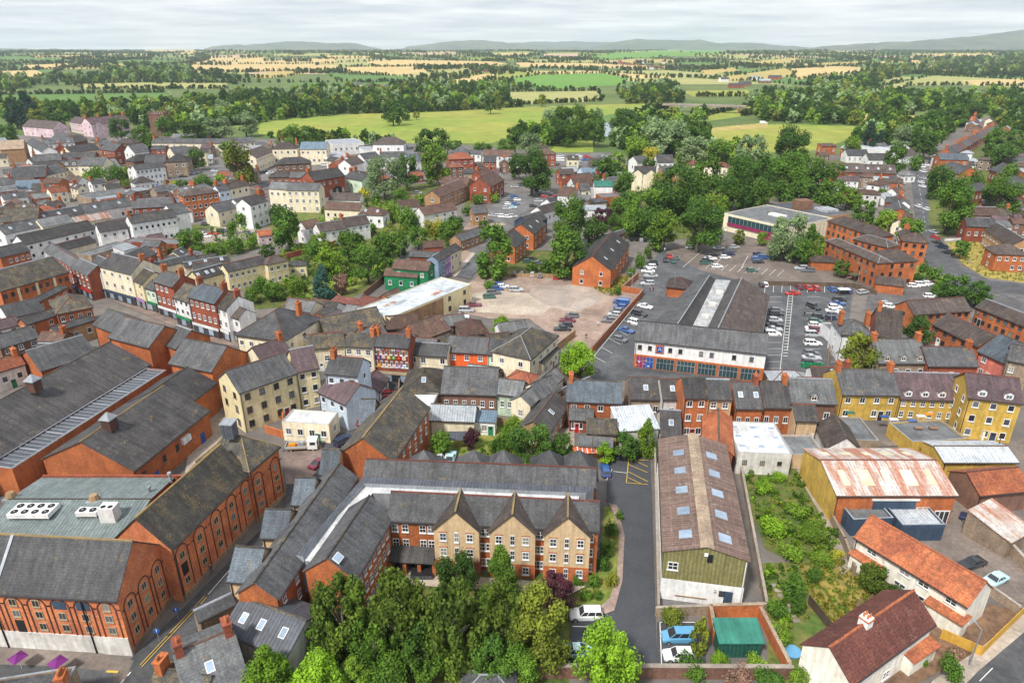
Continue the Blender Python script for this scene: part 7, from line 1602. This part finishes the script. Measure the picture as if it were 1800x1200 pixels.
# ---------------------------------------------------------------- trees and shrubs
TR = '''600 1075 135 birch birch 1.3;700 1075 135 birch birch 1.35;795 1095 140 birch birch 1.3;880 1090 120 birch birch 1.35;655 1120 110 mid birch 1.1;745 1130 110 mid birch 1.1;850 1145 110 dark birch 1.0;560 1110 90 mid birch 1.0
950 1105 100 olive column 1.5;880 1010 84 mid cone 1.35;802 1008 80 dark round 1;978 1038 72 purple round 1.1;1068 1160 124 lime round 1.1;905 1170 90 mid round .9
470 1185 120 lime cone 1;560 1190 120 lime cone 1;680 1185 90 mid shrub .8;620 1185 80 light cone .9;860 1172 60 light shrub .8
1020 636 76 lime round 1;881 571 36 lime round .9;866 442 56 mid column 1.5;998 444 58 mid column 1.3;1004 385 72 mid round 1.2;1045 410 55 dark round 1;1170 402 56 light round 1.2;1126 370 72 mid round 1.1;1230 392 92 dark round .9
1197 330 88 dark round 1;1240 310 62 mid round 1.1;1305 315 80 dark round 1.1;1378 310 75 mid round 1.2;1445 315 55 mid round 1.2;1415 340 50 mid round 1;1345 300 60 mid round 1;1390 258 72 dark round 1;1320 265 60 silver round 1;1270 270 50 mid round 1;1340 345 60 mid round 1;1260 365 50 light round 1;1286 345 45 mid round 1
1385 412 68 silver round 1.1;1425 425 45 dark cone 1.3;1410 440 40 mid round 1.1;1600 402 50 mid round .8;1520 372 45 mid round 1
1674 356 80 mid round 1.15;1655 318 50 dark round 1.1;1757 345 78 mid round .9;1775 310 45 mid round 1;1676 502 50 dark round .9;1720 514 48 dark round .9;1613 578 52 dark round .9;1514 618 62 olive willow 1.1;1555 632 35 olive willow 1;1690 436 30 mid round 1;1757 428 30 purple shrub .8
566 494 42 blue cone 1.4;600 496 34 rust round 1;645 460 62 mid round 1;620 430 50 mid round 1;580 455 50 light willow 1.1;690 470 40 mid round 1;505 398 62 dark round 1.1;490 376 36 dark round 1;700 425 44 mid round 1;670 430 44 mid round 1;735 415 40 mid round .9;790 405 46 mid round .9;560 425 34 light round 1
674 307 70 silver round .95;714 300 44 mid round 1.3;768 286 60 light round 1.1;935 298 72 dark round 1;912 290 40 dark round 1;335 424 50 mid round .9;379 449 46 mid round .9;416 287 62 olive round 1.2;345 278 34 mid round 1;530 240 60 mid round .7;502 242 40 olive round .8;760 248 58 dark round .8
934 782 86 dark round .9;985 785 50 dark round 1;831 768 40 purple round .9;890 768 40 mid cone 1.3;905 745 34 light round 1;1136 765 42 light cone 1.6;1100 782 55 dark round .8;1062 795 38 lime round .9;775 775 46 mid round .9;872 783 40 mid shrub .8;1010 790 26 mid shrub .8
1400 895 47 light shrub .5;1360 925 57 lime shrub .5;1425 935 64 light shrub .5;1340 855 43 lime shrub .5;1445 985 43 light shrub .5;1390 970 50 light shrub .5;1370 840 31 lime shrub .5;1468 975 31 gold shrub .5;1395 1030 48 mid round .9;1405 1060 32 mid round 1;1430 1010 34 dark shrub .9;1375 1120 40 light shrub .9;1365 1070 40 mid shrub .8;1535 1010 56 birch birch 1;1570 1045 40 dark shrub .8;1675 1175 50 dark shrub .9;1680 1150 30 rust shrub .8;1620 1160 24 mid shrub .8;1405 1190 40 light shrub .8
1230 1120 26 olive column 3;1265 1162 34 lime shrub .8;1330 1163 44 light shrub .7;1180 1088 50 olive shrub .6;1215 1175 60 mid shrub .6;1100 1180 60 dark shrub .6;1290 1190 60 rust shrub .6;1350 1188 60 dark shrub .5
1065 965 26 mid shrub 1.4;1075 930 24 mid shrub 1.3;1060 990 26 dark shrub 1.2;1044 1020 26 mid shrub 1;1075 1020 26 gold shrub 1;1050 1045 22 mid shrub .8;1015 1020 22 mid shrub .8;1090 905 18 mid shrub .9;1030 1045 26 mid shrub .8
455 500 36 mid shrub .8;480 508 40 mid round .8;520 500 40 light shrub .8;440 520 36 mid shrub .8;500 478 24 dark shrub .8;860 500 22 mid shrub .8;960 468 30 mid shrub .7;935 470 26 mid shrub .7;1085 512 16 mid shrub .9;1125 460 22 mid shrub 1.2;1110 478 20 mid shrub .9;1140 445 20 mid shrub 1;1050 486 30 mid shrub .6
1612 488 24 mid shrub .9;1640 480 30 mid shrub .9;1655 495 24 light shrub .9;1622 470 20 dark shrub .9;1645 510 20 mid shrub .9;1480 470 30 dark round .9;1450 440 22 light round 1.2;1360 440 22 gold shrub .9
700 345 34 mid round .8;740 352 26 light shrub .8;640 343 26 gold shrub .8;660 350 24 mid shrub .8;690 375 40 light shrub .8;720 385 44 mid shrub .8;760 400 40 gold shrub .8;800 392 34 dark round .8;840 350 24 mid shrub .8;820 370 22 mid shrub .8;870 348 24 light shrub .7;780 345 20 dark shrub .8;850 395 22 dark round .8;600 420 30 mid shrub .8;560 400 24 mid round .9;548 440 40 mid shrub .8;470 440 30 dark round .8;440 428 26 mid shrub .8;410 432 40 mid shrub .7;300 440 20 light shrub .8;265 412 20 mid shrub .8
170 312 44 mid shrub .7;206 307 32 mid shrub .9;150 318 30 light shrub .7;232 302 16 mid shrub 1;300 328 26 gold shrub .9;320 325 24 mid round .8;360 322 50 mid shrub .6;390 318 30 light shrub .7;425 388 26 mid shrub 1;405 402 24 mid shrub .9;395 262 30 mid round .9;250 240 50 mid round .8;290 225 44 mid round .9;210 225 40 dark round .9;340 232 50 dark round .8;100 200 50 dark round .8;48 190 44 pine cone 1.3;25 200 40 pine round 1;10 235 40 mid round .8;70 205 40 olive round .8;380 225 50 silver round .8;430 215 46 silver round .8
1000 215 70 mid round .9;970 208 40 silver round .9;1045 230 44 mid round 1;1095 212 50 dark round .9;1150 240 62 silver round .9;1190 235 55 silver round .9;1220 265 60 silver round .9;1120 262 50 light round .9;1060 300 56 mid round .9;1085 282 30 light round 1;1144 277 34 gold round 1.1;1140 292 28 dark round 1;1205 278 36 lime willow .9;1100 320 44 mid round .9;1160 348 56 dark round 1;1100 350 30 dark round .9;1165 320 40 olive round .9
1575 278 38 mid round 1.4;1527 243 34 pine cone 1.6;1545 248 22 pine cone 1.6;1500 258 40 light round .9;1590 240 44 silver round .9;1630 232 60 mid round .9;1650 215 50 dark round .9;1680 199 40 mid round .9;1610 285 30 mid shrub 1;1628 252 46 mid round .9;1712 193 36 dark round .9;1770 275 50 dark round .9;1755 240 44 mid round .8;1790 245 40 mid round .9;1740 262 26 mid round .9;1460 340 50 mid round 1.1;1490 345 40 light round .9;1420 300 50 mid round 1.1;1470 300 34 mid round .8;1560 385 44 light round .8;1590 380 30 silver round .8;1500 350 30 light round .8;1700 308 26 dark shrub .8;1715 315 26 mid shrub .8;1550 340 20 mid round .9
690 194 44 dark round .9;712 200 20 dark round .9;732 202 14 olive round .9;862 182 26 dark round 1.1;876 184 14 olive round 1;952 178 20 olive round 1;1005 196 10 dark round .9;1040 196 10 mid round .9;848 262 40 mid round .6;800 255 30 mid round .6;890 258 40 mid round .7;930 250 40 silver round .8;905 235 34 dark round .8;965 235 34 light round .8
1350 320 40 dark round 1;1215 360 36 mid round .9;1080 392 36 dark round .9;1060 380 40 purple round .8;1150 425 26 mid round .9;1350 385 26 light round 1.1;1300 415 22 olive round 1.1;1340 418 20 light round 1.2;1090 365 40 mid round .9'''
NAMES = dict(birch='yellowish green', lime='bright lime green', light='fresh green', mid='green', dark='dark green', olive='olive green', silver='pale silvery green', gold='golden yellow', pine='blackish green', blue='blue green', rust='brownish pink', purple='dark purple')
for row in TR.split('\n'):
    for e in row.split(';'):
        q = e.split(); tree(float(q[0]), float(q[1]), float(q[2]), q[3], q[4], float(q[5]))
# labels: colour and size, then the building the tree stands by, told apart by place where two would read the same
def side(d, f):
    return 'left of' if d.x < -abs(d.y)*.8 else 'right of' if d.x > abs(d.y)*.8 else 'behind' if d.y > 0 else 'in front of'
seen = {}
def short(l):
    w_ = l.split(); 
    return ' '.join(w_[:8]) if len(w_) > 8 else l
import re
STOP = set('with the a of at by in on under beside behind right left to its from and below near above over'.split())
for r, p, W, col, kind, u, v in TREES:
    best = sorted(BLD, key=lambda b: (b[1]-p).length)[:4]; sz = 'very large' if W > 13 else 'large' if W > 9.5 else 'medium' if W > 6 else 'small'
    if kind == 'shrub': sz = 'large' if W > 5 else 'medium' if W > 3 else 'small'
    kn = {'shrub': 'shrub', 'cone': 'conifer', 'willow': 'weeping tree', 'birch': 'feathery tree', 'column': 'upright tree', 'round': 'rounded tree'}[kind]
    for b in best:
        bl = b[0].split(); cut = next((i for i, w_ in enumerate(bl) if i > 3 and w_ in STOP), len(bl)); bl = bl[:min(cut, 7)]
        lab = '%s %s %s %s the %s' % (sz, NAMES[col], kn, side(p-b[1], b[2]), ' '.join(bl)); 
        if lab not in seen and len(lab.split()) <= 16: break
    if lab in seen:
        for wd in ('another', 'further', 'yet another'):
            l2 = wd+' '+lab
            if l2 not in seen: lab = l2; break
    seen[lab] = 1; r['label'] = ' '.join(lab.split()[:16])
WN = dict(white='white', cream='cream', brick_red='red brick', brick_brown='brown brick', brick_orange='orange brick', stone='stone', white_dirty='dirty white'); RN = dict(slate='grey slate', slate_dark='dark slate', slate_light='pale slate', slate_moss='mossy', tile_brown='brown tiled', slate_brown='brown grey', metal_grey='grey sheet', tile_red='red tiled', slate_purple='purple slate')
for r, p, f, wl, ro_ in SMALLS:
    best = sorted(BLD, key=lambda b: (b[1]-p).length)[:4]; done = False
    for pre in ('', 'another ', 'one more ', 'a further '):
        for b in best:
            bl = b[0].split(); cut = next((i for i, w_ in enumerate(bl) if i > 3 and w_ in STOP), len(bl)); bl = bl[:min(cut, 6)]
            lab = '%ssmall %s %s with %s roof %s the %s' % (pre, WN[wl], 'house' if f.he > 4*f.k else 'outbuilding', RN[ro_], side(p-b[1], b[2]), ' '.join(bl)); lab = ' '.join(lab.split()[:16])
            if lab not in seen: done = True; break
        if done: break
    seen[lab] = 1; r['label'] = lab
# low garden growth that nobody could count
gp = [[(1305,825),(1395,825),(1440,880),(1478,955),(1480,985),(1420,985),(1350,955),(1322,895)], [(450,535),(445,485),(500,445),(560,415),(640,398),(690,392),(700,430),(685,468),(640,505),(560,538)], [(560,360),(690,350),(790,400),(840,425),(800,435),(640,395),(560,415)], [(1040,300),(1200,296),(1400,300),(1400,340),(1280,355),(1255,410),(1150,412),(1070,395),(1110,340)], [(1640,305),(1760,305),(1755,340),(1715,390),(1655,412),(1640,330)], [(1335,1000),(1420,1000),(1425,1100),(1360,1140)], [(520,1150),(1000,1110),(1000,1165),(520,1200)], [(280,425),(460,400),(465,430),(330,460)], [(1345,398),(1448,394),(1445,455),(1400,452),(1355,432)], [(150,302),(238,294),(238,328),(165,332)], [(760,785),(1055,792),(1055,808),(760,806)]]
sp = []
for poly in gp:
    xs = [p_[0] for p_ in poly]; ys_ = [p_[1] for p_ in poly]; ar = 0
    P0, P1 = P(min(xs), max(ys_)), P(max(xs), min(ys_)); n = int(min(1500, abs((P(max(xs), (min(ys_)+max(ys_))/2).x-P(min(xs), (min(ys_)+max(ys_))/2).x)*(P1.y-P0.y))/ (14 if max(ys_) < 700 else 1.3 if min(xs) > 1290 else 4)))
    for _ in range(n):
        u, v = NR.uniform(min(xs), max(xs)), NR.uniform(min(ys_), max(ys_))
        if inpoly(poly, np.array([u]), np.array([v]))[0]:
            p = P(u, v, 0); 
            if any(abs((p.xy-b[1]).dot(b[2].ex)) < b[2].L/2+.5 and abs((p.xy-b[1]).dot(b[2].ey)) < b[2].D/2+.5 for b in BLD): continue
            sp.append((p.x, p.y, -.35, NR.uniform(1.2, 3.6) if v < 700 else NR.uniform(.7, 1.7)))
stuff_trees('garden_growth', sp, None, ['mid', 'light', 'mid', 'olive', 'lime', 'light'], 80, .20, 'tangled low garden growth, brambles and small bushes between the houses', 'undergrowth')

sp = []
for poly in ([(1405,990),(1500,985),(1560,1040),(1535,1090),(1465,1118),(1425,1055)], [(1040,492),(1112,486),(1098,512),(1070,522),(1045,508)], [(1662,425),(1740,422),(1800,480),(1800,497),(1730,487),(1690,462)]):
    xs = [q[0] for q in poly]; ys3 = [q[1] for q in poly]
    for _ in range(700):
        u, v = NR.uniform(min(xs), max(xs)), NR.uniform(min(ys3), max(ys3))
        if inpoly(poly, np.array([u]), np.array([v]))[0]: p = P(u, v, 0); sp.append((p.x, p.y, -.12, NR.uniform(.35, .8)))
stuff_trees('dry_grass', sp, None, ['gold', 'olive', 'gold', 'light'], 24, .35, 'long dry yellow grass and weeds on the unmown plots', 'grass')
